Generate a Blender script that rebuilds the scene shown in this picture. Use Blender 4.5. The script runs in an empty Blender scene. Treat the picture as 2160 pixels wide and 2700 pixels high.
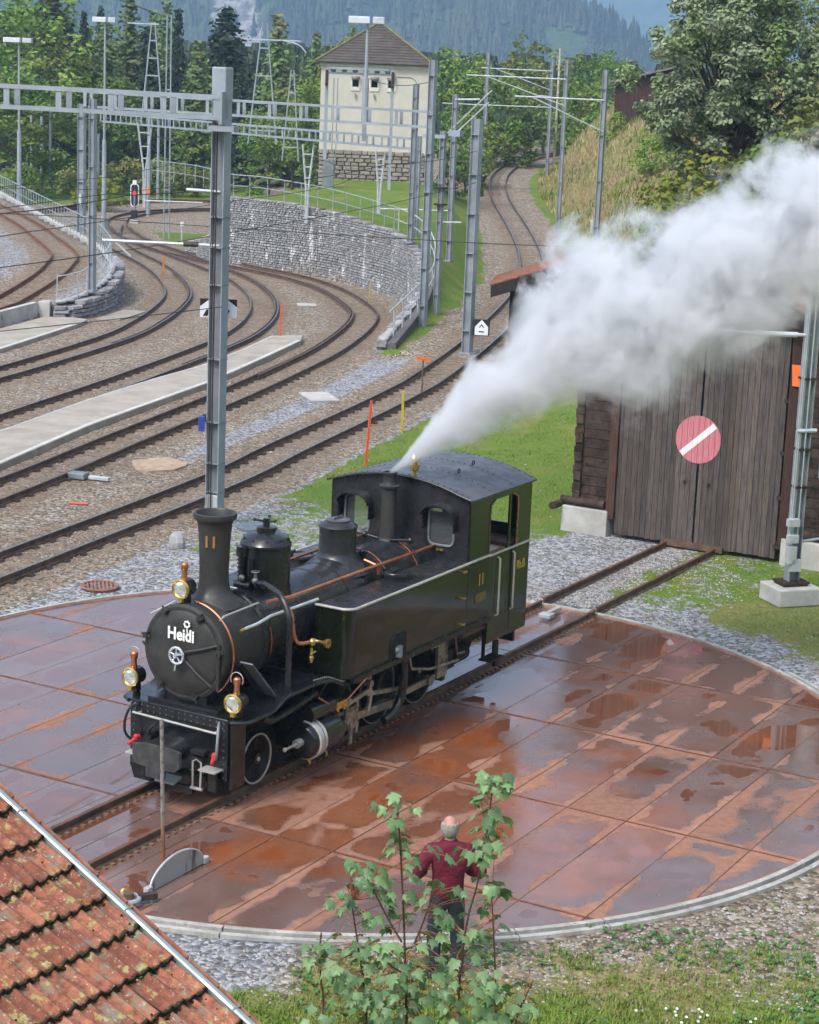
import bpy, bmesh, math, random
from math import sin, cos, pi, radians as R, sqrt, hypot, atan2
from mathutils import Vector, Matrix, noise
random.seed(7)
SC = bpy.context.scene
COL = SC.collection

# ------------------------------------------------------------------ camera
cam_d = bpy.data.cameras.new('camera')
cam = bpy.data.objects.new('camera', cam_d); COL.objects.link(cam); SC.camera = cam
PITCH, ROLL, CAM_H = 0.21703671, 0.04050159, 9.3798678
fwd = Vector((0, cos(PITCH), -sin(PITCH))); rt = Vector((1, 0, 0)); upv = rt.cross(fwd)
r2 = cos(ROLL)*rt + sin(ROLL)*upv; u2 = -sin(ROLL)*rt + cos(ROLL)*upv
M3 = Matrix((r2, u2, -fwd)).transposed()
cam.matrix_world = Matrix.Translation((0, 0, CAM_H)) @ M3.to_4x4()
cam_d.sensor_fit = 'VERTICAL'; cam_d.sensor_height = 36.0
cam_d.lens = 5288.608/2700*36.0
cam_d.clip_start = 0.1; cam_d.clip_end = 8000
SC.render.resolution_x, SC.render.resolution_y = 819, 1024

# ------------------------------------------------------------------ sky, sun, exposure
SUN_EL, SUN_AZ = R(52), R(215)          # azimuth clockwise from +Y: behind the camera's left shoulder
w = bpy.data.worlds.new('World'); SC.world = w; w.use_nodes = True
nt = w.node_tree; nt.nodes.clear()
sky = nt.nodes.new('ShaderNodeTexSky'); sky.sky_type = 'NISHITA'; sky.sun_disc = False
sky.sun_elevation = SUN_EL; sky.sun_rotation = SUN_AZ; sky.air_density = 1.0; sky.dust_density = 4.0; sky.ozone_density = 1.0
bw = nt.nodes.new('ShaderNodeHueSaturation'); bw.inputs['Saturation'].default_value = 0.50
bgn = nt.nodes.new('ShaderNodeBackground'); bgn.inputs['Strength'].default_value = 0.15
wo = nt.nodes.new('ShaderNodeOutputWorld')
nt.links.new(sky.outputs[0], bw.inputs['Color']); nt.links.new(bw.outputs[0], bgn.inputs[0]); nt.links.new(bgn.outputs[0], wo.inputs[0])
sun_d = bpy.data.lights.new('sun', 'SUN'); sun_d.energy = 1.4; sun_d.angle = R(14); sun_d.color = (1.0, 0.965, 0.91)
sun = bpy.data.objects.new('sun', sun_d); COL.objects.link(sun)
sdir = Vector((sin(SUN_AZ)*cos(SUN_EL), cos(SUN_AZ)*cos(SUN_EL), sin(SUN_EL)))
sun.rotation_euler = sdir.to_track_quat('Z', 'Y').to_euler()
SC.view_settings.view_transform = 'Standard'; SC.view_settings.look = 'None'
SC.view_settings.exposure = 1.08; SC.view_settings.gamma = 1.0; SC.view_settings.use_curve_mapping = False
SC.render.engine = 'CYCLES'
SC.cycles.max_bounces = 12; SC.cycles.diffuse_bounces = 3; SC.cycles.glossy_bounces = 3
SC.cycles.transmission_bounces = 4; SC.cycles.transparent_max_bounces = 12; SC.cycles.volume_bounces = 4
SC.cycles.volume_max_steps = 256
SC.cycles.use_denoising = True

# ------------------------------------------------------------------ materials
class NM:
    """tiny node-graph writer"""
    def __init__(s, name, vol=False):
        s.m = bpy.data.materials.new(name); s.m.use_nodes = True; s.t = s.m.node_tree
        s.t.nodes.clear(); s.out = s.t.nodes.new('ShaderNodeOutputMaterial')
        s._tc = None
    def n(s, typ, **kw):
        x = s.t.nodes.new('ShaderNode'+typ)
        for k, v in kw.items(): setattr(x, k, v)
        return x
    def l(s, a, b): s.t.links.new(a, b)
    def put(s, sock, v):
        if isinstance(v, bpy.types.NodeSocket): s.l(v, sock)
        elif v is not None:
            if isinstance(v, (tuple, list)) and len(v) == 3 and sock.type == 'RGBA': v = (*v, 1)
            sock.default_value = v
    def obj(s):
        if not s._tc: s._tc = s.n('TexCoord')
        return s._tc.outputs['Object']
    def pos(s): return s.n('NewGeometry').outputs['Position']
    def noise(s, scale, detail=4, rough=.55, vec=None, dist=0, dim=None):
        x = s.n('TexNoise'); s.put(x.inputs['Vector'], vec or s.obj()); x.inputs['Scale'].default_value = scale
        x.inputs['Detail'].default_value = detail; x.inputs['Roughness'].default_value = rough; x.inputs['Distortion'].default_value = dist
        return x.outputs[0]
    def vor(s, scale, feature='F1', vec=None, out=0, rnd=1.0):
        x = s.n('TexVoronoi', feature=feature); s.put(x.inputs['Vector'], vec or s.obj()); x.inputs['Scale'].default_value = scale
        x.inputs['Randomness'].default_value = rnd
        return x.outputs[out]
    def mapv(s, vec, scale=(1, 1, 1), loc=(0, 0, 0), rot=(0, 0, 0)):
        x = s.n('Mapping'); s.l(vec, x.inputs[0]); x.inputs['Scale'].default_value = scale
        x.inputs['Location'].default_value = loc; x.inputs['Rotation'].default_value = rot
        return x.outputs[0]
    def ramp(s, v, a, b, lo=0., hi=1.):
        x = s.n('MapRange'); x.interpolation_type = 'SMOOTHSTEP'; s.put(x.inputs[0], v)
        for i, q in enumerate((a, b, lo, hi)): x.inputs[i+1].default_value = q
        return x.outputs[0]
    def mix(s, f, a, b, mode='MIX'):
        x = s.n('Mix', data_type='RGBA', blend_type=mode); s.put(x.inputs[0], f); s.put(x.inputs[6], a); s.put(x.inputs[7], b)
        return x.outputs[2]
    def math(s, op, a, b=None, c=None):
        x = s.n('Math', operation=op); s.put(x.inputs[0], a)
        if b is not None: s.put(x.inputs[1], b)
        if c is not None: s.put(x.inputs[2], c)
        return x.outputs[0]
    def n_len(s, vec, c):
        x = s.n('VectorMath', operation='DISTANCE'); s.l(vec, x.inputs[0]); x.inputs[1].default_value = c; return x.outputs['Value']
    def attr(s, name): 
        x = s.n('Attribute', attribute_name=name); return x
    def rnd_obj(s): return s.n('ObjectInfo').outputs['Random']
    def rnd_isl(s): return s.n('NewGeometry').outputs['Random Per Island']
    def bump(s, h, strength=.3, dist=.02, normal=None):
        x = s.n('Bump'); x.inputs['Strength'].default_value = strength; x.inputs['Distance'].default_value = dist
        s.l(h, x.inputs['Height'])
        if normal: s.l(normal, x.inputs['Normal'])
        return x.outputs[0]
    def bsdf(s, col, rough=.6, metal=0., bump=None, spec=.5, trans=None, coat=None):
        b = s.n('BsdfPrincipled'); s.put(b.inputs['Base Color'], col); s.put(b.inputs['Roughness'], rough)
        s.put(b.inputs['Metallic'], metal); s.put(b.inputs['Specular IOR Level'], spec)
        if bump: s.l(bump, b.inputs['Normal'])
        if coat is not None: s.put(b.inputs['Coat Weight'], coat); b.inputs['Coat Roughness'].default_value = .06
        if trans: s.put(b.inputs['Transmission Weight'], trans)
        s.l(b.outputs[0], s.out.inputs[0]); s.b = b
        return s.m

def plain(name, col, rough=.5, metal=0., var=.25, scale=6., bumps=.15, bscale=40., spec=.5, coat=None, dirt=None):
    """a surface with mottled colour, uneven gloss and a fine relief"""
    k = NM(name); c = col
    n1 = k.noise(scale, 5, .6)
    dark = tuple(x*(1-var) for x in c); lite = tuple(min(1, x*(1+var)) for x in c)
    cc = k.mix(k.ramp(n1, .3, .7), dark, lite)
    if dirt: cc = k.mix(k.ramp(k.noise(scale*.35, 6, .7), .5, .72), cc, dirt)
    rr = k.ramp(k.noise(scale*1.7, 4), .3, .7, max(.03, rough*.75), min(1, rough*1.25))
    bp = k.bump(k.noise(bscale, 4, .6), bumps, .01) if bumps else None
    return k.bsdf(cc, rr, metal, bp, spec, coat=coat)

# ------------------------------------------------------------------ mesh helpers
class MB:
    def __init__(s): s.v = []; s.f = []
    def add(s, vs, fs):
        o = len(s.v); s.v += [tuple(v) for v in vs]; s.f += [tuple(i+o for i in f) for f in fs]; return s
    def box(s, c, d, rz=0., rx=0., ry=0., taper=1.):
        x, y, z = d[0]/2, d[1]/2, d[2]/2
        m = Matrix.Rotation(rz, 3, 'Z') @ Matrix.Rotation(ry, 3, 'Y') @ Matrix.Rotation(rx, 3, 'X')
        c = Vector(c)
        P = [(-x, -y, -z), (x, -y, -z), (x, y, -z), (-x, y, -z), (-x*taper, -y*taper, z), (x*taper, -y*taper, z), (x*taper, y*taper, z), (-x*taper, y*taper, z)]
        return s.add([c + m @ Vector(p) for p in P], [(3, 2, 1, 0), (4, 5, 6, 7), (0, 1, 5, 4), (1, 2, 6, 5), (2, 3, 7, 6), (3, 0, 4, 7)])
    def cyl(s, a, b, r, r2=None, n=12, caps=True):
        a, b = Vector(a), Vector(b); r2 = r if r2 is None else r2
        d = (b-a).normalized(); t = Vector((0, 0, 1)) if abs(d.z) < .9 else Vector((1, 0, 0))
        p = d.cross(t).normalized(); q = d.cross(p)
        vs = []
        for i in range(n):
            e = p*cos(2*pi*i/n) + q*sin(2*pi*i/n); vs.append(a+e*r)
        for i in range(n):
            e = p*cos(2*pi*i/n) + q*sin(2*pi*i/n); vs.append(b+e*r2)
        fs = [(i, (i+1) % n, n+(i+1) % n, n+i) for i in range(n)]
        if caps: fs += [tuple(range(n-1, -1, -1)), tuple(range(n, 2*n))]
        return s.add(vs, fs)
    def tube(s, pts, r, n=8, closed=False):
        pts = [Vector(p) for p in pts]; N = len(pts); rs = r if isinstance(r, (list, tuple)) else [r]*N
        vs = []; fs = []; prev = None
        for i, p in enumerate(pts):
            if closed: d = (pts[(i+1) % N]-pts[i-1]).normalized()
            else: d = (pts[min(i+1, N-1)]-pts[max(i-1, 0)]).normalized()
            if prev is None:
                t = Vector((0, 0, 1)) if abs(d.z) < .9 else Vector((1, 0, 0)); a = d.cross(t).normalized()
            else:
                a = (prev - d*prev.dot(d)).normalized()
            prev = a; b = d.cross(a)
            for k in range(n): vs.append(p + (a*cos(2*pi*k/n)+b*sin(2*pi*k/n))*rs[i])
        M = N if closed else N-1
        for i in range(M):
            j = (i+1) % N
            for k in range(n): fs.append((i*n+k, i*n+(k+1) % n, j*n+(k+1) % n, j*n+k))
        if not closed: fs += [tuple(range(n-1, -1, -1)), tuple(range((N-1)*n, N*n))]
        return s.add(vs, fs)
    def lathe(s, prof, c=(0, 0, 0), axis='z', n=24, close=False):
        c = Vector(c); vs = []; fs = []
        for (r, h) in prof:
            for k in range(n):
                a = 2*pi*k/n
                v = (r*cos(a), r*sin(a), h)
                if axis == 'x': v = (h, r*cos(a), r*sin(a))
                if axis == 'y': v = (r*sin(a), h, r*cos(a))
                vs.append(c+Vector(v))
        for i in range(len(prof)-1):
            for k in range(n): fs.append((i*n+k, i*n+(k+1) % n, (i+1)*n+(k+1) % n, (i+1)*n+k))
        if prof[0][0] > 1e-6: fs.append(tuple(range(n-1, -1, -1)))
        if prof[-1][0] > 1e-6: fs.append(tuple(range((len(prof)-1)*n, len(prof)*n)))
        return s.add(vs, fs)
    def prism(s, poly, z0, z1, fn=None):
        """poly in 2D extruded; fn maps (a,b,h)->xyz"""
        fn = fn or (lambda a, b, h: (a, b, h)); n = len(poly)
        vs = [fn(a, b, z0) for a, b in poly] + [fn(a, b, z1) for a, b in poly]
        return s.add(vs, [tuple(range(n-1, -1, -1)), tuple(range(n, 2*n))] + [(i, (i+1) % n, n+(i+1) % n, n+i) for i in range(n)])
    def sphere(s, c, r, n=10, m=7, sq=(1, 1, 1)):
        prof = []; c = Vector(c); vs = []; fs = []
        for j in range(m+1):
            t = pi*j/m
            for k in range(n):
                a = 2*pi*k/n; vs.append(c+Vector((r*sin(t)*cos(a)*sq[0], r*sin(t)*sin(a)*sq[1], -r*cos(t)*sq[2])))
        for j in range(m):
            for k in range(n): fs.append((j*n+k, j*n+(k+1) % n, (j+1)*n+(k+1) % n, (j+1)*n+k))
        return s.add(vs, fs)
    def torus(s, c, R_, r, axis='z', n=24, m=8, a0=0, a1=2*pi):
        full = abs(a1-a0-2*pi) < 1e-6; pts = []
        for i in range(n if full else n+1):
            a = a0+(a1-a0)*i/n; x, y = R_*cos(a), R_*sin(a)
            v = (x, y, 0) if axis == 'z' else ((0, x, y) if axis == 'x' else (x, 0, y))
            pts.append(Vector(c)+Vector(v))
        return s.tube(pts, r, m, full)
    def mesh(s, name, mat, smooth=None):
        me = bpy.data.meshes.new(name); me.from_pydata(s.v, [], s.f)
        if mat: me.materials.append(mat)
        if smooth is not None:
            bm = bmesh.new(); bm.from_mesh(me); bmesh.ops.remove_doubles(bm, verts=bm.verts, dist=1e-5)
            bmesh.ops.recalc_face_normals(bm, faces=bm.faces)
            for f in bm.faces: f.smooth = True
            ang = R(smooth)
            for e in bm.edges:
                if len(e.link_faces) == 2 and e.calc_face_angle(0) > ang: e.smooth = False
            bm.to_mesh(me); bm.free()
        me.update(); return me
    def obj(s, name, mat, parent=None, smooth=None, bevel=0, **tags):
        return link(name, s.mesh(name, mat, smooth), parent, bevel=bevel, **tags)

def link(name, data, parent=None, loc=None, rot=None, scale=None, bevel=0, label=None, cat=None, group=None, kind=None):
    o = bpy.data.objects.new(name, data); COL.objects.link(o); o.parent = parent
    if loc is not None: o.location = loc
    if rot is not None: o.rotation_euler = rot
    if scale is not None: o.scale = scale
    if bevel:
        b = o.modifiers.new('bevel', 'BEVEL'); b.width = bevel; b.segments = 2; b.limit_method = 'ANGLE'; b.angle_limit = R(40)
    tag(o, label, cat, group, kind); return o
def tag(o, label=None, cat=None, group=None, kind=None):
    if label: o['label'] = label
    if cat: o['category'] = cat
    if group: o['group'] = group
    if kind: o['kind'] = kind
    return o
def thing(name, label, cat, loc=(0, 0, 0), rz=0., group=None):
    o = bpy.data.objects.new(name, None); COL.objects.link(o); o.location = loc; o.rotation_euler = (0, 0, rz)
    o.empty_display_size = .2
    return tag(o, label, cat, group)
def copy_tree(o, parent=None):
    c = o.copy(); COL.objects.link(c); c.parent = parent
    for ch in list(o.children): copy_tree(ch, c)
    return c
def text(name, s, size, mat, parent, M, ext=.004, sx=1., bold=0.0):
    cu = bpy.data.curves.new(name, 'FONT'); cu.body = s; cu.size = size; cu.extrude = ext; cu.offset = bold; cu.resolution_u = 3
    cu.align_x = 'CENTER'; cu.align_y = 'CENTER'
    tmp = bpy.data.objects.new('tmp', cu); COL.objects.link(tmp); bpy.context.view_layer.update()
    me = bpy.data.meshes.new_from_object(tmp.evaluated_get(bpy.context.evaluated_depsgraph_get())); bpy.data.objects.remove(tmp); bpy.data.curves.remove(cu)
    me.materials.clear(); me.materials.append(mat)
    o = bpy.data.objects.new(name, me); COL.objects.link(o); o.parent = parent; o.matrix_local = M @ Matrix.Diagonal((sx, 1, 1, 1)); return o
def bez(pts, k=6):
    """Catmull-Rom through the points"""
    P = [Vector(p) for p in pts]; out = []
    for i in range(len(P)-1):
        p0, p1, p2, p3 = P[max(i-1, 0)], P[i], P[i+1], P[min(i+2, len(P)-1)]
        for j in range(k):
            t = j/k
            out.append(.5*((2*p1)+(p2-p0)*t+(2*p0-5*p1+4*p2-p3)*t*t+(3*p1-p0-3*p2+p3)*t**3))
    out.append(P[-1]); return out
def resample(P, step):
    P = [Vector(p) for p in P]; out = [P[0].copy()]; need = step
    for a, b in zip(P, P[1:]):
        L = (b-a).length; d = need
        while d <= L:
            out.append(a.lerp(b, d/L)); d += step
        need = d-L
    return out
def seg_dist(px, py, poly):
    """signed distance (left of direction = +) and parameter along polyline"""
    best = (1e9, 0, 0); acc = 0
    for (ax, ay), (bx, by) in zip(poly, poly[1:]):
        dx, dy = bx-ax, by-ay; L = hypot(dx, dy)
        t = ((px-ax)*dx+(py-ay)*dy)/(L*L); tc = min(1, max(0, t))
        qx, qy = ax+dx*tc, ay+dy*tc; d = hypot(px-qx, py-qy)
        if d < best[0]: best = (d, 1 if dx*(py-ay)-dy*(px-ax) > 0 else -1, acc+L*tc)
        acc += L
    return best[0]*best[1], best[2]
def sm(x, a, b):
    t = min(1, max(0, (x-a)/(b-a))); return t*t*(3-2*t)
# ------------------------------------------------------------------ site layout
TTC = Vector((-.78566, 28.2502, 0)); TTA = 1.05908851; TTR = 7.58      # turntable centre, track direction, radius
def TT(s, v, z=0): return TTC + Vector((cos(TTA)*s - sin(TTA)*v, sin(TTA)*s + cos(TTA)*v, z))
def zc(y): return max(0, (y-60)*.03)                                   # the climbing line
def zl(y): return min(1.2, max(.5, .5+(y-72)*.0875))                   # the raised left yard
T1 = [(-11.3, 26.5), (-8.9, 32.5), (-7.05, 37.2), (-4.3, 44.6), (-3.1, 48.8), (-.95, 56.0), (.65, 62.0), (2.1, 68.4), (3.7, 77), (4.7, 84.6), (5.16, 94.5), (5.1, 106), (4.8, 118), (4.75, 127), (5.1, 137), (6.0, 146), (7.8, 156), (11.0, 164.5), (17, 172), (28, 178)]
T2 = [(-14, 24), (-12.0, 31.5), (-10.2, 38.2), (-8.5, 44), (-7.2, 49.0), (-5.4, 55.8), (-4.1, 61.3), (-3.0, 66.6), (-2.25, 72.3), (-2.05, 76.8), (-2.5, 80.2), (-3.6, 85), (-5.2, 89.2), (-7.4, 92.6), (-10.3, 96.6), (-13.0, 101.2), (-15.3, 107), (-16.9, 113.5)]
T3 = [(-15.6, 30), (-13.2, 40), (-10.2, 52), (-8.6, 58.1), (-6.7, 66.4), (-6.05, 70.5), (-5.85, 75.2), (-6.15, 79.9), (-6.9, 84.4), (-8.1, 89), (-9.6, 92.9), (-12.0, 98.9), (-15.6, 108.1), (-17.3, 115), (-17.8, 120.3), (-16.9, 125.4), (-14.5, 129), (-9, 132.5), (-2, 134)]
T4 = [(-17.5, 40), (-14.2, 52.5), (-12.0, 60), (-10.2, 67.6), (-9.7, 72.3), (-9.55, 76.8), (-9.75, 81.4), (-10.7, 86.9), (-12.3, 92.9), (-14.9, 100.6), (-16.6, 108), (-17.6, 115.5)]
T5 = [(-24, 45), (-19, 56), (-15.9, 66), (-15.0, 71.5), (-14.4, 76.3), (-14.3, 79.9), (-14.9, 84.2), (-16.8, 90.7), (-19.4, 99), (-23.5, 110), (-28.5, 121), (-34, 132)]
T7 = [(-27, 112), (-23.6, 121), (-21.7, 127), (-20.0, 132), (-18, 135.6), (-15.3, 137.3), (-9, 138), (0, 137.5)]
EDGE = [(-20, 40), (-17.5, 54), (-14.4, 68.9), (-13.65, 72.35), (-12.6, 72.7), (-12.0, 74.5), (-11.75, 77.5), (-12.05, 81), (-13.7, 87.8), (-15.9, 94.3), (-20.6, 107.8), (-25.5, 122.2), (-34, 148), (-60, 220)]
WALL = [(-11.6, 100.8, .5), (-10.6, 98.2, .9), (-9.6, 96.2, 1.5), (-9.0, 95.6, 3.2), (-7.2, 93.9, 3.2), (-4.2, 90.9, 3.0), (-2.2, 87.3, 2.75), (-1.15, 85.0, 2.65), (-.45, 82.5, 2.45), (0.0, 80, 2.1), (.1, 77.5, 1.5), (-.1, 75, 1.05), (-.5, 71.5, .8), (-1.2, 66.6, .45)]
WL2 = [(x, y) for x, y, z in WALL]
WLEN = [0.]
for (a, b), (c, d) in zip(WL2, WL2[1:]): WLEN.append(WLEN[-1]+hypot(c-a, d-b))
def wall_top(u):
    for i in range(len(WL2)-1):
        if u <= WLEN[i+1]: 
            t = (u-WLEN[i])/(WLEN[i+1]-WLEN[i]); return WALL[i][2]*(1-t)+WALL[i+1][2]*t
    return WALL[-1][2]
T1S = [tuple(p[:2]) for p in bez([(x, y, 0) for x, y in T1], 2)]
MOUND = [(-11.6, 100.8), (-9.5, 108), (-9.5, 118), (-6, 126), (4, 130)]
def terrain(x, y):
    z = 0.
    d1, u1 = seg_dist(x, y, T1S); zt = zc(y); ad = abs(d1)
    # climbing line embankment / lawn behind the big wall
    if y > 60:
        if d1 > 0:                                     # left of the climbing line
            dw, uw = seg_dist(x, y, WL2)
            if y < 101 and x > -12.5:
                wt = wall_top(uw)
                beh = sm(dw, .02, .30) if y > 66.2 else sm(x, -1.0, .4)*sm(y, 58, 67)
                lawn = wt + sm(dw, 1, 12)*max(0, 3.25-wt)
                lawn = zt + (lawn-zt)*sm(ad, 1.9, 4.6)
                z = beh*lawn
            else:
                dm, um = seg_dist(x, y, MOUND)
                beh = 1-sm(dm, -5, 0) if y > 101 else 0
                if y > 130: beh = 1-sm(dm, -12, 0)
                z = beh*(zt+(3.3-zt)*sm(ad, 1.9, 5.5))
                if y > 150: z = max(z, sm(x, -8, 4)*zt*.98)
        else:
            z = zt
    # hill on the right
    if d1 < 0 and y > 46:
        k = sm(y, 46, 76)
        side = max(0, ad-2.4)
        z += k*(side*.60*sm(side, 0, 3)*(1-.35*sm(side, 9, 20))*(1+.62*sm(y, 100, 122)*(1-sm(side, 3.5, 10))) + .10*side*sm(side, 8, 30)) + k*noise.noise(Vector((x*.18, y*.1, 3)))*.5*sm(side, 1, 4)
    elif d1 < 0 and x > 12:
        z += sm(y, 20, 50)*.3*(x-12)*sm(x, 12, 18)
    # raised yard on the left
    de, ue = seg_dist(x, y, EDGE)
    if de > 0 and x < -11:
        z = max(z, zl(y)*sm(de, .02, .25))
        if x < -24: z += sm(-x, 30, 70)*10*sm(y, 60, 160)
    # bank below the camera
    if y < 18: z += (17.6-y)*.42*sm(18-y, 0, 1.2) if y < 17.6 else 0
    if y > 185: z -= (y-185)**1.25*.12*(1 if x < 60 else max(.3, 1-(x-60)/100))
    z += noise.noise(Vector((x*.5, y*.5, 0)))*.02
    return z
def near_tt(x, y): return hypot(x-TTC.x, y-TTC.y)

def zones(x, y, z):
    """grass, ballast, blue-grey chippings, dry grass weights"""
    d1, _ = seg_dist(x, y, T1S)
    nz = noise.noise(Vector((x*.55, y*.55, 5)))*.9 + noise.noise(Vector((x*1.9, y*1.9, 9)))*.55
    g = 0.; b = 0.; c = 0.; dry = 0.
    dt = near_tt(x, y)
    yard = d1 > -1.7
    dw, _ = seg_dist(x, y, WL2); de, _ = seg_dist(x, y, EDGE)
    if y < 66 or d1 > 0: b = 1 if yard else 0
    if d1 > 0 and dw > .3 and 66 < y < 101 and x > -12: g = sm(d1+nz*.3, 1.9, 2.4)
    if d1 > 0 and y >= 101:
        dm, _ = seg_dist(x, y, MOUND); g = (1-sm(dm, -4, -1))*sm(d1, 1.8, 2.3)
    if -16.5 < x < -10.5 and 96.5 < y < 112 :
        q = min(seg_dist(x, y, T2)[0], 9); 
        if q < -1.4 and dw < -.1 or (q < -1.4 and y > 100.8): g = max(g, sm(-q, 1.4, 1.9))
    if d1 <= 0 and y > 66:
        side = -d1; g = sm(side+nz*.25, 1.8, 2.3)
        dry = sm(side+nz, 2.6, 4.2)*(1-sm(side, 14, 22)) * sm(y, 70, 85)
        dry *= .6+.4*sm(noise.noise(Vector((x*.12, y*.06, 1)))+.35, -.1, .4)
    if d1 <= -1.7 and y <= 66:
        # between the line and the shed: grass with chippings along the turntable and approach track
        ta = TTA; s = (x-TTC.x)*cos(ta)+(y-TTC.y)*sin(ta); v = -(x-TTC.x)*sin(ta)+(y-TTC.y)*cos(ta)
        g = .92 if s > 9 else .45
        if s > 6.5 and abs(v) < 2.9: g = .56+.12*noise.noise(Vector((x*2, y*2, 4)))
        if v > 0 and s < 16: g = .20+.72*max(sm(s+nz*1.6, 9.5, 14)*sm(v, 2.2, 3.2), .42*sm(s, 4, 8)*sm(v, 3.4, 5.0)*(1-sm(v, 8, 10)))
        if v < 0 and s > 7: g = max(g, .60)
        ring = 1-sm(dt, TTR+.9, TTR+2.2)
        g -= ring*.22
        c = 1
        if v < -2.2 and s > 0: g = max(g, .78*sm(dt+nz*.5, TTR+.4, TTR+1.5)); dry = .35
    if y < 24 and dt > TTR:                      # in front of the turntable
        k = sm(x+nz*.5, -2.1, -.3)
        g = .38+.55*sm(-(y-20.2+.25*x*0)+nz*.6, -.4, 1.3)*k; c = 1-k*.75; b = 0; dry = .9*sm(y+nz, 18.6, 19.8)*k
        if x < -1: g = .18+.5*sm(19.3-y, -.4, .4)
        if y < 18.4: g = .95
    if de > .3 and x < -11: b = 1; g = 0; c = .55
    if de < -2 and x < -12 and y > 118: g = max(g, sm(seg_dist(x, y, T7)[0], 2, 3))
    if x < -30 : g = 1
    if y > 175: g = 1
    # chippings strip between line 1 and line 2
    if d1 > 1.2 and y < 66: 
        d2, _ = seg_dist(x, y, T2)
        mid = sm(d1, 1.3, 1.9)*sm(-d2, 1.5, 2.1)
        c = max(c, mid*sm(y, 44, 50)); 
    if -2.6 < d1 < -1.5 and y < 66: c = .6
    return (min(1, max(0, g)), min(1, max(0, b)), min(1, max(0, c)), min(1, max(0, dry)))

def axis(segs):
    out = [segs[0][0]]
    for a, b, st in segs:
        n = max(1, round((b-a)/st)); out += [a+(b-a)*(i+1)/n for i in range(n)]
    return out
XS = axis([(-420, -120, 60), (-120, -48, 8), (-48, -24, 1.5), (-24, -14.5, .6), (-14.5, 8, .22), (8, 16, .5), (16, 40, 2), (40, 120, 8), (120, 420, 60)])
YS = axis([(-40, 0, 5), (0, 14, 1), (14, 24, .25), (24, 36, .4), (36, 66, .4), (66, 104, .3), (104, 140, .6), (140, 200, 2), (200, 300, 10), (300, 700, 50)])
vs = []; att = []
for y in YS:
    for x in XS:
        z = terrain(x, y)
        dt = near_tt(x, y)
        if dt < TTR+.02: z = -.35
        elif dt < TTR+.4: z -= .02
        vs.append((x, y, z)); att.append(zones(x, y, z))
nx = len(XS); fs = [(j*nx+i, j*nx+i+1, (j+1)*nx+i+1, (j+1)*nx+i) for j in range(len(YS)-1) for i in range(nx-1)]
import numpy as np
PV = np.array([(x, y) for x, y, z in vs]); DM = np.full(len(PV), 9.)
for TR in (T1, T2, T3, T4, T5, T7):
    TP = [tuple(p[:2]) for p in bez([(x, y, 0) for x, y in TR], 3)]
    for (ax, ay), (bx, by) in zip(TP, TP[1:]):
        d_x, d_y = bx-ax, by-ay; tt_ = np.clip(((PV[:, 0]-ax)*d_x+(PV[:, 1]-ay)*d_y)/(d_x*d_x+d_y*d_y), 0, 1)
        DM = np.minimum(DM, np.hypot(PV[:, 0]-ax-d_x*tt_, PV[:, 1]-ay-d_y*tt_))
PX = np.clip((1.5-DM)/.7, 0, 1)
att = [(g, .5*b+.5*float(p)*(1 if b else 0), c*(1-.8*float(p)), d) for (g, b, c, d), p in zip(att, PX)]
me = bpy.data.meshes.new('ground'); me.from_pydata(vs, [], fs)
ca = me.attributes.new('zone', 'FLOAT_COLOR', 'POINT')
ca.data.foreach_set('color', [q for a in att for q in a])
for p in me.polygons: p.use_smooth = True
k = NM('ground_surface')
P = k.pos(); at = k.attr('zone'); sep = k.n('SeparateColor'); k.l(at.outputs['Color'], sep.inputs[0])
g_, b_, c_ = sep.outputs[0], sep.outputs[1], sep.outputs[2]; d_ = at.outputs['Alpha']
nb = k.noise(1.3, 6, .7, P); ns = k.noise(7, 5, .75, P)
cell = k.n('TexVoronoi'); k.l(P, cell.inputs['Vector']); cell.inputs['Scale'].default_value = 15
cw = k.n('SeparateColor'); k.l(cell.outputs['Color'], cw.inputs[0])
stone = k.mix(k.ramp(cw.outputs[0], .1, .9), (.100, .080, .058), (.335, .275, .205))            # brownish ballast
stone = k.mix(k.ramp(cw.outputs[1], .80, .95), stone, (.42, .40, .37))
stone = k.mix(k.ramp(nb, .42, .68), stone, k.mix(.5, stone, (.17, .10, .06)))
chip = k.mix(k.ramp(cw.outputs[0], .05, .95), (.12, .125, .135), (.38, .39, .41))             # blue-grey chippings
stone = k.mix(k.math('MULTIPLY', k.ramp(b_, .5, .95), .50), stone, k.mix(k.ramp(cw.outputs[2], .1, .9), (.105, .066, .040), (.27, .185, .115)))      # brake dust and rust between the rails
gm = k.math('ADD', c_, k.math('MULTIPLY', k.math('SUBTRACT', nb, .5), .9))
grav = k.mix(k.ramp(gm, .42, .62), stone, chip)
earth = k.mix(k.ramp(ns, .35, .7), (.11, .075, .045), (.22, .17, .11))
grav = k.mix(k.math('MULTIPLY', k.ramp(k.noise(.9, 6, .7, k.mapv(P, loc=(7, 3, 0))), .52, .66), k.math('SUBTRACT', .55, k.math('MULTIPLY', b_, .35))), grav, earth)
gn = k.noise(2.6, 8, .72, P)
grass = k.mix(k.ramp(k.noise(34, 4, .7, P), .3, .7), (.040, .080, .010), (.170, .270, .030))
grass = k.mix(k.ramp(k.noise(.8, 5, .6, P), .45, .72), grass, (.19, .19, .04))
dryg = k.mix(k.ramp(k.noise(9, 5, .7, k.mapv(P, (1, .5, .25))), .3, .7), (.14, .105, .045), (.36, .27, .15))
grass = k.mix(k.math('MULTIPLY', d_, k.ramp(k.noise(.35, 4, .6, P), .34, .52)), grass, dryg)
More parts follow.
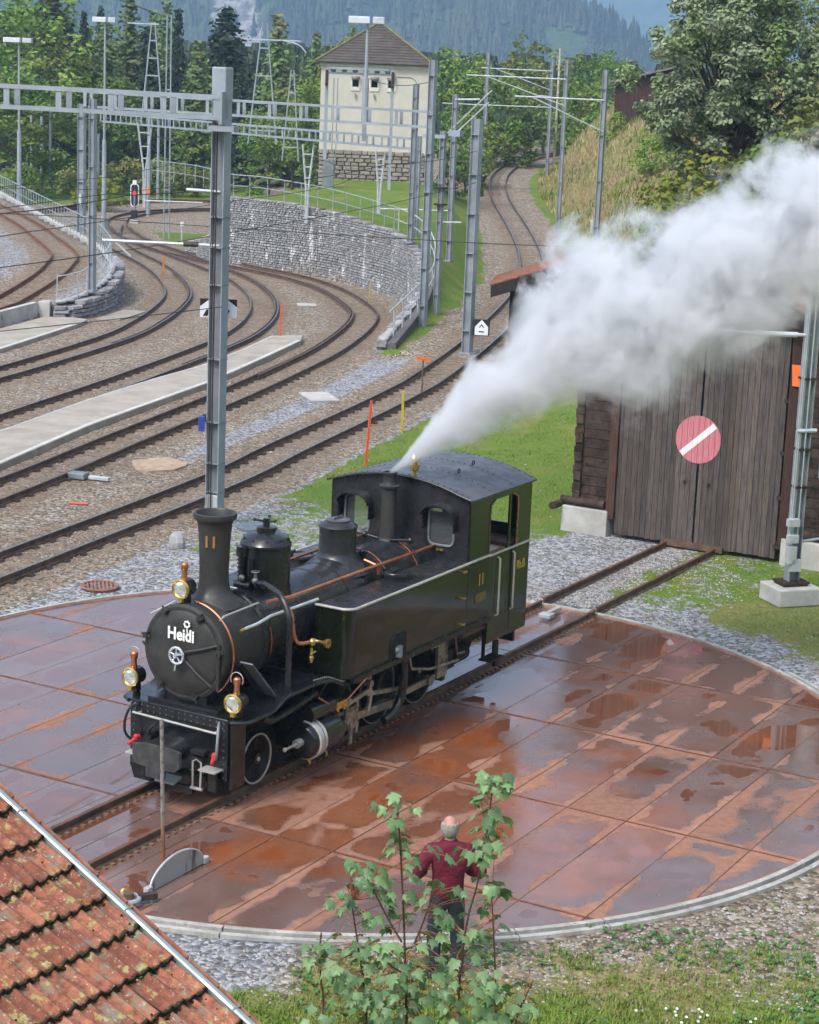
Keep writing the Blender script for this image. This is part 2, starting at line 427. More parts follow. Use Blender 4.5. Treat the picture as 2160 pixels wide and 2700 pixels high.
gmask = k.ramp(k.math('ADD', g_, k.math('MULTIPLY', k.math('SUBTRACT', gn, .5), 1.5)), .44, .60)
cc = k.mix(gmask, grav, grass)
h = k.math('ADD', k.math('MULTIPLY', cell.outputs['Distance'], -1), k.math('MULTIPLY', k.noise(40, 3, .6, P), .5))
mground = k.bsdf(cc, .9, 0, k.bump(h, .9, .05), .25)
me.materials.append(mground)
ground = link('ground', me, kind='structure')

# ------------------------------------------------------------------ track materials
m_rail = NM('rail_steel'); k = m_rail
nrm = k.n('NewGeometry'); sx = k.n('SeparateXYZ'); k.l(nrm.outputs['Normal'], sx.inputs[0])
rustc = k.mix(k.ramp(k.noise(5, 5), .3, .7), (.075, .047, .034), (.16, .098, .066))
m_rail = k.bsdf(rustc, .7, .2, k.bump(k.noise(50, 3), .2, .005))
m_top = plain('rail_head_worn', (.20, .19, .18), .32, .85, .2, 4)
m_toprust = plain('rail_head_rusty', (.13, .06, .035), .7, .2, .3, 5)
k = NM('sleeper_wood'); 
sc = k.mix(k.rnd_obj(), (.115, .088, .064), (.21, .17, .13)); sc = k.mix(k.ramp(k.noise(6, 5, .7, k.mapv(k.obj(), (1, 12, 1))), .35, .7), sc, (.21, .17, .13))
m_sleep = k.bsdf(sc, .85, 0, k.bump(k.noise(20, 4, .6, k.mapv(k.obj(), (1, 8, 1))), .5, .01), .3)
m_sleepstl = plain('sleeper_steel_rusty', (.10, .055, .035), .75, .3, .4, 8)
m_bolt = plain('fastening_rust', (.05, .035, .03), .7, .4)

def sleeper_mesh(wood=True):
    b = MB()
    if wood: b.box((0, 0, -.075), (1.8, .24, .16))
    else:
        b.prism([(-.12, -.1), (.12, -.1), (.09, .0), (-.09, .0)], -.9, .9, lambda a, b_, h: (h, a, b_))
    me = b.mesh('sleeper', m_sleep if wood else m_sleepstl)
    return me
SLM = sleeper_mesh(True); SLS = sleeper_mesh(False)
def fastm(sx_):
    b = MB(); b.prism([(-.19, .0), (-.15, .045), (-.11, .05), (-.08, .02), (.08, .02), (.11, .05), (.15, .045), (.19, .0)], -.075, .075, lambda a, b_, h: (sx_+a, h, b_+.004)); return b.mesh('fastening', m_bolt)
FAST1, FAST2 = fastm(-.53), fastm(.53)

def rail_mesh(P, off, head, body, hz=.13):
    """a rail swept along P (list of 3D centre points) at lateral offset; profile foot, web, head"""
    prof = [(-.055, 0), (-.055, .012), (-.010, .025), (-.010, hz-.035), (-.030, hz-.028), (-.030, hz-.004), (-.026, hz), (.026, hz), (.030, hz-.004), (.030, hz-.028), (.010, hz-.035), (.010, .025), (.055, .012), (.055, 0)]
    vs = []; fs = []; n = len(prof); mats = []
    for i, p in enumerate(P):
        d = P[min(i+1, len(P)-1)]-P[max(i-1, 0)]; d.z = 0; d.normalize(); s = Vector((d.y, -d.x, 0))
        for a, z in prof: vs.append(p+s*(off+a)+Vector((0, 0, z)))
    for i in range(len(P)-1):
        for k_ in range(n):
            j = (k_+1) % n; fs.append((i*n+k_, i*n+j, (i+1)*n+j, (i+1)*n+k_)); mats.append(1 if k_ in (5, 6, 7) else 0)
    fs.append(tuple(range(n))); mats.append(0); fs.append(tuple(range((len(P)-1)*n, len(P)*n))[::-1]); mats.append(0)
    me = bpy.data.meshes.new('rail'); me.from_pydata([tuple(v) for v in vs], [], fs)
    me.materials.append(body); me.materials.append(head)
    me.polygons.foreach_set('material_index', mats); me.update(); return me

def track(name, label, pts, zf, rail_head, body=None, wood=True, step=.62, check=None, y0=-1e9, y1=1e9, rz=.115):
    t = thing(name, label, 'railway track', (0, 0, 0), 0)
    P = bez([(x, y, 0) for x, y in pts], 8); P = resample(P, .5)
    P = [Vector((p.x, p.y, zf(p.y))) for p in P if y0 <= p.y <= y1]
    for sd in (-.53, .53): link('rail', rail_mesh([p+Vector((0, 0, .005)) for p in P], sd, rail_head, body or m_rail), t)
    if check:                                            # a check rail inside the curve
        Q = [p for p in P if check[0] <= p.y <= check[1]]
        if len(Q) > 2: link('check_rail', rail_mesh([p+Vector((0, 0, .005)) for p in Q], check[2]*.42, m_rail, m_rail, .135), t)
    Q = resample(P, step)
    n = 0; far = MB()
    for i, p in enumerate(Q):
        d = Q[min(i+1, len(Q)-1)]-Q[max(i-1, 0)]; a = atan2(d.y, d.x)-pi/2 + random.uniform(-.02, .02)
        o = link('sleeper', SLM if wood else SLS, t, (p.x, p.y, p.z-.022), (0, 0, a)); n += 1
        if n > 290: break
        if p.y < 62: link('fastening', FAST1, o); link('fastening', FAST2, o)
    return t
# ballast shoulders are part of the ground; every line of track is a thing with its rails and sleepers
ZB = .02
m_gneiss = None
track('railway_track', 'long line climbing past the shed sign and curving away uphill on the right', T1, lambda y: zc(y)+ZB, m_top, y0=30)
track('railway_track', 'line curving under the big stone wall, beside the pale platform on its right side', T2, lambda y: ZB, plain('rail_head_dull', (.10, .075, .06), .5, .5, .3, 3), check=(60, 88, -1), y0=33)
track('railway_track', 'line curving on the far side of the narrow platform, sweeping back to the red signal', T3, lambda y: ZB, m_top, check=(62, 92, 1), y0=36)
track('railway_track', 'curving line nearest the low left stone wall, in front of the concrete platform', T4, lambda y: ZB, m_top, check=(66, 90, 1), y0=46)
track('railway_track', 'rusty orange siding on the raised yard behind the low stone wall', T5, lambda y: zl(y)+ZB, m_toprust, plain('siding_rust', (.17, .075, .04), .8, .1, .35, 5), y0=52)
track('railway_track', 'farthest dark line crossing behind the red signal under the trees', T7, lambda y: ZB, m_rail.copy() if False else m_toprust, y0=100)
# approach track from the turntable to the shed door
t = thing('railway_track', 'short straight stub of rusty track between the turntable and the shed door', 'railway track')
P = [TT(TTR+.06+i*.3, 0, ZB-.01) for i in range(20)]; P = [p for p in P if (p-TTC).length < 13.6]
for sd in (-.53, .53): link('rail', rail_mesh(P, sd, m_toprust, m_rail), t)
for i in range(9):
    link('sleeper', SLS, t, TT(TTR+.4+i*.66, 0, -.045), (0, 0, TTA-pi/2+random.uniform(-.02, .02)))
b = MB(); b.box(TT(13.43, 0, .1), (.08, 1.35, .12), TTA); b.obj('rail_stop', m_rail, t)

# ------------------------------------------------------------------ platforms, kerbs, pads
m_conc = plain('platform_concrete', (.33, .295, .245), .85, 0, .14, 1.2, .3, 60, .3, dirt=(.25, .22, .19))
m_conc2 = plain('concrete_pale', (.42, .41, .385), .85, 0, .16, 2.0, .3, 50, .3, dirt=(.30, .29, .27))
m_white = plain('white_edge_paint', (.50, .49, .45), .7, 0, .12, 3)
def slab(name, poly, z0, z1, m, parent=None, **kw):
    # poly counter-clockwise
    b = MB(); b.prism(poly, z0, z1); return b.obj(name, m, parent, bevel=.015, **kw)
up = [(-13.6, 38), (-12.35, 43), (-10.2, 49.8), (-9.0, 54.5), (-7.75, 58.6), (-6.65, 61.7), (-5.75, 65.6), (-5.05, 69.3)]
up = [(x-.0, y) for x, y in up]
lo = [(-11.45, 37), (-9.45, 45.0), (-8.25, 50.6), (-6.05, 58.3), (-4.9, 63.6), (-3.95, 68.3), (-3.98, 69.8)]
pl = thing('platform', 'long narrow concrete platform with a pale edge line between two curving tracks', 'platform')
slab('deck', lo+up[::-1], -.1, .17, m_conc, pl)
def strip(line, w_, z, zt, m, name, parent, inward=1):
    b = MB(); n = len(line); vs = []
    for i, (x, y) in enumerate(line):
        a = line[max(i-1, 0)]; c = line[min(i+1, n-1)]; dx, dy = c[0]-a[0], c[1]-a[1]; L = hypot(dx, dy); nx_, ny_ = -dy/L*inward, dx/L*inward
        vs += [(x+nx_*.03, y+ny_*.03, z), (x+nx_*(w_+.03), y+ny_*(w_+.03), z), (x+nx_*(w_+.03), y+ny_*(w_+.03), zt), (x+nx_*.03, y+ny_*.03, zt)]
    f = []
    for i in range(n-1):
        for k_ in range(4): f.append((i*4+k_, i*4+(k_+1) % 4, (i+1)*4+(k_+1) % 4, (i+1)*4+k_))
    f += [(3, 2, 1, 0), ((n-1)*4, (n-1)*4+1, (n-1)*4+2, (n-1)*4+3)]
    b.add(vs, f); return b.obj(name, m, parent)
strip(lo[:-1], .12, .08, .178, m_white, 'edge_line', pl, 1)
strip(up, .08, .08, .176, m_conc2, 'far_kerb', pl, -1)
p4 = thing('platform', 'low concrete platform end beside the small left retaining wall', 'platform')
slab('deck', [(-14.9, 57.5), (-13.25, 63.7), (-11.95, 70.6), (-11.85, 71.9), (-12.4, 72.35), (-13.5, 72.15), (-14.25, 68.9), (-17.2, 56)], -.1, .14, m_conc, p4)
strip([(-14.9, 57.5), (-13.25, 63.7), (-11.95, 70.6)], .12, .05, .148, m_white, 'edge_line', p4, 1)
# concrete retaining wall of the raised yard
rw = thing('retaining_wall', 'smooth pale concrete retaining wall behind the left platform, near the small stone wall', 'retaining wall')
strip([(-17.5, 54), (-14.4, 68.9)], .2, 0, .62, m_conc2, 'wall_panel', rw, 1)
strip([(-14.40, 68.95), (-13.7, 72.3)], .22, 0, .64, m_conc2, 'wall_panel', rw, 1)
b = MB(); b.box((-13.52, 72.5, .32), (.42, .3, .66)); b.obj('wall_end', m_conc2, rw, bevel=.01)
# kerb and stakes
def pad(label, cx, cy, dx, dy, rz, m, cat='slab', h=.05, name='concrete_pad'):
    b = MB(); b.box((0, 0, 0), (dx, dy, h), 0)
    o = b.obj(name, m, None, bevel=.01, label=label, cat=cat); o.location = (cx, cy, zc(cy)*.0+h*.5); o.rotation_euler = (0, 0, rz); return o
m_sand = plain('sand_spill', (.37, .27, .18), .95, 0, .2, 5)
o = MB(); prof = []
pts = [(-.62+.1*sin(i*1.7)*0+ .66*cos(2*pi*i/14)*(1+.12*sin(i*2.3)), .8*sin(2*pi*i/14)*(1+.1*cos(i*1.9))) for i in range(14)]
o.prism(pts, 0, .045); o = o.obj('sand_patch', m_sand, label='flat sandy patch lying between the two tracks left of the big steel mast', cat='sand'); o.location = (-5.35, 46.5, .0)
pad('pale concrete slab on the chippings right of the big steel mast', -2.75, 57.4, .85, 1.5, .3, m_conc2)
pad('small pale slab in the gravel inside the curve under the big stone wall', -4.45, 80.1, .75, .8, .1, m_conc2)
pad('grey concrete slab at the foot of the small left stone wall', -11.0, 74.4, .9, 3.0, -.2, m_conc)
pad('light cover slab beside the short low wall at the end of the railing', .9, 69.6, 1.0, 1.6, -.2, m_conc2)
m_red = plain('orange_red_paint', (.62, .10, .035), .6, 0, .12, 8)
pad('thin red plate lying on the gravel beside the nearest track', -7.1, 42.0, .42, .10, -.05, m_red, 'plate', .03, 'marker_plate')
# rusty grate beside the turntable
g = thing('drain_grate', 'round rusty slatted drain grate in the gravel beside the turntable', 'grate', (-5.55, 35.1, .02), .2)
m_grate = plain('grate_rust', (.26, .12, .075), .8, .1, .3)
MB().torus((0, 0, .02), .33, .025, n=20, m=5).obj('rim', m_grate, g)
b = MB()
for i in range(-4, 5):
    L = sqrt(.33**2-(i*.07)**2); MB().box((i*.07, 0, .02), (.03, 2*L, .02)).obj('bar', m_grate, g)
def stake(label, x, y, h, m, lean=0, w_=.035, name='marker_stake', top=None):
    z = terrain(x, y); b = MB(); b.box((0, 0, h/2), (w_, w_, h), 0)
    o = b.obj(name, m, None, label=label, cat='stake'); o.location = (x, y, z); o.rotation_euler = (0, lean, .3); return o
m_yel = plain('yellow_paint', (.50, .40, .04), .6, 0, .15, 8)
stake('tall leaning orange stake in the gravel just beyond the locomotive cab', -1.11, 47.56, 1.6, m_red, .06, .055)
stake('orange stake at the tip of the platform inside the curve', -4.76, 69.4, 1.25, m_red, .03, .055)
stake('yellow stake beside the nearer track, left of the steam', -.29, 52.3, 1.1, m_yel, 0, .055)
stake('yellow stake standing against the foot of the big stone wall', -1.97, 80.8, 1.05, plain('yellow_paint_faded', (.36, .31, .10), .7), .03, .06)
stake('short orange stake in the weeds right of the small left stone wall', -11.2, 88.0, 1.0, plain('orange_brown_paint', (.45, .19, .03), .7), 0, .08)
tpost = thing('track_sign', 'orange T-shaped board on a thin post beside the nearer track', 'sign', (.22, 58.37, zc(58.4)), 0)
MB().cyl((0, 0, 0), (0, 0, 1.12), .022).obj('post', m_rail, tpost); MB().box((0, -.03, 1.12), (.42, .02, .10), ry=.06).obj('board', plain('signal_orange', (.75, .15, .03), .55), tpost)
# tiny reflector by the low wall
# ------------------------------------------------------------------ stone walls
m_stone = NM('wall_stone'); k = m_stone
cst = k.mix(k.rnd_obj(), (.15, .15, .155), (.29, .29, .295))
cst = k.mix(k.ramp(k.noise(9, 6, .7), .35, .7), cst, k.mix(.5, cst, (.40, .39, .38)))
cst = k.mix(k.ramp(k.noise(1.3, 6, .75, k.mapv(k.pos(), (1.6, 1.6, .45))), .57, .66), cst, (.68, .67, .66))        # lime streaks
m_stone = k.bsdf(cst, .9, 0, k.bump(k.noise(25, 5, .7), .6, .02), .3)
k = NM('wall_stone_mass')
cst = k.mix(k.rnd_isl(), (.15, .15, .155), (.31, .31, .315))
cst = k.mix(k.ramp(k.noise(9, 6, .7), .35, .7), cst, k.mix(.5, cst, (.40, .39, .38)))
cst = k.mix(k.ramp(k.noise(1.3, 6, .75, k.mapv(k.pos(), (1.6, 1.6, .45))), .56, .65), cst, (.68, .67, .66))
m_stonem = k.bsdf(cst, .9, 0, k.bump(k.noise(25, 5, .7), .6, .02), .3)
m_joint = plain('wall_joint_dark_mortar', (.105, .10, .097), .95, 0, .2, 10)  # mortar core, darker than the stones
def stone_mesh(seed, mat):
    rr = random.Random(seed); b = MB(); vs = []
    for x in (-.5, .5):
        for z in (-.5, .5):
            vs.append((x*(1-.12*rr.random()), 0, z*(1-.16*rr.random())))
    # front face inset ring for a rounded block
    ring = [(-.5, -.5), (.5, -.5), (.5, .5), (-.5, .5)]
    j = [(a*(1-.10*rr.random()), c*(1-.14*rr.random())) for a, c in ring]
    V = [(a, .5, c) for a, c in j]+[(a, -.25, c) for a, c in j]+[(a*.78+.03*rr.random(), -.5-.12*rr.random(), c*.72) for a, c in j]
    F = [(0, 1, 5, 4), (1, 2, 6, 5), (2, 3, 7, 6), (3, 0, 4, 7), (4, 5, 9, 8), (5, 6, 10, 9), (6, 7, 11, 10), (7, 4, 8, 11), (8, 9, 10, 11)]
    b.add(V, [f[::-1] for f in F]); return b.mesh('stone', mat)
STONES = [stone_mesh(i, m_stone) for i in range(8)]
def stone_wall(name, label, line, top, base, course, wid, limit, cap=True, thick=.5, keep=None, cat='stone wall'):
    """dry-stone face along a polyline: courses of single blocks, proud of a recessed core"""
    t = thing(name, label, cat)
    P = resample(bez([(x, y, 0) for x, y in line], 6), .25)
    cum = [0]
    for a, b in zip(P, P[1:]): cum.append(cum[-1]+(b-a).length)
    L = cum[-1]
    def at(u):
        u = min(max(u, 0), L-1e-4); i = min(int(u/.25), len(P)-2)
        while cum[i+1] < u: i += 1
        while cum[i] > u: i -= 1
        d = (P[i+1]-P[i]); f = (u-cum[i])/max(1e-6, d.length); p = P[i]+d*f; d.normalize(); return p, d
    # core
    core = MB(); vs = []
    for i, p in enumerate(P):
        d = (P[min(i+1, len(P)-1)]-P[max(i-1, 0)]).normalized(); n_ = Vector((-d.y, d.x, 0))      # behind = left
        tz = top(p.x, p.y, cum[i])
        for s_, z in ((.06, base), (.06, tz-.08), (thick, tz-.08), (thick, base)): vs.append(p+n_*s_+Vector((0, 0, z)))
    f = []
    for i in range(len(P)-1):
        for k_ in range(4): f.append((i*4+k_, i*4+(k_+1) % 4, (i+1)*4+(k_+1) % 4, (i+1)*4+k_))
    f += [(3, 2, 1, 0), tuple((len(P)-1)*4+q for q in range(4))]
    core.add(vs, f); core.obj('core', m_joint, t)
    rows = []; rr = random.Random(3); z = base; mass = MB(); cnt = 0; cand = []
    zmax = max(top(p.x, p.y, c) for p, c in zip(P, cum))
    while z < zmax:
        h = course*rr.uniform(.75, 1.3); u = rr.uniform(0, .2)
        while u < L:
            w_ = wid*rr.uniform(.6, 1.55); p, d = at(u+w_/2)
            tz = top(p.x, p.y, u)
            if z+h*.5 < tz: cand.append((p, d, z+h/2, w_, min(h, tz-z+.04), z+h > tz-.06, rr.uniform(-.012, .02)))
            u += w_
        z += h
    cand.sort(key=lambda q: (keep(q) if keep else q[0].y))
    for p, d, zz, w_, h, cp, pr in cand:
        n_ = Vector((d.y, -d.x, 0)); q = p+n_*(pr-.02); a = atan2(d.y, d.x)
        if cnt < limit:
            o = link('stone', STONES[cnt % 8], t, (q.x, q.y, zz), (rr.uniform(-.05, .05), rr.uniform(-.06, .06), a), (w_*.97, .34, h*.96)); cnt += 1
        else:
            me = STONES[rr.randrange(8)]; M = Matrix.Translation((q.x, q.y, zz)) @ Matrix.Rotation(a, 4, 'Z') @ Matrix.Rotation(rr.uniform(-.05, .05), 4, 'Y') @ Matrix.Diagonal((w_*.97, .34, h*.96, 1))
            mass.add([M @ v.co for v in me.vertices], [tuple(pl_.vertices) for pl_ in me.polygons])
    if mass.v: mass.obj('stonework', m_stonem, t, kind='stuff')
    return t
W2 = WL2
stone_wall('stone_wall', 'tall curved grey stone retaining wall with white lime streaks below the tower lawn', W2, lambda x, y, u: wall_top(u*WLEN[-1]/max(1, WLEN[-1]))+.06, -.1, .10, .19, 290, keep=lambda q: -(q[2] > 0)*q[3]*q[4]/(q[0].y**2)*1e4)
lw = [(-13.3, 72.5), (-12.6, 72.7), (-12.0, 74.5), (-11.75, 77.5), (-12.05, 81), (-13.0, 85)]
stone_wall('stone_wall', 'low dark dry-stone wall curving round the end of the raised left yard', lw, lambda x, y, u: zl(y)+.02, -.05, .15, .55, 290)
# pale capping boulders
def boulders(label, line, zf, sz, seed, cat='coping'):
    t = thing('wall_coping', label, cat); rr = random.Random(seed); P = resample([Vector((x, y, 0)) for x, y in line], sz*1.0)
    for i, p in enumerate(P):
        me = STONES[i % 8]; s_ = sz*rr.uniform(.8, 1.2); d = (P[min(i+1, len(P)-1)]-P[max(i-1, 0)]); a = atan2(d.y, d.x)
        link('stone', BOUL[i % 3], t, (p.x-sin(a)*.1, p.y+cos(a)*.1, zf(p.x, p.y)+.03), (rr.uniform(-.1, .1), rr.uniform(-.1, .1), a), (s_*.5, .18, .085))
m_cap = plain('pale_capping_stone', (.33, .33, .335), .9, 0, .18, 6, .5, 20)
BOUL = []
for i in range(3):
    b = MB(); b.sphere((0, 0, 0), 1, 9, 6); b.v = [tuple(Vector(v)*(1+.22*noise.noise(Vector(v)*1.7+Vector((i*9, 0, 0))))) for v in b.v]; BOUL.append(b.mesh('stone', m_cap, 60))
boulders('row of pale capping boulders along the top of the low left wall', [(x-.15, y) for x, y in lw], lambda x, y: zl(y)+.05, .55, 4)
boulders('pale boulders along the foot of the short sloping railing beside the two close masts', [(-1.0, 67), (-.35, 71.5), (.1, 75), (.3, 77)], lambda x, y: .5+(y-67)*.05, .6, 8)

# ------------------------------------------------------------------ railings
m_galv = plain('galvanised_steel', (.36, .40, .42), .5, .55, .14, 5, .08, 60)
m_galvd = plain('galvanised_steel_weathered', (.22, .25, .27), .55, .5, .2, 4, .1, 50)
m_galvl = plain('galvanised_steel_light', (.50, .53, .55), .5, .4, .12, 5, .06, 60)
def railing(label, pts, h=1.0, step=1.1, mids=(.5,), m=None, mesh_=None, r=.025):
    m = m or m_galv
    t = thing('railing', label, 'railing'); P = resample(bez(pts, 8), .25)
    Q = resample(P, step)
    for q in Q: MB().cyl(q, q+Vector((0, 0, h)), r, n=6).obj('post', m, t)
    MB().tube([p+Vector((0, 0, h)) for p in P[::2]+[P[-1]]], r*1.1, 6).obj('top_rail', m, t)
    for mm in mids: MB().tube([p+Vector((0, 0, h*mm)) for p in P[::2]+[P[-1]]], r*.8, 5).obj('mid_rail', m, t)
    return t
wp = [(x-.12, y+.28, wall_top(WLEN[i])+.02) for i, (x, y) in enumerate(WL2)]
railing('galvanised railing along the top of the tall curved stone wall', [(-14, 104.5, 3.3), (-11.2, 100.6, 3.3)]+[p for p in wp[3:6]]+[(-2.0, 87.7, 2.75), (-.95, 85.3, 2.65)], 1.0, 1.15)
railing('sloping railing turning the corner of the tall wall down beside the close masts', [(-.95, 85.3, 2.65), (-.1, 82.9, 2.45), (.5, 80.6, 1.9), (.6, 78, 1.25), (.35, 75.2, .95), (-.1, 71.6, .8), (-.95, 67.0, .42)], 1.0, 1.5, m=m_galvl)
ed = [(-12.35, 73.6), (-12.25, 75.5), (-12.15, 78), (-12.4, 81), (-14.0, 87.9), (-16.2, 94.4)]
railing('mesh railing bending along the top of the low left stone wall', [(-13.1, 72.7, .55)]+[(x, y, zl(y)+.05) for x, y in ed[:4]], 1.0, .9, (.12, .5), m_galvl, r=.02)
railing('long galvanised railing running away along the kerb of the raised left yard', [(x, y, zl(y)+.05) for x, y in ed[3:]]+[(-20.8, 107.9, 1.25), (-25.7, 122.2, 1.25), (-31, 138, 1.25)], 1.0, .95, (.5,), m_galv)
kb = thing('kerb', 'pale concrete kerb under the long railing of the raised left yard', 'kerb')
strip([(-12.05, 81), (-13.7, 87.8), (-15.9, 94.3), (-20.6, 107.8), (-25.5, 122.2), (-31.5, 139)], .28, .4, 1.30, m_conc2, 'kerb_stone', kb, 1)
# ------------------------------------------------------------------ turntable
k = NM('rusty_wet_plate')
P = k.pos(); TCo = k.n('TexCoord')
# plate-frame coordinates (the turntable's own, rotated with its track)
vloc = k.n('Mapping', vector_type='POINT')
V1 = k.n('VectorMath', operation='SUBTRACT'); k.l(P, V1.inputs[0]); V1.inputs[1].default_value = (TTC.x, TTC.y, 0)
rot = k.n('VectorRotate', rotation_type='Z_AXIS'); k.l(V1.outputs[0], rot.inputs['Vector']); rot.inputs['Angle'].default_value = -TTA
T = rot.outputs[0]
sp = k.n('SeparateXYZ'); k.l(T, sp.inputs[0])
def seamdist(sock, pitch, off):
    a = k.math('DIVIDE', k.math('ADD', sock, off), pitch); fr = k.math('FRACT', a)
    return k.math('MULTIPLY', k.math('MINIMUM', fr, k.math('SUBTRACT', 1, fr)), pitch)
ds = seamdist(sp.outputs[0], 3.04, 1.44+3.04*4); dv = seamdist(sp.outputs[1], .85, 8.5)
seam = k.math('MINIMUM', ds, dv)
nA = k.noise(.42, 3, .5, T); nB = k.noise(1.25, 3, .5, T, .3); nC = k.noise(9, 5, .65, T)
pr = k.rnd_obj()
wet = k.math('ADD', k.math('ADD', k.math('MULTIPLY', nA, .75), k.math('MULTIPLY', nB, .45)), k.math('MULTIPLY', k.math('SUBTRACT', pr, .5), .16))
wet = k.math('ADD', wet, k.math('MULTIPLY', k.ramp(seam, .0, .24), .13))                       # plates dish slightly: seams dry first
wet = k.math('ADD', wet, k.math('MULTIPLY', k.math('SUBTRACT', nC, .5), .035))
# the far left of the deck is soaked
wl = k.ramp(sp.outputs[1], -2.5, 3.5); wet = k.math('ADD', wet, k.math('MULTIPLY', wl, .065))
damp = k.ramp(k.math('ADD', wet, k.math('MULTIPLY', k.math('SUBTRACT', k.noise(5, 6, .7, T), .5), .10)), .560, .635)           # 0 dry rust, 1 damp film
pud = k.ramp(k.math('ADD', wet, k.math('MULTIPLY', k.math('SUBTRACT', k.noise(2.6, 3, .5, T), .5), .12)), .790, .805)
dry = k.mix(k.ramp(nC, .3, .7), (.225, .105, .065), (.33, .165, .11))
dampc = k.mix(k.ramp(nB, .35, .7), (.100, .055, .043), (.165, .075, .050))
ctr = k.math('SUBTRACT', 1, k.ramp(k.n_len(T, (-2.2, -2.6, 0)), 1.6, 4.6)); red = k.ramp(k.math('ADD', k.noise(.6, 3, .5, k.mapv(T, loc=(5.3, 1.2, 0))), k.math('MULTIPLY', ctr, .22)), .56, .72)
dampc = k.mix(red, k.mix(.5, dampc, (.118, .078, .070)), k.mix(k.ramp(nB, .35, .7), (.155, .048, .020), (.215, .070, .026)))
pudc = k.mix(red, (.10, .035, .018), (.20, .05, .012))
col = k.mix(damp, dry, dampc); col = k.mix(pud, col, pudc)
col = k.mix(k.ramp(k.noise(40, 3, .7, T), .64, .75), col, k.mix(.4, col, (.04, .025, .02)))
col = k.mix(k.ramp(k.noise(3.2, 6, .8, k.mapv(T, (.35, 3, 1))), .56, .74, 0, .45), col, (.07, .038, .028))
col = k.mix(k.ramp(k.noise(75, 3, .7, T), .35, .7, 0, .35), col, k.mix(.5, col, (.36, .22, .16)))
gum = k.ramp(seam, .008, .02, .45, 0); col = k.mix(gum, col, (.07, .035, .022))
rg = k.math('MULTIPLY', k.ramp(k.noise(1.2, 4, .6, k.mapv(T, loc=(2, 9, 0))), .35, .65, .12, .28), 1)
rough = k.n('Mix', data_type='FLOAT'); k.l(damp, rough.inputs[0]); rough.inputs[2].default_value = .72; k.l(rg, rough.inputs[3])
r2_ = k.n('Mix', data_type='FLOAT'); k.l(pud, r2_.inputs[0]); k.l(rough.outputs[0], r2_.inputs[2]); r2_.inputs[3].default_value = .025
bh = k.n('Mix', data_type='FLOAT'); k.l(damp, bh.inputs[0]); k.l(k.math('MULTIPLY', k.noise(70, 4, .7, T), 1), bh.inputs[2]); k.l(k.math('MULTIPLY', nC, .35), bh.inputs[3])
bh2 = k.math('MULTIPLY', bh.outputs[0], k.math('SUBTRACT', 1, pud))
spc = k.n('Mix', data_type='FLOAT'); k.l(damp, spc.inputs[0]); spc.inputs[2].default_value = .25; spc.inputs[3].default_value = 1.0
hv = k.n('HueSaturation'); k.l(col, hv.inputs['Color']); k.l(k.math('ADD', .82, k.math('MULTIPLY', pr, .36)), hv.inputs['Value']); col = hv.outputs[0]
m_plate = k.bsdf(col, r2_.outputs[0], 0, k.bump(bh2, .12, .006), spc.outputs[0]); k.b.inputs['IOR'].default_value = 1.62

tt = thing('turntable', 'round rust-red plated turntable deck with wet puddles carrying the steam locomotive', 'turntable', tuple(TTC), TTA)
circ = [(TTR*cos(2*pi*i/128), TTR*sin(2*pi*i/128)) for i in range(128)]
def clip(poly, c0, c1):      # keep left of c0->c1
    out = []; 
    def side(p): return (c1[0]-c0[0])*(p[1]-c0[1])-(c1[1]-c0[1])*(p[0]-c0[0])
    for a, b in zip(poly, poly[1:]+poly[:1]):
        sa, sb = side(a), side(b)
        if sa >= 0: out.append(a)
        if sa*sb < 0: t = sa/(sa-sb); out.append((a[0]+(b[0]-a[0])*t, a[1]+(b[1]-a[1])*t))
    return out
rp = random.Random(11); nplate = 0
for bi in range(-9, 9):
    v0, v1 = bi*.85, bi*.85+.85
    # the middle band is split round the rails
    av = min(abs(v0), abs(v1)); off = {0: 1.6, .85: 1.6}.get(av, 1.6)
    if 5.0 < av < 5.9 or av > 6.7: off = .08
    for n_ in range(-4, 4):
        s0 = off+3.04*n_; s1 = s0+3.04; g = .003
        poly = [(s0+g, v0+g), (s1-g, v0+g), (s1-g, v1-g), (s0+g, v1-g)]
        for c0, c1 in zip(circ, circ[1:]+circ[:1]):
            poly = clip(poly, c0, c1)
            if len(poly) < 3: break
        if len(poly) < 3: continue
        b = MB(); z = .0+rp.uniform(-.0025, .0025); b.prism(poly, z-.012, z)
        # a single seam strip where plates butt
        o = b.obj('plate', m_plate, tt); nplate += 1
# raised joint strips (visible as thin ridges), one part per line
m_strip = plain('joint_strip_rust', (.15, .065, .04), .6, .2, .35, 12, .2)
for s0 in (-4.52, -1.44, 1.6, 4.64):
    w_ = sqrt(TTR**2-s0**2)-.06
    for a, b_ in ((-w_, -.62), (.62, w_)):
        x = MB(); x.box((s0, (a+b_)/2, .006), (.016, b_-a, .010)); x.obj('joint_strip', m_strip, tt)
b = MB(); b.lathe([(TTR-.02, -.34), (TTR-.02, -.03), (.05, -.03)], n=96); b.obj('underframe', m_rail, tt)
b = MB(); b.torus((0, 0, .0), TTR-.01, .022, n=128, m=6); b.obj('rim', plain('rim_rust', (.24, .11, .07), .7, .1, .3, 4), tt)
rl = [Vector((-TTR+.02+i*(2*TTR-.04)/30, 0, .0)) for i in range(31)]
for sd in (-.53, .53): link('rail', rail_mesh(rl, sd, m_toprust, m_rail, .115), tt)
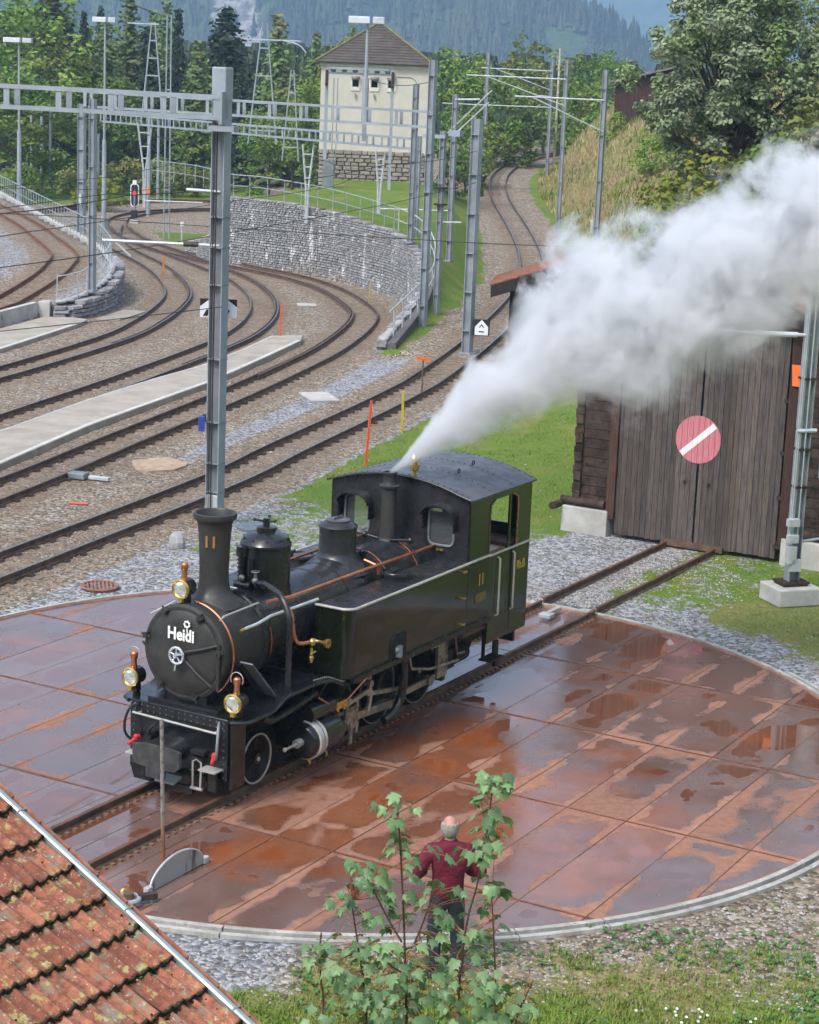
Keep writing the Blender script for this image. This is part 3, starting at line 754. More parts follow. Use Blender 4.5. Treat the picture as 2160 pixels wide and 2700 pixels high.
# rail clips along the near rail
b = MB(); b.box((0, 0, 0), (.05, .05, .022)); CLIP = b.mesh('clip', plain('clip_rust', (.20, .115, .075), .7, .1, .4))
nc = 0
for sd, o_ in ((-.53, -.10), (-.53, .10), (.53, -.10)):
    for i in range(96):
        link('clip', CLIP, tt, (-7.3+i*.153, sd+o_, .014)); nc += 1
# coping ring and the pit wall
m_cop = NM('coping_concrete'); k = m_cop
cp = k.mix(k.ramp(k.noise(3, 6, .7), .35, .7), (.27, .265, .24), (.47, .46, .43)); cp = k.mix(k.ramp(k.noise(14, 5, .7), .58, .72), cp, (.16, .15, .12))
m_cop = k.bsdf(cp, .85, 0, k.bump(k.noise(30, 5, .7), .4, .012), .3)
cr = thing('turntable_kerb', 'thin double concrete kerb ring around the round turntable deck', 'kerb', tuple(TTC), 0)
for (ra, rb, zt) in ((TTR+.025, TTR+.10, .035), (TTR+.165, TTR+.24, .022)):
    n = 44
    for i in range(n):
        a0, a1 = 2*pi*i/n+.0012, 2*pi*(i+1)/n-.0012; q = 5
        if min(abs((a0-TTA+pi) % (2*pi)-pi), abs((a0-TTA) % (2*pi)-pi)) < .0: continue
        vs = []
        for j in range(q+1):
            a = a0+(a1-a0)*j/q
            for r_, z in ((ra, -.36), (rb, -.36), (rb, zt), (ra, zt)): vs.append((r_*cos(a), r_*sin(a), z+(.0)))
        f = []
        for j in range(q):
            for k_ in range(4): f.append((j*4+k_, (j+1)*4+k_, (j+1)*4+(k_+1) % 4, j*4+(k_+1) % 4))
        f += [(0, 1, 2, 3), tuple(q*4+e for e in (3, 2, 1, 0))]
        if (ra < TTR+.1) or sin((a0+a1)/2) < .35 : MB().add(vs, f).obj('kerb_block', m_cop, cr)
pit = MB(); pit.lathe([(TTR+.4, -.34), (TTR-.3, -.345)], tuple(TTC), n=96); pit.obj('turntable_pit', m_joint, kind='structure')
# lever post, guard disc, lock block on the deck
m_rod = NM('lever_steel'); k = m_rod
zz = k.n('SeparateXYZ'); k.l(k.obj(), zz.inputs[0])
rc = k.mix(k.ramp(zz.outputs[2], .25, .8), (.30, .12, .05), (.30, .29, .27)); rc = k.mix(k.ramp(k.noise(18, 4), .45, .7), rc, (.16, .10, .07))
m_rod = k.bsdf(rc, .6, .4, k.bump(k.noise(40, 3), .3, .004))
o = MB().cyl((0, 0, 0), (.0, .0, 1.86), .027, .024, 10).obj('lever_post', m_rod, label='upright rust-footed steel rod standing in front of the locomotive beam', cat='post')
o.location = TT(-6.05, -1.13, 0); o.rotation_euler = (R(2.5), R(-1), 0)
m_guard = NM('guard_sheet'); k = m_guard
gc = k.mix(k.ramp(k.noise(5, 5, .7, k.mapv(k.obj(), (1, 1, .25))), .52, .66), (.34, .36, .36), (.10, .10, .10)); m_guard = k.bsdf(gc, .5, .35, k.bump(k.noise(20, 3), .2, .01))
gd = thing('guard_plate', 'grey half-round sheet guard standing on the deck by the rod', 'guard', tuple(TT(-6.25, -1.48)), TTA)
pts = [(.53*cos(pi*i/20), .30*sin(pi*i/20)) for i in range(21)]
MB().prism(pts, -.012, .012, lambda a, b_, h: (a, h, b_+.01)).obj('sheet', m_guard, gd)
MB().tube([(a, 0, b_+.012) for a, b_ in pts], .014, 6).obj('edge_bar', m_galvl, gd)
for sx_ in (-.56, .56): MB().box((sx_, 0, .04), (.1, .07, .08)).obj('foot', m_cap, gd, bevel=.01)
wt = thing('wheel_stop', 'small grey and black hand wheel lying at the deck edge by the roof', 'hand wheel', tuple(TT(-7.2, -1.5, .06)), .4)
MB().torus((0, 0, .02), .12, .03, n=16).obj('rim', m_galv, wt); MB().cyl((0, 0, -.03), (0, 0, .09), .06).obj('hub', m_rail, wt); MB().box((.22, 0, .02), (.22, .08, .07)).obj('arm', m_bolt, wt)
lk = thing('track_lock', 'pale stained locking bolt lying between the rails behind the locomotive', 'lock', tuple(TT(6.95, .05, .05)), TTA)
MB().box((.1, 0, .04), (.5, .09, .09)).obj('bolt_bar', m_cop, lk, bevel=.015); MB().box((-.17, 0, .03), (.2, .22, .07)).obj('housing', m_galvl, lk, bevel=.01)

# ------------------------------------------------------------------ engine shed
def planks(name, t, m_list, x, y0, y1, zf, wd, th=.025, seed=1, gap=.004, z0=.12):
    rr = random.Random(seed); y = y0
    while y < y1-.02:
        w_ = min(wd*rr.uniform(.9, 1.1), y1-y); zt = zf(y+w_/2); b = MB()
        b.box((x+rr.uniform(-.004, .004), y+w_/2, (z0+zt)/2+rr.uniform(-.01, .01)), (th, w_-gap, zt-z0)); b.obj(name, m_list[rr.randrange(len(m_list))], t); y += w_
def wood(name, a, b_, rough=.85, sc=(1, 1, .06), fine=30):
    k = NM(name); v = k.obj()
    n1 = k.noise(fine*.4, 6, .7, k.mapv(v, (3, 3, sc[2]*3) if sc[2] < 1 else sc)); n2 = k.noise(fine, 4, .7, k.mapv(v, (3, 3, .12) if sc[2] < 1 else sc))
    c = k.mix(k.ramp(n1, .3, .7), a, b_); c = k.mix(k.ramp(n2, .50, .7), c, tuple(x*.45 for x in a))
    kk = k.n('HueSaturation'); k.l(c, kk.inputs['Color']); k.l(k.math('ADD', .72, k.math('MULTIPLY', k.rnd_obj(), .56)), kk.inputs['Value'])
    return k.bsdf(kk.outputs[0], rough, 0, k.bump(k.math('ADD', n1, n2), .55, .01), .25)
m_wgrey = wood('weathered_grey_brown_wood', (.058, .049, .045), (.128, .108, .100)); m_wgrey2 = wood('weathered_warm_wood', (.065, .052, .045), (.135, .110, .095))
m_wdark = wood('dark_brown_wood', (.050, .026, .020), (.10, .055, .042)); m_log = wood('dark_log_wood', (.022, .015, .013), (.075, .050, .040), .85, (1, 1, 1), 8)
m_black = wood('blackened_wood', (.014, .012, .012), (.035, .028, .026))
SX = 13.48
shed = thing('engine_shed', 'dark wooden engine shed with big plank doors and a red no-entry disc', 'shed', tuple(TTC), TTA)
dl = thing('shed_x', '', 'x') if False else None
def gable(v): return 4.75+ (3.0-abs(v))*.42
# doors: two leaves
for nm, a, b_, sd in (('door', .02, 1.76, 1), ('door', -1.76, -.02, -1)):
    leaf = link(nm, None, shed)
    planks('plank', leaf, [m_wgrey, m_wgrey, m_wgrey2], SX, a, b_, lambda v: 4.72, .118, .03, 5+sd, .008, .10)
    for zz_ in (.6, 2.35, 4.2): MB().box((SX+.035, (a+b_)/2, zz_), (.04, abs(b_-a)-.04, .14)).obj('ledge', m_wdark, leaf)
    for q in (.3, .0): pass
    MB().cyl((SX-.05, sd*.26, 1.36), (SX-.05, sd*.26, 1.44), .02).box((SX-.03, sd*.26, 1.40), (.03, .07, .05)).obj('latch', m_bolt, leaf)
for z_ in (.35, 1.35, 2.25, 3.3):
    MB().box((SX-.03, -1.80, z_), (.05, .16, .08)).obj('hinge', m_bolt, shed)
# frames
for v_ in (1.86, -1.90): MB().box((SX+.01, v_, 2.6), (.16, .18, 4.4)).obj('door_post', m_wdark, shed)
MB().box((SX, 0, 4.84), (.2, 3.95, .2)).obj('lintel', m_wdark, shed)
# round red disc with a white bar painted on the leaves: a thin disc fixed to the boards, split by the meeting line
k = NM('painted_disc_red'); rc = k.mix(k.ramp(k.noise(14, 5, .7, k.mapv(k.obj(), (3, 3, .2))), .35, .7), (.46, .13, .16), (.58, .23, .26)); m_disc = k.bsdf(rc, .75, 0, None, .3)
k = NM('painted_bar_white'); wc = k.mix(k.ramp(k.noise(14, 5, .7, k.mapv(k.obj(), (3, 3, .2))), .35, .7), (.62, .60, .62), (.80, .79, .80)); m_bar = k.bsdf(wc, .7, 0, None, .3)
dv, dz, dr = .03, 2.30, .49
n = 40
# per-plank strips so the paint follows the board joints
for hs in (-1, 1):
    y = .0
    while y < dr-.005:
        y2 = min(y+.119, dr); ya, yb = (y+.004, y2-.004)
        za = sqrt(max(0, dr*dr-ya*ya)); zb = sqrt(max(0, dr*dr-yb*yb)); ym = (ya+yb)/2; zm = sqrt(dr*dr-ym*ym)
        poly = [(hs*ya, -za), (hs*ym, -zm), (hs*yb, -zb), (hs*yb, zb), (hs*ym, zm), (hs*ya, za)]
        if hs > 0: poly = poly[::-1]
        MB().prism(poly, 0, .004, lambda a, b_, h: (SX-.022-h, dv+a, dz+b_)).obj('disc_paint', m_disc, shed); y += .119
ang = R(43)
e = MB(); L_, W_ = .475, .062
poly = [(-L_, -W_), (L_, -W_), (L_, W_), (-L_, W_)]
e.prism(poly, 0, .004, lambda a, b_, h: (SX-.0275-h, dv-(a*cos(ang)-b_*sin(ang)), dz+(a*sin(ang)+b_*cos(ang)))); e.obj('disc_bar', m_bar, shed)
# front wall beside the doors: stacked logs, then gable planks
for sd in (1, -1):
    z = .62; i = 0
    while z < 4.6:
        MB().box((SX+.12, sd*2.36, z+.1), (.17, .82+.05*(i % 2), .19)).obj('log', m_log, shed)
        MB().box((SX+4.65+.04*(i % 2), sd*2.66, z+.19), (9.4, .16, .185)).obj('log', m_log, shed)
        z += .2; i += 1
    MB().box((SX+.14, sd*2.42, .26), (.5, 1.05, .58)).obj('plinth', m_conc2, shed, bevel=.02)
    MB().box((SX+5.2, sd*2.86, .25), (9.2, .4, .6)).obj('plinth', m_conc2, shed, bevel=.02)
    MB().cyl((SX-.45, sd*3.0, .58), (SX+.3, sd*3.0, .58), .08).obj('sill_beam', m_log, shed)
    MB().cyl((SX+.0, sd*2.0, .66), (SX+.0, sd*3.0, .66), .09).obj('sill_beam', m_log, shed)
planks('gable_plank', shed, [m_wdark, m_black], SX+.04, -3.0, 3.0, lambda v: gable(v), .2, .03, 9, .006, 4.98)
k = NM('clay_roof_tile'); tc = k.mix(k.ramp(k.noise(4, 6, .7), .3, .7), (.17, .062, .036), (.28, .115, .065)); m_tile_far = k.bsdf(tc, .8, 0, k.bump(k.noise(20, 4), .4, .01), .3)
def pan_roof(t, x0, x1, ridge_z, eave_y, eave_z, m, cols=.25, rows=.4, cy=0.):
    for sd in (1, -1):
        a = Vector((0, 0, ridge_z)); b_ = Vector((0, sd*eave_y, eave_z)); n_r = int((b_-a).length/rows)
        mass = MB()
        for i in range(n_r):
            p = a.lerp(b_, i/n_r); q = a.lerp(b_, (i+1.12)/n_r)
            x = x0; up_ = Vector((0, 0, .03))
            while x < x1:
                mass.add([(x+.01, p.y+cy, p.z), (x+cols-.01, p.y+cy, p.z), (x+cols-.01, q.y+cy, q.z+.045), (x+.01, q.y+cy, q.z+.045), (x+.01, p.y+cy, p.z-.03), (x+cols-.01, p.y+cy, p.z-.03), (x+cols-.01, q.y+cy, q.z), (x+.01, q.y+cy, q.z)], [(0, 1, 2, 3), (4, 7, 6, 5), (0, 3, 7, 4), (1, 5, 6, 2), (2, 6, 7, 3), (0, 4, 5, 1)]); x += cols
        mass.obj('roof_tiles', m, t, kind='stuff')
pan_roof(shed, SX-.5, SX+9.6, 6.05, 3.45, 4.55, m_tile_far)
for sd in (1, -1):
    b = MB(); y0_, z0_, y1_, z1_ = 0, 5.98, sd*3.5, 4.47
    b.add([(SX-.54, y0_, z0_), (SX-.54, y1_, z1_), (SX-.54, y1_, z1_-.2), (SX-.54, y0_, z0_-.2), (SX-.49, y0_, z0_), (SX-.49, y1_, z1_), (SX-.49, y1_, z1_-.2), (SX-.49, y0_, z0_-.2)], [(0, 1, 2, 3), (7, 6, 5, 4), (0, 4, 5, 1), (3, 2, 6, 7), (1, 5, 6, 2), (0, 3, 7, 4)]); b.obj('bargeboard', m_black, shed)
b = MB(); b.box((SX+9.4, 0, 2.4), (.1, 5.7, 4.8)); b.obj('rear_wall', m_black, shed)
# small shed with a tiled roof behind the steam
def small_shed(label, cx, cy, z0, rz, wx, dy, eave, ridge, over=.55, m=m_black):
    t = thing('small_shed', label, 'shed', (cx, cy, z0), rz)
    for x in (-wx/2, wx/2): planks('wall_plank', t, [m, m_black], x, -dy/2, dy/2, lambda v: eave, .3, .04, 3, .01, -.4)
    rr = random.Random(2); x = -wx/2
    while x < wx/2-.01:
        w_ = min(.2, wx/2-x); zt = eave+(ridge-eave)*(1-abs(x+w_/2)/(wx/2))
        for yy in (-dy/2, dy/2): MB().box((x+w_/2, yy, (zt-.4)/2), (w_-.008, .04, zt+.4)).obj('gable_plank', m if rr.random() < .5 else m_black, t)
        x += w_
    ew = wx/2+over; ez = eave-(ridge-eave)/(wx/2)*over
    for sd in (1, -1):
        mass = MB(); a = Vector((0, 0, ridge+.12)); b_ = Vector((sd*ew, 0, ez+.12)); n_r = int((b_-a).length/.4)
        for i in range(n_r):
            p = a.lerp(b_, i/n_r); q = a.lerp(b_, (i+1.1)/n_r); y = -dy/2-.6
            while y < dy/2+.6:
                mass.add([(p.x, y+.01, p.z), (p.x, y+.24, p.z), (q.x, y+.24, q.z+.04), (q.x, y+.01, q.z+.04), (p.x, y+.01, p.z-.05), (p.x, y+.24, p.z-.05), (q.x, y+.24, q.z-.01), (q.x, y+.01, q.z-.01)], [(0, 1, 2, 3), (7, 6, 5, 4), (0, 3, 7, 4), (1, 5, 6, 2), (2, 6, 7, 3), (0, 4, 5, 1)]); y += .25
        mass.obj('roof_tiles', m_tile_far, t, kind='stuff')
        b = MB(); b.add([(0, -dy/2-.62, ridge+.08), (sd*ew, -dy/2-.62, ez+.1), (sd*ew, -dy/2-.62, ez-.30), (0, -dy/2-.62, ridge-.32), (0, -dy/2-.58, ridge+.08), (sd*ew, -dy/2-.58, ez+.1), (sd*ew, -dy/2-.58, ez-.30), (0, -dy/2-.58, ridge-.32)], [(0, 1, 2, 3), (7, 6, 5, 4), (0, 4, 5, 1), (3, 2, 6, 7), (1, 5, 6, 2), (0, 3, 7, 4)]); b.obj('bargeboard', m_black, t)
    return t
small_shed('black wooden hut with an orange tiled roof beside the line, half hidden by the steam', 4.72, 66.9, .0, -.10, 3.2, 1.9, 2.72, 3.28, .62)
small_shed('second tiled hut behind the black hut, only its orange roof corner showing', 7.35, 80.5, .55, .0, 2.0, 3, 1.0, 1.75, .35)
# hillside barn
bt = thing('hillside_barn', 'dark red-brown plank barn on the hillside beside the big tree', 'barn', (13.2, 125, 7.3), -.22)
rr = random.Random(4); x = -1.6
k = NM('barn_wood'); bc = k.mix(k.ramp(k.noise(6, 6, .7, k.mapv(k.obj(), (4, 4, .3))), .3, .7), (.030, .014, .013), (.075, .036, .033)); m_barn = k.bsdf(bc, .85, 0, None, .3)
while x < 1.9:
    MB().box((x, 0, (1.9+(x+1.6)*.26)/2-.6), (.21, .06, 1.9+(x+1.6)*.26+1.2)).obj('plank', m_barn, bt); x += .22
y = .1
while y < 4: MB().box((-1.68, y, .4), (.06, .28, 3.0)).obj('plank', m_barn, bt); y += .3
b = MB(); b.add([(-2.1, -.5, 1.86), (2.3, -.5, 3.0), (2.3, 4.4, 3.0), (-2.1, 4.4, 1.86), (-2.1, -.5, 1.74), (2.3, -.5, 2.88), (2.3, 4.4, 2.88), (-2.1, 4.4, 1.74)], [(0, 1, 2, 3), (7, 6, 5, 4), (0, 4, 5, 1), (1, 5, 6, 2), (2, 6, 7, 3), (3, 7, 4, 0)])
b.obj('roof', plain('barn_roof_grey', (.13, .125, .13), .8, 0, .3, 3), bt)
MB().box((1.9, 2, .8), (.06, 4, 3.6)).obj('side_wall', m_barn, bt)
# ------------------------------------------------------------------ steam locomotive (x = along the track, front at -x; z=0 deck)
m_blk = plain('loco_black_gloss', (.010, .011, .013), .24, 0, .3, 3, .04, 30, .6)
m_sat = plain('loco_black_satin', (.017, .018, .021), .27, 0, .25, 4, .08, 40, .5, dirt=(.030, .029, .029))
m_smk = plain('smokebox_graphite', (.033, .032, .031), .50, .15, .2, 4, .08, 60, .5, dirt=(.055, .050, .046))
m_under = plain('loco_underframe', (.014, .013, .013), .55, .1, .4, 6, .3, 30, .5, dirt=(.04, .03, .022))
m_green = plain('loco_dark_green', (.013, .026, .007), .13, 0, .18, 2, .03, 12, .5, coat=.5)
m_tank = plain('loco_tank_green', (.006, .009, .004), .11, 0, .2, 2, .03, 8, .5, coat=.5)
m_roof = plain('cab_roof_grey', (.060, .060, .064), .38, .1, .2, 3, .06, 40, .6, dirt=(.085, .084, .088))
m_stl = plain('bright_steel', (.46, .45, .42), .38, .35, .12, 8, .05)
m_oily = plain('oily_motion_steel', (.34, .31, .27), .42, .75, .35, 8, .15, 40, dirt=(.09, .07, .05))
m_cop_ = plain('copper', (.62, .24, .13), .33, .85, .2, 6, .05)
m_brs = plain('brass', (.62, .43, .14), .28, .9, .15, 6, .04)
m_gold = plain('gold_lettering', (.50, .36, .06), .5, .2, .08, 6, 0)
m_wht = plain('white_lettering', (.80, .80, .78), .5, 0, .04, 6, 0)
m_redp = plain('red_tap_paint', (.50, .02, .025), .4, 0, .1, 6, 0)
m_galv_s = plain('worn_rivet_heads', (.16, .16, .16), .4, .5, .2)
m_bufg = plain('buffer_worn_grey', (.055, .055, .056), .5, .2, .35, 8, .2)
m_lens = plain('lamp_glass', (.80, .82, .80), .08, .75, .05, 3, 0)
m_hole = plain('dark_hole_shade', (.006, .006, .006), .9)  # near-black standing in for unlit insides: tank opening, tower windows
k = NM('cab_window_glass'); m_glass = k.bsdf((.10, .12, .12), .05, 0, None, .7); k.b.inputs['Alpha'].default_value = .35
m_cabin = plain('cab_inside_wood', (.10, .055, .03), .6)
LO = thing('steam_locomotive', 'black and dark green small steam tank locomotive numbered 11 standing on the turntable', 'locomotive', tuple(TTC), TTA)
ZR = .115                                             # top of rail
def lp(name, b, m, par=None, smooth=35, bevel=0): return b.obj(name, m, par or LO, smooth, bevel)

# ---- boiler, smokebox
AX = 1.985
bo = lp('boiler', MB().lathe([(.53, -3.25), (.555, -3.23), (.555, 1.32)], (0, 0, AX), 'x', 40), m_sat)
for x in (-2.9, -1.35, .0, 1.1): lp('boiler_band', MB().lathe([(.557, x-.025), (.565, x-.02), (.565, x+.02), (.557, x+.025)], (0, 0, AX), 'x', 40), m_sat, bo)
sb = lp('smokebox', MB().lathe([(.30, -4.14), (.60, -4.14), (.615, -4.12), (.615, -3.12), (.585, -3.06)], (0, 0, AX), 'x', 44), m_smk)
lp('smokebox_ring', MB().lathe([(.616, -4.13), (.632, -4.12), (.632, -4.04), (.616, -4.03)], (0, 0, AX), 'x', 44), m_smk, sb)
for x0 in (-3.16,): lp('saddle_band', MB().lathe([(.618, x0-.05), (.65, x0-.03), (.65, x0+.06), (.60, x0+.14)], (0, 0, AX), 'x', 40), m_blk, sb)
b = MB()
for x in (-4.075, -3.2):
    for i in range(44): a = 2*pi*i/44; b.sphere((x, .634*cos(a), AX+.634*sin(a)), .011, 5, 3)
tag(lp('rivets', b, m_smk, sb, None), kind='stuff')
door = lp('smokebox_door', MB().lathe([(0, -4.215), (.2, -4.21), (.38, -4.195), (.52, -4.17), (.555, -4.15), (.555, -4.13)], (0, 0, AX), 'x', 44), m_smk)
wh = MB().torus((-4.30, .0, AX), .105, .017, 'x', 22, 8)
for i in range(5): a = 2*pi*i/5+.3; wh.cyl((-4.30, 0, AX), (-4.30, .1*cos(a), AX+.1*sin(a)), .010, n=6)
wh.cyl((-4.34, 0, AX), (-4.2, 0, AX), .028).cyl((-4.31, .0, AX-.1), (-4.32, .01, AX-.2), .011, n=6); lp('hand_wheel', wh, plain('polished_wheel', (.60, .62, .68), .3, .6, .08), door)
for dy, dz, y0_, z0_ in ((-.56, .20, -.05, .03), (-.47, -.36, -.05, -.03)):
    b = MB(); d = Vector((0, dy, dz)); b.tube([(-4.235, y0_, AX+z0_), (-4.225, dy*.6, AX+dz*.6), (-4.185, dy, AX+dz)], [.022, .02, .016], 6); lp('hinge_strap', b, m_smk, door)
lp('hinge_bar', MB().cyl((-4.18, -.565, AX-.40), (-4.18, -.565, AX+.22), .022, n=8), m_smk, door)
for a in (10, 62, 118, 165, 236, 292):
    c, s = cos(R(a)), sin(R(a)); b = MB(); b.box((-4.17, -.585*c, AX+.585*s), (.09, .07, .07), rx=R(a)); b.cyl((-4.23, -.56*c, AX+.56*s), (-4.15, -.56*c, AX+.56*s), .02, n=6); b.cyl((-4.19, -.52*c, AX+.52*s), (-4.19, -.66*c, AX+.66*s), .014, n=6); lp('door_clamp', b, m_smk, door)
# name on the door: reads from the front (-x side); local +y is to the viewer's left
MT = Matrix(((0, 0, -1, 0), (-1, 0, 0, 0), (0, 1, 0, 0), (0, 0, 0, 1)))
def facing_front(x, y, z): return Matrix.Translation((x, y, z)) @ MT
text('name_lettering', 'Heidi', .222, m_wht, LO, facing_front(-4.222, -.01, AX+.255), .004, .88, .006)
b = MB().torus((-4.224, -.105, AX+.41), .036, .012, 'x', 14, 5)
b.cyl((-4.224, -.105, AX+.375), (-4.224, -.115, AX+.27), .010, n=6)
for i in range(7): a = 2*pi*i/7; b.sphere((-4.224, -.105+.042*cos(a), AX+.41+.042*sin(a)), .013, 6, 4)
lp('name_rosette', b, m_wht)
# ---- chimney
ch = lp('chimney', MB().lathe([(.40, 2.50), (.36, 2.56), (.27, 2.62), (.215, 2.70), (.192, 2.82), (.192, 3.0), (.205, 3.35), (.225, 3.58), (.245, 3.62), (.280, 3.645), (.287, 3.68), (.280, 3.715), (.250, 3.72), (.235, 3.70), (.20, 3.4), (.17, 2.9), (0, 2.85)], (-3.50, 0, 0), 'z', 36), m_smk)
MS = Matrix(((1, 0, 0, 0), (0, 0, -1, 0), (0, 1, 0, 0), (0, 0, 0, 1)))      # text in the xz-plane facing -y
Ma = Matrix.Translation((-3.50, 0, 3.36)) @ Matrix.Rotation(R(-50), 4, 'Z') @ Matrix.Translation((0, -.212, 0)) @ MS
text('chimney_number', '1', .21, plain('copper_number', (.50, .24, .08), .4, .5, .05, 6, 0), LO, Matrix.Translation((-3.50, 0, 3.36)) @ Matrix.Rotation(R(-58), 4, 'Z') @ Matrix.Translation((0, -.213, 0)) @ MS, .004, 1, .004)
text('chimney_number', '1', .21, bpy.data.materials['copper_number'], LO, Matrix.Translation((-3.50, 0, 3.36)) @ Matrix.Rotation(R(-84), 4, 'Z') @ Matrix.Translation((0, -.213, 0)) @ MS, .004, 1, .004)
# ---- sand dome with air pump in front
d1 = lp('sand_dome', MB().lathe([(.40, 2.36), (.35, 2.46), (.335, 2.55), (.335, 3.05), (.345, 3.06), (.345, 3.10), (.33, 3.12), (.30, 3.19), (.22, 3.23), (.13, 3.245), (.13, 3.31), (.10, 3.32), (0, 3.325)], (-2.30, 0, 0), 'z', 36), m_blk)
b = MB().cyl((-2.3, 0, 3.3), (-2.3, 0, 3.43), .045)
for a in (20, 140, 255): b.cyl((-2.3, 0, 3.38), (-2.3+.17*cos(R(a)), .17*sin(R(a)), 3.42), .022, .012, 6); b.sphere((-2.3+.17*cos(R(a)), .17*sin(R(a)), 3.42), .025, 6, 4)
lp('dome_valve', b, m_blk, d1)
b = MB()
for i in range(10): a = 2*pi*i/10; b.sphere((-2.3+.31*cos(a), .31*sin(a), 3.17), .018, 5, 3)
lp('dome_bolts', b, m_blk, d1)
pmp = lp('air_pump', MB().cyl((-2.62, .16, 2.5), (-2.62, .16, 3.05), .055).cyl((-2.62, .16, 2.95), (-2.62, .16, 3.08), .085).cyl((-2.66, .0, 2.5), (-2.66, 0, 2.92), .04).cyl((-2.72, -.05, 2.58), (-2.72, .2, 2.58), .05).cyl((-2.75, -.2, 2.58), (-2.55, -.2, 2.58), .045), m_blk)
b = MB()
for i in range(8): b.cyl((-2.62, .16, 2.56+i*.055), (-2.62, .16, 2.575+i*.055), .072, n=10)
lp('cooling_ribs', b, m_blk, pmp); lp('valve_fitting', MB().sphere((-2.74, .08, 2.68), .045), m_oily, pmp); lp('valve_fitting', MB().sphere((-2.72, -.12, 2.66), .05).cyl((-2.72, -.12, 2.6), (-2.72, -.12, 2.78), .02).torus((-2.72, -.12, 2.79), .05, .01, n=12, m=5), m_oily, pmp)
# ---- second dome and whistle stand
d2 = lp('steam_dome', MB().lathe([(.52, 2.36), (.40, 2.47), (.30, 2.56), (.268, 2.64), (.268, 2.98), (.28, 2.985), (.28, 3.0), (.262, 3.02), (.20, 3.06), (.12, 3.075), (0, 3.08)], (-.45, 0, 0), 'z', 36), m_sat)
lp('dome_lid', MB().lathe([(.17, 3.05), (.175, 3.09), (.15, 3.10), (0, 3.105)], (-.45, 0, 0), 'z', 28).cyl((-.56, 0, 3.12), (-.34, 0, 3.12), .012, n=6).cyl((-.56, 0, 3.09), (-.56, 0, 3.12), .01, n=6).cyl((-.34, 0, 3.09), (-.34, 0, 3.12), .01, n=6), m_roof, d2)
vp = lp('safety_valve_pipe', MB().lathe([(.21, 2.46), (.17, 2.52), (.125, 2.56), (.12, 2.62), (.112, 3.2), (.112, 3.32), (.15, 3.335), (.155, 3.36), (.11, 3.375), (.098, 3.40), (.098, 3.52), (.105, 3.53), (.105, 3.56), (.08, 3.565), (.07, 3.5), (0, 3.48)], (.97, 0, 0), 'z', 28), m_smk)
lp('pipe_fittings', MB().cyl((.86, -.1, 2.56), (1.02, -.36, 2.56), .025).sphere((1.02, -.36, 2.56), .05).cyl((.86, .1, 2.56), (.8, .3, 2.60), .025).sphere((.8, .3, 2.60), .05), m_blk, vp)
wz = lp('whistle', MB().lathe([(.04, 3.42), (.085, 3.44), (.085, 3.47), (.035, 3.50), (.035, 3.53), (.07, 3.55), (.07, 3.63), (.045, 3.65), (.045, 3.67), (.085, 3.69), (.09, 3.73), (.06, 3.78), (0, 3.79)], (1.42, -.16, .0), 'z', 18), m_brs)
# ---- front platform, beam
fr = lp('front_beam', MB().box((-4.20, 0, .84), (.05, 1.52, .82)), m_blk, bevel=.01)
for y_ in (-.79, .79): lp('step_skirt', MB().box((-4.03, y_, .74), (.30, .03, .86)), m_blk)
lp('lower_plate', MB().box((-4.26, .12, .32), (.06, 1.15, .26), ry=-.35).box((-4.24, -.02, .22), (.1, .5, .1)), m_blk)
b = MB()
for i in range(15): b.sphere((-4.228, -.69+i*.0986, 1.20), .012, 5, 3); b.sphere((-4.228, -.69+i*.0986, 1.13), .012, 5, 3)
for i in range(9): b.sphere((-4.228, -.71, .47+i*.09), .012, 5, 3); b.sphere((-4.228, .71, .47+i*.09), .012, 5, 3)
for i in range(5): b.sphere((-4.228, -.4+i*.2, .47), .012, 5, 3)
tag(lp('beam_rivets', b, m_galv_s, fr, None), kind='stuff')
# running plate with the raised S-shaped part; outline in plan, bent in height
def rp_z(x): return 1.245 + .15*sm(x, -3.55, -3.15)*(1-sm(x, -2.35, -1.95)) + .02*sm(x, -2.3, -1.9)
b = MB(); xs = [-4.22+i*.09 for i in range(28)]; vs = []
for x in xs:
    w_ = .98 if x > -3.95 else .80+.18*sqrt(max(0, 1-((-3.95-x)/.27)**2))
    w_ += .05*sm(x, -3.4, -3.0)+.10*sm(x, -2.6, -2.1)
    z = rp_z(x)
    for y, zz_ in ((-w_, z-.03), (w_, z-.03), (w_, z), (-w_, z)): vs.append((x, y, zz_))
f = []
for i in range(len(xs)-1):
    for k_ in range(4): f.append((i*4+k_, (i+1)*4+k_, (i+1)*4+(k_+1) % 4, i*4+(k_+1) % 4))
f += [(0, 1, 2, 3), tuple((len(xs)-1)*4+q for q in (3, 2, 1, 0))]
plat = lp('running_plate', b.add(vs, f), m_blk, smooth=50)
for s_ in (-1, 1):
    e = MB().tube([(x, s_*((.98 if x > -3.95 else .80+.18*sqrt(max(0, 1-((-3.95-x)/.27)**2)))+.05*sm(x, -3.4, -3.0)+.10*sm(x, -2.6, -2.1)), rp_z(x)-.025) for x in xs], .03, 6); lp('plate_edge', e, m_blk, plat)
b = MB()
for i in range(16): t_ = i/15; b.sphere((-2.55+.6*t_, -.98-.12*t_, rp_z(-2.55+.6*t_)+.01), .012, 5, 3)
lp('plate_bolts', b, m_stl, plat, None)
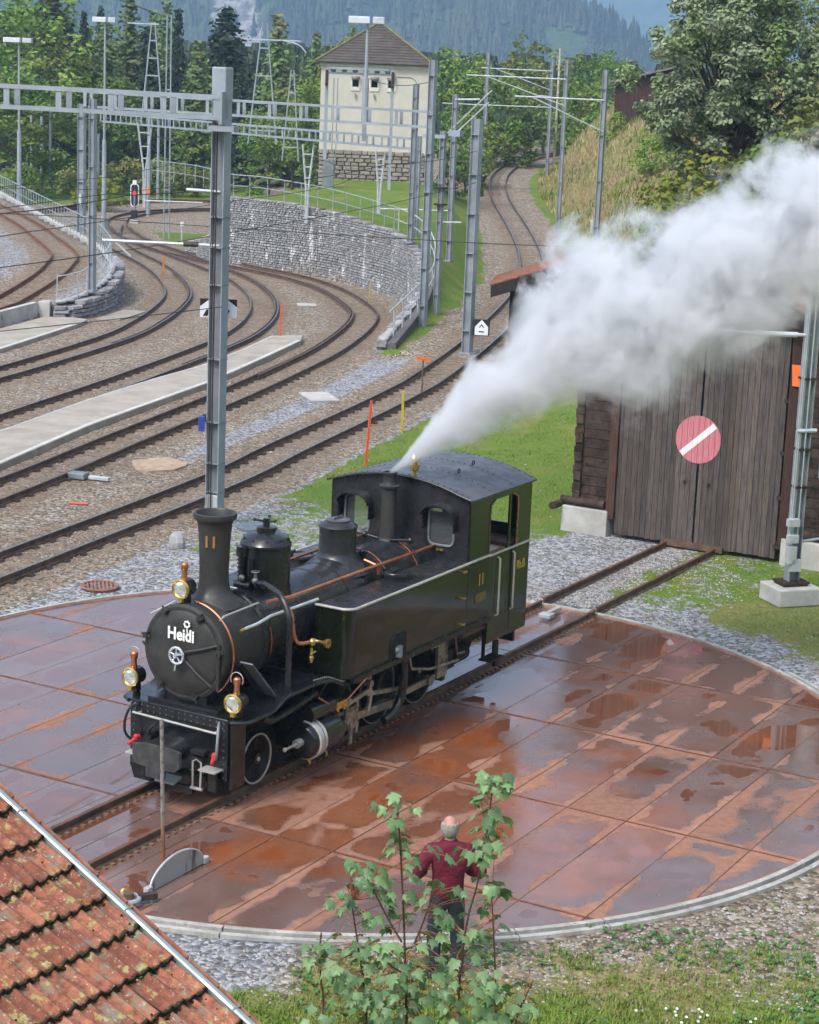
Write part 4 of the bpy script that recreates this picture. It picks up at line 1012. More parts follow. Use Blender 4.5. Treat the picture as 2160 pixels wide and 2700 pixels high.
for s_ in (-1, 1):
    g_ = MB(); th = .04; P0 = [(-3.93, 1.88), (-3.80, 1.93), (-3.10, 1.22), (-3.32, 1.22)]
    g_.prism(P0 if s_ < 0 else P0, -.012, .012, lambda a, b_, h: (a, s_*.70+h, b_)); lp('smokebox_stay', g_, m_blk)
    lp('stay_plate', MB().add([(-3.93, s_*.70, 1.92), (-3.80, s_*.70, 1.95), (-3.10, s_*.70, 1.25), (-3.22, s_*.70, 1.25), (-3.93, s_*.90, 1.82), (-3.80, s_*.90, 1.86), (-3.10, s_*.90, 1.25), (-3.24, s_*.90, 1.25)], [(0, 1, 2, 3), (7, 6, 5, 4), (0, 4, 5, 1), (1, 5, 6, 2), (2, 6, 7, 3), (3, 7, 4, 0)]) if False else MB().box((-3.50, s_*.78, 1.56), (1.02, .19, .02), ry=R(45)), plain('stay_blue_grey', (.13, .15, .18), .4, .2, .15) if s_ < 0 else m_sat)
# saddle under the smokebox, inner frames
lp('saddle', MB().box((-3.65, 0, 1.32), (.8, .62, .5)).box((-3.9, 0, 1.25), (.5, 1.1, .12)), m_blk)
for s_ in (-1, 1): lp('frame', MB().prism([(-4.2, .45), (-3.9, .30), (2.9, .30), (3.1, .62), (3.1, 1.2), (-4.2, 1.2)], 0, .03, lambda a, b_, h: (a, s_*.40+h-.015, b_)), m_under)
lp('belly', MB().box((.2, 0, .95), (5.4, .75, .5)).box((1.2, 0, 1.15), (1.6, .9, .7)).box((2.4, 0, .85), (1.3, 1.3, .3)), m_under)
lp('ashpan', MB().box((.75, 0, .52), (1.0, .7, .4), taper=1.1), m_under)
# pipes, handrail, hoses, coupling at the front
lp('front_handrail', MB().cyl((-4.30, -.66, 1.07), (-4.30, .68, 1.10), .016, n=8).cyl((-4.22, -.6, 1.07), (-4.30, -.6, 1.07), .012, n=6).cyl((-4.22, .6, 1.1), (-4.30, .6, 1.1), .012, n=6), m_stl)
for s_ in (-1, 1):
    P_ = bez([(-4.24, s_*.64, 1.20), (-4.34, s_*.70, 1.16), (-4.40, s_*.73, 1.0), (-4.40, s_*.72, .84), (-4.33, s_*.66, .74), (-4.26, s_*.60, .78)], 5)
    h_ = lp('brake_hose', MB().tube(P_, .019, 8), m_galvd if s_ < 0 else m_sat)
    lp('red_tap', MB().cyl((-4.26, s_*.60, .78), (-4.42, s_*.66, .70), .03, .022, 8).sphere((-4.30, s_*.62, .77), .045, 8, 5), m_redp, h_)
    lp('step_bracket', MB().box((-4.32, s_*.58, .58), (.2, .26, .02)), m_stl)
bf = lp('buffer', MB().lathe([(.16, -4.22), (.15, -4.28), (.12, -4.34), (.125, -4.60), (.11, -4.66), (0, -4.66)], (0, -.02, .73), 'x', 20), m_sat)
pts = [(-.37, .86), (-.37, .66), (-.30, .60), (-.14, .59), (-.12, .46), (.14, .46), (.15, .59), (.30, .60), (.36, .66), (.36, .86), (.2, .885), (-.2, .885)]
lp('buffer_plate', MB().prism(pts, -4.72, -4.66, lambda a, b_, h: (h, a, b_)), m_bufg, bf)
lp('coupling_screw', MB().cyl((-4.24, .28, .92), (-4.46, .28, .92), .035).tube(bez([(-4.45, .28, .92), (-4.52, .25, .99), (-4.5, .2, 1.06), (-4.42, .2, 1.08)]), .018, 6).box((-4.38, .3, .88), (.22, .12, .05)), m_blk, bf)
lk_ = MB().torus((0, 0, 0), .06, .014, 'x', 12, 6)
for s_ in (-.05, .05): lk_.cyl((-4.33, -.40+s_*1.3, .30), (-4.30, -.40+s_*.6, .66), .014, n=6)
lk_.v = [v for v in lk_.v]; 
lk_ = MB().tube([(-4.36, -.45, .30), (-4.32, -.43, .64), (-4.32, -.36, .68), (-4.32, -.30, .64), (-4.36, -.33, .30)], .014, 6).cyl((-4.36, -.48, .30), (-4.36, -.30, .30), .022, n=6)
lp('coupling_link', lk_, m_stl); lp('hook_box', MB().box((-4.27, -.36, .76), (.1, .22, .05)).box((-4.27, -.36, .68), (.12, .16, .04)), m_under)
lp('chain_plate', MB().box((-4.40, .02, .36), (.2, .30, .03), ry=-.2), m_galv)
lp('lower_hook', MB().box((-4.3, -.6, .42), (.05, .12, .26)), m_under)
# ---- lamps
def lamp(x, y, z, lab=None):
    L_ = link('headlamp', None, LO, (x, y, z))
    b = MB().lathe([(.0, .16), (.095, .15), (.115, .12), (.115, -.06), (.10, -.07)], (0, 0, 0), 'x', 20).box((.05, 0, -.15), (.1, .09, .12)); lp('lamp_body', b, m_blk, L_)
    lp('lamp_rim', MB().torus((-.075, 0, 0), .115, .021, 'x', 22, 8), m_brs, L_)
    lp('lens', MB().lathe([(0, -.105), (.05, -.10), (.102, -.08), (.106, -.07)], (0, 0, 0), 'x', 20), m_lens, L_)
    lp('lamp_chimney', MB().lathe([(.05, .08), (.04, .12), (.034, .20), (.045, .22), (.05, .25), (.05, .29), (.03, .31), (0, .31)], (.01, 0, .02), 'z', 14), m_cop_, L_)
    lp('lamp_foot', MB().box((-.06, 0, -.15), (.05, .06, .05)), m_brs, L_)
    lp('lamp_handle', MB().torus((.01, 0, .30), .095, .006, 'x', 18, 5, -.5, pi+.5), m_stl, L_)
lamp(-4.12, -.81, 1.47); lamp(-4.12, .81, 1.52); lamp(-4.02, .10, 2.80)
lp('lamp_post', MB().cyl((-4.02, .10, 2.5), (-4.02, .10, 2.70), .05).cyl((-4.05, .81, 1.24), (-4.05, .81, 1.45), .05).cyl((-4.05, -.81, 1.24), (-4.05, -.81, 1.40), .04), m_blk)
# ---- pipes on the smokebox
for x_, a0, a1 in ((-3.93, 20, 100), (-3.93, -62, 20)): pass
P_ = [(-3.95, -.645*cos(R(a)), AX+.645*sin(R(a))) for a in range(-50, 92, 6)]; lp('copper_pipe', MB().tube(P_, .013, 6), m_cop_)
P_ = [(-3.02, -.60*cos(R(a)), AX+.60*sin(R(a))) for a in range(-48, 22, 6)]; lp('copper_pipe', MB().tube(P_, .013, 6), m_cop_)
lp('smokebox_handrail', MB().cyl((-3.95, -.47, 2.50), (-3.12, -.44, 2.50), .014, n=8).cyl((-4.15, .52, 2.42), (-4.05, .2, 2.62), .012, n=6).cyl((-3.95, -.42, 2.44), (-3.95, -.48, 2.50), .014, n=6).cyl((-3.12, -.40, 2.44), (-3.12, -.45, 2.50), .014, n=6), m_stl)
lp('boiler_pipe', MB().tube([(-3.67, -.61, 2.30), (-3.4, -.625, 2.31), (-3.1, -.63, 2.35), (-1.95, -.63, 2.335)], .022, 8), m_galvl)
lp('pipe_tip', MB().cyl((-3.76, -.60, 2.29), (-3.66, -.61, 2.30), .02, n=8), m_brs)
lp('steam_pipe', MB().tube(bez([(-3.06, -.90, 1.36), (-3.06, -.90, 2.2), (-3.05, -.86, 2.42), (-2.98, -.70, 2.60), (-2.85, -.40, 2.68), (-2.78, -.2, 2.66)], 6), .042, 10), m_sat)
cp_ = lp('injector_pipe', MB().tube(bez([(-2.95, -.72, 2.5), (-2.86, -.80, 2.35), (-2.86, -.84, 2.1), (-2.80, -.88, 1.96), (-2.66, -.95, 1.95)], 5), .026, 8), m_cop_)
lp('brass_valve', MB().lathe([(.035, 0), (.03, .04), (.022, .06), (.022, .16), (.035, .18), (.06, .22), (.065, .25), (.04, .25), (.03, .2), (0, .2)], (-2.58, -.96, 1.96), 'y', 14).sphere((-2.62, -.94, 1.95), .055), m_brs, cp_)
for v in cp_.children: 
    for vv in v.data.vertices: vv.co.y = -.96-(vv.co.y+.96) if True else 0
lp('brass_cock', MB().cyl((-2.60, -.96, 1.86), (-2.60, -.96, 1.66), .022, n=8).sphere((-2.60, -.96, 1.72), .04, 8, 5).cyl((-2.67, -.98, 1.78), (-2.53, -.98, 1.80), .014, n=6), m_brs, cp_)
lp('long_copper_pipe', MB().tube([(-3.0, -.50, 2.50), (-2.5, -.56, 2.475), (-.5, -.60, 2.485), (.9, -.60, 2.47), (1.28, -.60, 2.47)], .026, 8), m_cop_)
lp('long_copper_pipe', MB().tube([(-2.1, .50, 2.50), (-.4, .56, 2.485), (1.28, .58, 2.47)], .022, 8), m_cop_)
for x0, a0, a1 in ((.13, -5, 120), (.98, 5, 78)):
    P_ = [(x0, -.57*cos(R(a)), AX+.57*sin(R(a))) for a in range(a0, a1, 7)]; lp('thin_copper_pipe', MB().tube(P_, .010, 6), m_cop_)
lp('pipe_strap', MB().box((-.28, -.60, 2.42), (.04, .05, .16)).cyl((-.28, -.35, 2.52), (-.28, -.60, 2.46), .016, n=6), m_cop_)
lp('top_fittings', MB().sphere((-.12, -.22, 2.58), .06).cyl((-.12, -.22, 2.5), (-.16, -.30, 2.62), .03).cyl((-1.25, .42, 2.52), (-1.05, .46, 2.62), .04).sphere((-1.0, .46, 2.62), .06).cyl((-1.3, .5, 2.55), (-.8, .5, 2.62), .02), m_blk)
lp('dome_saddle', MB().lathe([(.575, -.95), (.60, -.7), (.60, -.2), (.575, .05)], (0, 0, AX-.012), 'x', 36), m_sat)
# ---- side tanks
def tank(s_):
    x0, x1, yi, yo, r_ = -2.02, 2.02, .64, 1.20, .15
    poly = [(x0, yi)] + [(x0+r_-r_*cos(R(a)), yo-r_+r_*sin(R(a))) for a in range(0, 91, 15)] + [(x1, yo), (x1, yi)]
    fn = lambda a, b_, h: (a, s_*b_, h)
    P_ = poly if s_ < 0 else poly[::-1]
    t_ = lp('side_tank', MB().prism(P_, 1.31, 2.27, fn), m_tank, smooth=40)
    lp('tank_top', MB().prism([(x0+.02, yi+.02)] + [(x0+r_-(r_-.02)*cos(R(a)), yo-r_+(r_-.02)*sin(R(a))) for a in range(0, 91, 15)] + [(x1-.02, yo-.02), (x1-.02, yi+.02)], 2.27, 2.29, fn), m_sat, t_)
    rim = [(x0-.012, s_*yi, 2.285)] + [(x0+r_-(r_+.012)*cos(R(a)), s_*(yo-r_+(r_+.012)*sin(R(a))), 2.285) for a in range(0, 91, 10)] + [(x1, s_*(yo+.012), 2.285)]
    lp('tank_rim', MB().tube(rim, .020, 8), m_stl, t_)
    lp('tank_bottom_edge', MB().box((.05, s_*1.215, 1.285), (4.0, .06, .07)), m_blk, t_)
    b = MB()
    for i in range(26): b.sphere((-1.9+i*.15, s_*1.246, 1.285), .011, 5, 3)
    for i in range(22): b.sphere((-1.72, s_*1.202, 1.36+i*.041), .007, 4, 3); b.sphere((x0-.002, s_*.72, 1.36+i*.041), .007, 4, 3)
    for i in range(16): b.sphere((-1.42, s_*1.202, 1.36+i*.05), .006, 4, 3)
    tag(lp('tank_rivets', b, m_sat, t_, None), kind='stuff')
    # filler lid
    lid = MB().cyl((-.16, s_*.80, 2.28), (-.16, s_*.80, 2.36), .20, n=24).cyl((-.16, s_*.80, 2.36), (-.16, s_*.80, 2.385), .225, n=24).torus((-.16, s_*.80, 2.39), .19, .010, n=20, m=5).box((-.16, s_*.80, 2.40), (.36, .04, .02)); lp('filler_lid', lid, m_sat, t_)
    # opening near the bottom: a flat dark patch painted as the shaded hole
    o_ = MB(); q = [(-.93, 1.32), (-.50, 1.32), (-.50, 1.66), (-.56, 1.70), (-.78, 1.70), (-.90, 1.62), (-.93, 1.56)]
    o_.prism(q, 0, .008, lambda a, b_, h: (a, s_*(yo+.001+h), b_)); lp('opening', o_, m_hole, t_)
    fr_ = MB().tube([(a, s_*(yo+.006), b_) for a, b_ in q[1:]+q[:1]], .014, 6); lp('opening_rim', fr_, m_blk, t_)
    lp('valve_in_opening', MB().cyl((-.72, s_*1.22, 1.34), (-.72, s_*1.22, 1.50), .06).sphere((-.76, s_*1.22, 1.44), .05), m_galvd, t_)
    return t_
tk = tank(-1); tank(1)
lp('overflow_pipe', MB().tube(bez([(-.36, -1.10, 1.25), (-.36, -1.12, .9), (-.40, -1.10, .62), (-.55, -1.08, .45), (-.78, -1.05, .38)], 6), .062, 12), m_blk)
text('number_lettering', '11', .25, m_gold, LO, Matrix.Translation((1.73, -1.208, 1.95)) @ MS, .003, .8, .004)
lp('works_plate', MB().box((1.74, -1.206, 1.68), (.34, .008, .14)), plain('dull_brass_plate', (.16, .13, .04), .45, .5, .3, 20))
for z_ in (2.20, 1.80, 1.40): lp('tank_cock', MB().cyl((1.12, -1.2, z_), (1.12, -1.28, z_), .018, n=8).box((1.12, -1.26, z_), (.10, .02, .025)), m_brs)
# ---- cab
WY = 1.20; CX0, CX1 = 1.30, 3.33
def arc_z(y): return 3.47-(.23)*(y/1.2)**2
cab = link('cab', None, LO)
# front sheet with two openings, built from strips around them
def sheet_with_hole(x, th, y0, y1, zb, zt, holes, m, nm):
    b = MB()
    cuts = sorted({y0, y1, *[h[0] for h in holes], *[h[1] for h in holes]})
    for ya, yb in zip(cuts, cuts[1:]):
        n_ = 4
        for i in range(n_):
            a, c = ya+(yb-ya)*i/n_, ya+(yb-ya)*(i+1)/n_
            hh = [h for h in holes if h[0]-1e-6 <= a and c <= h[1]+1e-6]
            segs = [(zb, zt)] if not hh else [(zb, hh[0][2]), (hh[0][3], zt)]
            for z0_, z1_ in segs:
                za = z1_ if z1_ is not zt else arc_z(a)-.02; zc_ = z1_ if z1_ is not zt else arc_z(c)-.02
                b.add([(x, a, z0_), (x, c, z0_), (x, c, zc_), (x, a, za), (x+th, a, z0_), (x+th, c, z0_), (x+th, c, zc_), (x+th, a, za)], [(0, 3, 2, 1), (4, 5, 6, 7), (0, 1, 5, 4), (1, 2, 6, 5), (2, 3, 7, 6), (3, 0, 4, 7)])
    return lp(nm, b, m, cab, smooth=None)
sheet_with_hole(CX0, .03, -WY, WY, 1.3, 3.3, [(-.94, -.52, 2.50, 3.06), (.52, .94, 2.50, 3.06)], m_sat, 'front_sheet')
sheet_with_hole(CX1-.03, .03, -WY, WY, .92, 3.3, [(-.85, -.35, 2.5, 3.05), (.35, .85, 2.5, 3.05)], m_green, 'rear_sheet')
for s_ in (-1, 1):
    wf = MB(); c_y = s_*.73
    pts = []
    for i in range(24):
        a = 2*pi*i/24; ca, sa = cos(a), sin(a); pw = .35
        pts.append((CX0-.012, c_y+.215*(abs(ca)**pw)*(1 if ca > 0 else -1), 2.78+.285*(abs(sa)**pw)*(1 if sa > 0 else -1)))
    w_ = lp('front_window', wf.tube(pts, .018, 6, True), m_galvd, cab); lp('pane', MB().box((CX0+.012, c_y, 2.78), (.006, .42, .56)), m_glass, w_)
    hd = MB(); hv = []
    for i in range(13):
        a = pi*i/12; y_ = c_y+.27*cos(a); z_ = 2.98+.17*sin(a)
        hv += [(CX0, y_, z_), (CX0-.20, y_, z_-.02), (CX0-.20, y_*1+(.0), z_-.035), (CX0, y_, z_-.015)]
    hd.add(hv, [(i*4+k_, (i+1)*4+k_, (i+1)*4+(k_+1) % 4, i*4+(k_+1) % 4) for i in range(12) for k_ in range(4)])
    for e_ in (1, -1): hd.box((CX0-.075, c_y+e_*.27, 2.86), (.15, .012, .26))
    lp('window_hood', hd, m_sat, w_)
    lp('window_catch', MB().box((CX0-.02, c_y, 2.43), (.03, .12, .03)), m_brs, w_)
# side sheets: waist panel, doorway strip, window opening
for s_ in (-1, 1):
    y_ = s_*(WY-.0)
    b = MB()
    def pan(x0, x1, z0, z1, o_=0): b.box(((x0+x1)/2, y_-s_*.012+s_*o_, (z0+z1)/2), (x1-x0, .024, z1-z0))
    b = MB(); pan(CX0, 1.95, 2.24, 3.235); pan(2.86, CX1, 2.24, 3.235); pan(1.95, 2.86, 3.12, 3.235)
    for (xa, sgn) in ((1.95, 1), (2.86, -1)):   # rounded upper corners
        b.prism([(xa, 3.12), (xa, 2.98), (xa+sgn*.05, 3.06), (xa+sgn*.14, 3.12)] if sgn < 0 else [(xa, 3.12), (xa+.14, 3.12), (xa+.05, 3.06), (xa, 2.98)], 0, .024, lambda a, c_, h: (a, y_-s_*.024+s_*h, c_))
    pan(2.02, 2.27, .97, 2.24); pan(2.76, CX1, .97, 2.24)
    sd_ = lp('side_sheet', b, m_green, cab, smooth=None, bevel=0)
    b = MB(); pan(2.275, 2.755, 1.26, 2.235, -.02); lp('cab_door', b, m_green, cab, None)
    b = MB(); pan(2.02, CX1, .88, .97, .0); pan(2.275, 2.755, .97, 1.26, -.01); lp('lower_panel', b, plain('lower_panel_brown_black', (.020, .015, .011), .22, 0, .3, 3, coat=.4) if s_ < 0 else m_blk, cab, None)
    lp('waist_rail', MB().cyl((1.95, y_*1.012, 2.275), (CX1, y_*1.012, 2.275), .018, n=8), m_stl, cab)
    if s_ < 0:
        lp('window_frame', MB().tube(bez([(2.86, y_*1.004, 2.30), (2.86, y_*1.004, 2.98), (2.80, y_*1.004, 3.08), (2.70, y_*1.004, 3.12)], 4), .014, 6), m_cop_, cab)
        lp('window_frame', MB().tube(bez([(1.95, y_*1.004, 2.30), (1.95, y_*1.004, 2.98), (2.01, y_*1.004, 3.08), (2.1, y_*1.004, 3.12)], 4), .012, 6), m_cabin, cab)
        lp('window_post', MB().box((2.62, y_*.99, 2.70), (.05, .03, .86)), m_green, cab)
    for x_ in (2.27, 2.76):
        lp('grab_rail', MB().tube([(x_, y_*1.0, 2.20), (x_, y_*1.035, 2.18), (x_, y_*1.035, 1.30), (x_, y_*1.0, 1.28)], .015, 8), m_stl, cab)
    b = MB()
    for i in range(7): b.sphere((1.36, y_*1.0, 2.36+i*.13), .008, 4, 3)
    tag(lp('rivets', b, m_green, sd_, None), kind='stuff')
text('railway_lettering', 'Rh.B', .20, m_gold, LO, Matrix.Translation((3.05, -1.207, 1.94)) @ MS, .003, .75, .003)
# roof
b = MB(); vs = []; N = 18
for x_ in (CX0-.07, CX1+.05):
    for i in range(N+1):
        y_ = -1.255+2.51*i/N; z_ = arc_z(min(1.2, max(-1.2, y_)))-(0.02 if abs(y_) > 1.2 else 0); vs += [(x_, y_, z_), (x_, y_, z_+.025)]
f = []; W_ = 2*(N+1)
for i in range(N):
    a = i*2; f += [(a+1, a+3, W_+a+3, W_+a+1), (a, W_+a, W_+a+2, a+2), (a, a+2, a+3, a+1), (W_+a, W_+a+1, W_+a+3, W_+a+2)]
f += [(0, 1, W_+1, W_), (2*N, W_+2*N, W_+2*N+1, 2*N+1)]
rf = lp('cab_roof', b.add(vs, f), m_roof, cab, smooth=30)
b = MB()
for x_ in (CX0-.03, 1.95, 2.65, CX1):
    for i in range(24): y_ = -1.17+2.34*i/23; b.sphere((x_, y_, arc_z(y_)+.027), .011, 5, 3)
tag(lp('roof_rivets', b, m_blk, rf, None), kind='stuff')
for x_, y_ in ((2.1, -.55), (2.75, -.45), (2.4, .4)): lp('roof_eye', MB().torus((x_, y_, arc_z(y_)+.05), .035, .010, 'y', 10, 5), m_blk, rf)
lp('roof_edge', MB().tube([(CX0-.07, y_, arc_z(min(1.2, abs(y_)))+.005) for y_ in [-1.25+2.5*i/14 for i in range(15)]], .014, 6), m_sat, rf)
# cab interior
ins = lp('cab_floor', MB().box((2.3, 0, 1.15), (1.95, 2.3, .06)), m_cabin, cab)
lp('backhead', MB().lathe([(.5, 1.34), (.5, 1.62), (.4, 1.66), (0, 1.66)], (0, 0, AX), 'x', 24), m_sat, cab)
lp('cab_fittings', MB().cyl((1.6, -.4, 2.2), (1.75, -.8, 2.55), .03).torus((1.8, -.75, 2.45), .12, .015, 'x', 14, 5).cyl((1.7, -.9, 1.9), (1.9, -.9, 2.6), .02).sphere((1.9, -.6, 2.45), .08).box((2.2, -.95, 2.15), (.6, .3, .3)).cyl((1.75, .3, 2.2), (2.0, .3, 2.75), .02), m_oily, cab)
lp('coal_bunker', MB().box((3.05, 0, 1.75), (.5, 2.25, 1.1)), m_cabin, cab)
lp('cab_seat', MB().box((2.55, -.9, 2.22), (.34, .42, .10)), plain('leather_seat', (.22, .10, .06), .6), cab, bevel=.03)
# ---- wheels and motion
def spoked(x, y, r, nsp, m_t, name='wheel', out=-1):
    wl = link(name, None, LO, (x, y, ZR+r))
    lp('tyre', MB().lathe([(r-.055, -.06), (r, -.06), (r, .05), (r+.02, .055), (r+.02, .07), (r-.055, .07)], (0, 0, 0), 'y', 40).lathe([(r-.055, .07), (r-.055, -.06)], (0, 0, 0), 'y', 40), m_t, wl)
    lp('rim_line', MB().torus((0, out*.062, 0), r-.014, .015 if r < .4 else .009, 'y', 40, 5), m_stl if r < .4 else m_oily, wl)
    b = MB().cyl((0, -.085, 0), (0, .06, 0), .075, n=16)
    for i in range(nsp):
        a = 2*pi*i/nsp+.2; b.cyl((0.05*cos(a), 0, .05*sin(a)), ((r-.05)*cos(a), 0, (r-.05)*sin(a)), .026, .018, 6)
    lp('spokes', b, m_under, wl); lp('hub_cap', MB().cyl((0, -.10, 0), (0, -.085, 0), .03, n=12), m_stl, wl); return wl
for s_ in (-1, 1):
    spoked(-3.34, s_*.56, .345, 9, m_under, out=s_)
    for x_ in (-1.45, -.25, .95): spoked(x_, s_*.56, .50, 12, m_under, out=s_)
    # cylinder
    cy = lp('cylinder', MB().lathe([(.0, -2.80), (.08, -2.79), (.2, -2.78), (.235, -2.76)], (0, s_*.95, .60), 'x', 28).lathe([(.235, -2.76), (.25, -2.70), (.25, -2.08), (.235, -2.04), (0, -2.0)], (0, s_*.95, .60), 'x', 28).box((-2.4, s_*.72, .70), (.62, .42, .5)).cyl((-2.68, s_*.95, .95), (-2.1, s_*.95, .95), .13, n=20), m_blk)
    lp('cylinder_band', MB().lathe([(.245, -2.70), (.272, -2.685), (.272, -2.60), (.245, -2.58)], (0, s_*.95, .60), 'x', 32).lathe([(.245, -2.56), (.268, -2.55), (.268, -2.52), (.245, -2.51)], (0, s_*.95, .60), 'x', 32), m_stl, cy)
    lp('tail_rod', MB().cyl((-3.15, s_*.95, .60), (-2.7, s_*.95, .60), .018, n=8).cyl((-2.90, s_*.95, .60), (-2.78, s_*.95, .60), .06, n=12).sphere((-3.17, s_*.95, .60), .032, 8, 5), m_stl, cy)
    lp('cylinder_cocks', MB().cyl((-2.62, s_*.98, .36), (-2.62, s_*1.0, .26), .02, n=6).cyl((-2.2, s_*.98, .36), (-2.2, s_*1.0, .26), .02, n=6).sphere((-2.62, s_*.99, .32), .035, 6, 4), m_brs, cy)
    lp('steam_chest_pipe', MB().tube(bez([(-3.55, s_*.84, 1.12), (-3.35, s_*.86, 1.04), (-2.9, s_*.90, 1.10), (-2.4, s_*.92, 1.18)], 5), .05, 10), m_sat, cy)
    y_ = s_*.80
    lp('coupling_rod', MB().box((-.25, y_, .50), (2.55, .05, .09)).cyl((-1.45, y_-s_*.03, .50), (-1.45, y_+s_*.06, .50), .08, n=14).cyl((-.25, y_-s_*.03, .50), (-.25, y_+s_*.06, .50), .09, n=14).cyl((.95, y_-s_*.03, .50), (.95, y_+s_*.06, .50), .08, n=14), m_oily)
    lp('connecting_rod', MB().box((-.85, s_*.93, .545), (1.35, .05, .11), ry=.07).cyl((-.25, s_*.87, .50), (-.25, s_*.99, .50), .11, n=16).cyl((-1.5, s_*.88, .60), (-1.5, s_*.98, .60), .07, n=12), m_oily)
    lp('slide_bar', MB().box((-1.75, s_*.93, .74), (.8, .10, .05)).box((-1.75, s_*.93, .47), (.8, .10, .05)).box((-1.42, s_*.93, .62), (.05, .14, .5)), m_oily)
    lp('crosshead', MB().box((-1.58, s_*.95, .61), (.24, .12, .24)).box((-1.62, s_*1.02, .42), (.06, .03, .3)).cyl((-2.05, s_*.95, .60), (-1.6, s_*.95, .60), .03, n=8), m_oily)
    lp('valve_link', MB().tube([(-1.15, s_*1.0, 1.05), (-1.08, s_*1.0, .85), (-1.14, s_*1.0, .62)], .04, 6).box((-1.45, s_*1.0, .88), (.75, .04, .06), ry=-.1).box((-.75, s_*1.0, .80), (.9, .04, .06), ry=.16).box((-1.72, s_*1.0, .72), (.05, .03, .45), ry=.12).cyl((-1.15, s_*.95, 1.02), (-1.15, s_*1.06, 1.02), .05).cyl((-1.72, s_*.96, .92), (-1.72, s_*1.06, .92), .035), m_oily)
    lp('link_bracket', MB().box((-1.12, s_*.90, 1.12), (.3, .1, .2)).box((1.12, s_*.92, .80), (.30, .05, .52)).box((1.0, s_*.9, 1.1), (.5, .1, .1)), m_oily if s_ < 0 else m_under)
    lp('lubricator', MB().box((-1.95, s_*1.02, .93), (.3, .1, .1)).cyl((-2.0, s_*1.03, .83), (-2.0, s_*1.03, .93), .025).cyl((-1.84, s_*1.03, .83), (-1.84, s_*1.03, .93), .025), m_brs)
    lp('oil_pipe', MB().tube([(-2.5, s_*1.03, 1.16), (-2.12, s_*1.06, .92), (-1.78, s_*1.06, .97), (-1.3, s_*1.1, 1.2)], .014, 6), m_cop_)
    lp('brake_cylinder', MB().box((1.62, s_*.62, .62), (.6, .2, .3)).cyl((1.9, s_*.62, .62), (2.3, s_*.62, .62), .16, n=14).box((1.5, s_*.70, .50), (.1, .12, .3)), m_under)
    for bx_ in (.35, -.85): lp('brake_hanger', MB().box((bx_, s_*.62, .45), (.12, .1, .5)), m_under)
    lp('cab_step', MB().box((2.5, s_*1.05, .52), (.42, .22, .03)).box((2.32, s_*1.0, .75), (.03, .05, .5)).box((2.68, s_*1.0, .75), (.03, .05, .5)).box((2.78, s_*.98, .52), (.08, .06, .42)), m_under)
    lp('under_pipes', MB().tube([(-.1, s_*1.04, 1.2), (0.0, s_*1.04, .95), (.6, s_*1.02, .8), (1.5, s_*1.0, .72)], .022, 6).tube([(1.3, s_*1.04, 1.15), (1.38, s_*1.04, .85), (1.7, s_*1.0, .8)], .018, 6), m_oily)
    lp('tank_support', MB().box((.0, s_*.8, 1.25), (4.0, .5, .08)), m_under)
lp('rear_beam', MB().box((3.26, 0, .80), (.06, 2.1, .36)).box((2.6, 0, .72), (.9, .8, .3)), m_under)
rb = lp('rear_buffer', MB().lathe([(.15, 3.28), (.12, 3.36), (.12, 3.62), (0, 3.64)], (0, 0, .73), 'x', 18).box((3.68, 0, .73), (.06, .72, .30)), m_under)
lp('front_guard_iron', MB().box((-3.88, -.53, .30), (.04, .12, .36)).box((-3.88, .53, .30), (.04, .12, .36)), m_under)
lp('clear_mark', MB().cyl((-3.62, -.73, .36), (-3.62, -.745, .36), .001), m_under)
bpy.data.objects.remove(bpy.data.objects['clear_mark'])
# ------------------------------------------------------------------ catenary masts and gantries
m_mast = plain('mast_galvanised', (.29, .325, .36), .55, .15, .14, 1.2, .1, 30, dirt=(.25, .28, .30))
m_mastd = plain('mast_recess_shade_tone', (.215, .235, .265), .6, .1, .2, 1.2, .1, 30)  # recess shade of the web put into a darker galvanised tone
m_iso = plain('insulator_brown', (.05, .025, .02), .3, 0, .2)
def mast(label, x, y, z, h, w_=.30, dpt=.26, rz=0., bands=8, group='catenary masts', name='catenary_mast', lx=0., ly=0., parts=True):
    t = thing(name, label, 'mast', (x, y, z), rz, group); t.rotation_euler = (-ly, lx, rz)
    f_ = .018; w_ *= .80; dpt *= .66; t.rotation_euler.z = rz-.55
    MB().box((-w_/2+f_/2, 0, h/2), (f_, dpt, h)).box((w_/2-f_/2, 0, h/2), (f_, dpt, h)).obj('flange', m_mast, t)
    MB().box((0, 0, h/2), (w_-2*f_, .014, h)).obj('web', m_mastd, t)
    if bands:
        b = MB()
        for i in range(bands):
            z_ = h*(i+.6)/bands; b.box((0, 0, z_), (w_+.02, dpt+.02, .022))
        b.obj('strap', m_mastd, t)
    if parts: MB().box((0, 0, .02), (w_*1.6, dpt*1.7, .05)).obj('base_plate', m_mastd, t)
    return t
def tubemast(label, x, y, z, h, r=.09, m=None, group='slender far masts', name='catenary_mast', **kw):
    t = thing(name, label, 'mast', (x, y, z), 0, group)
    MB().cyl((0, 0, 0), (0, 0, h), r, r*.75, 8).obj('shaft', m or m_mast, t); return t
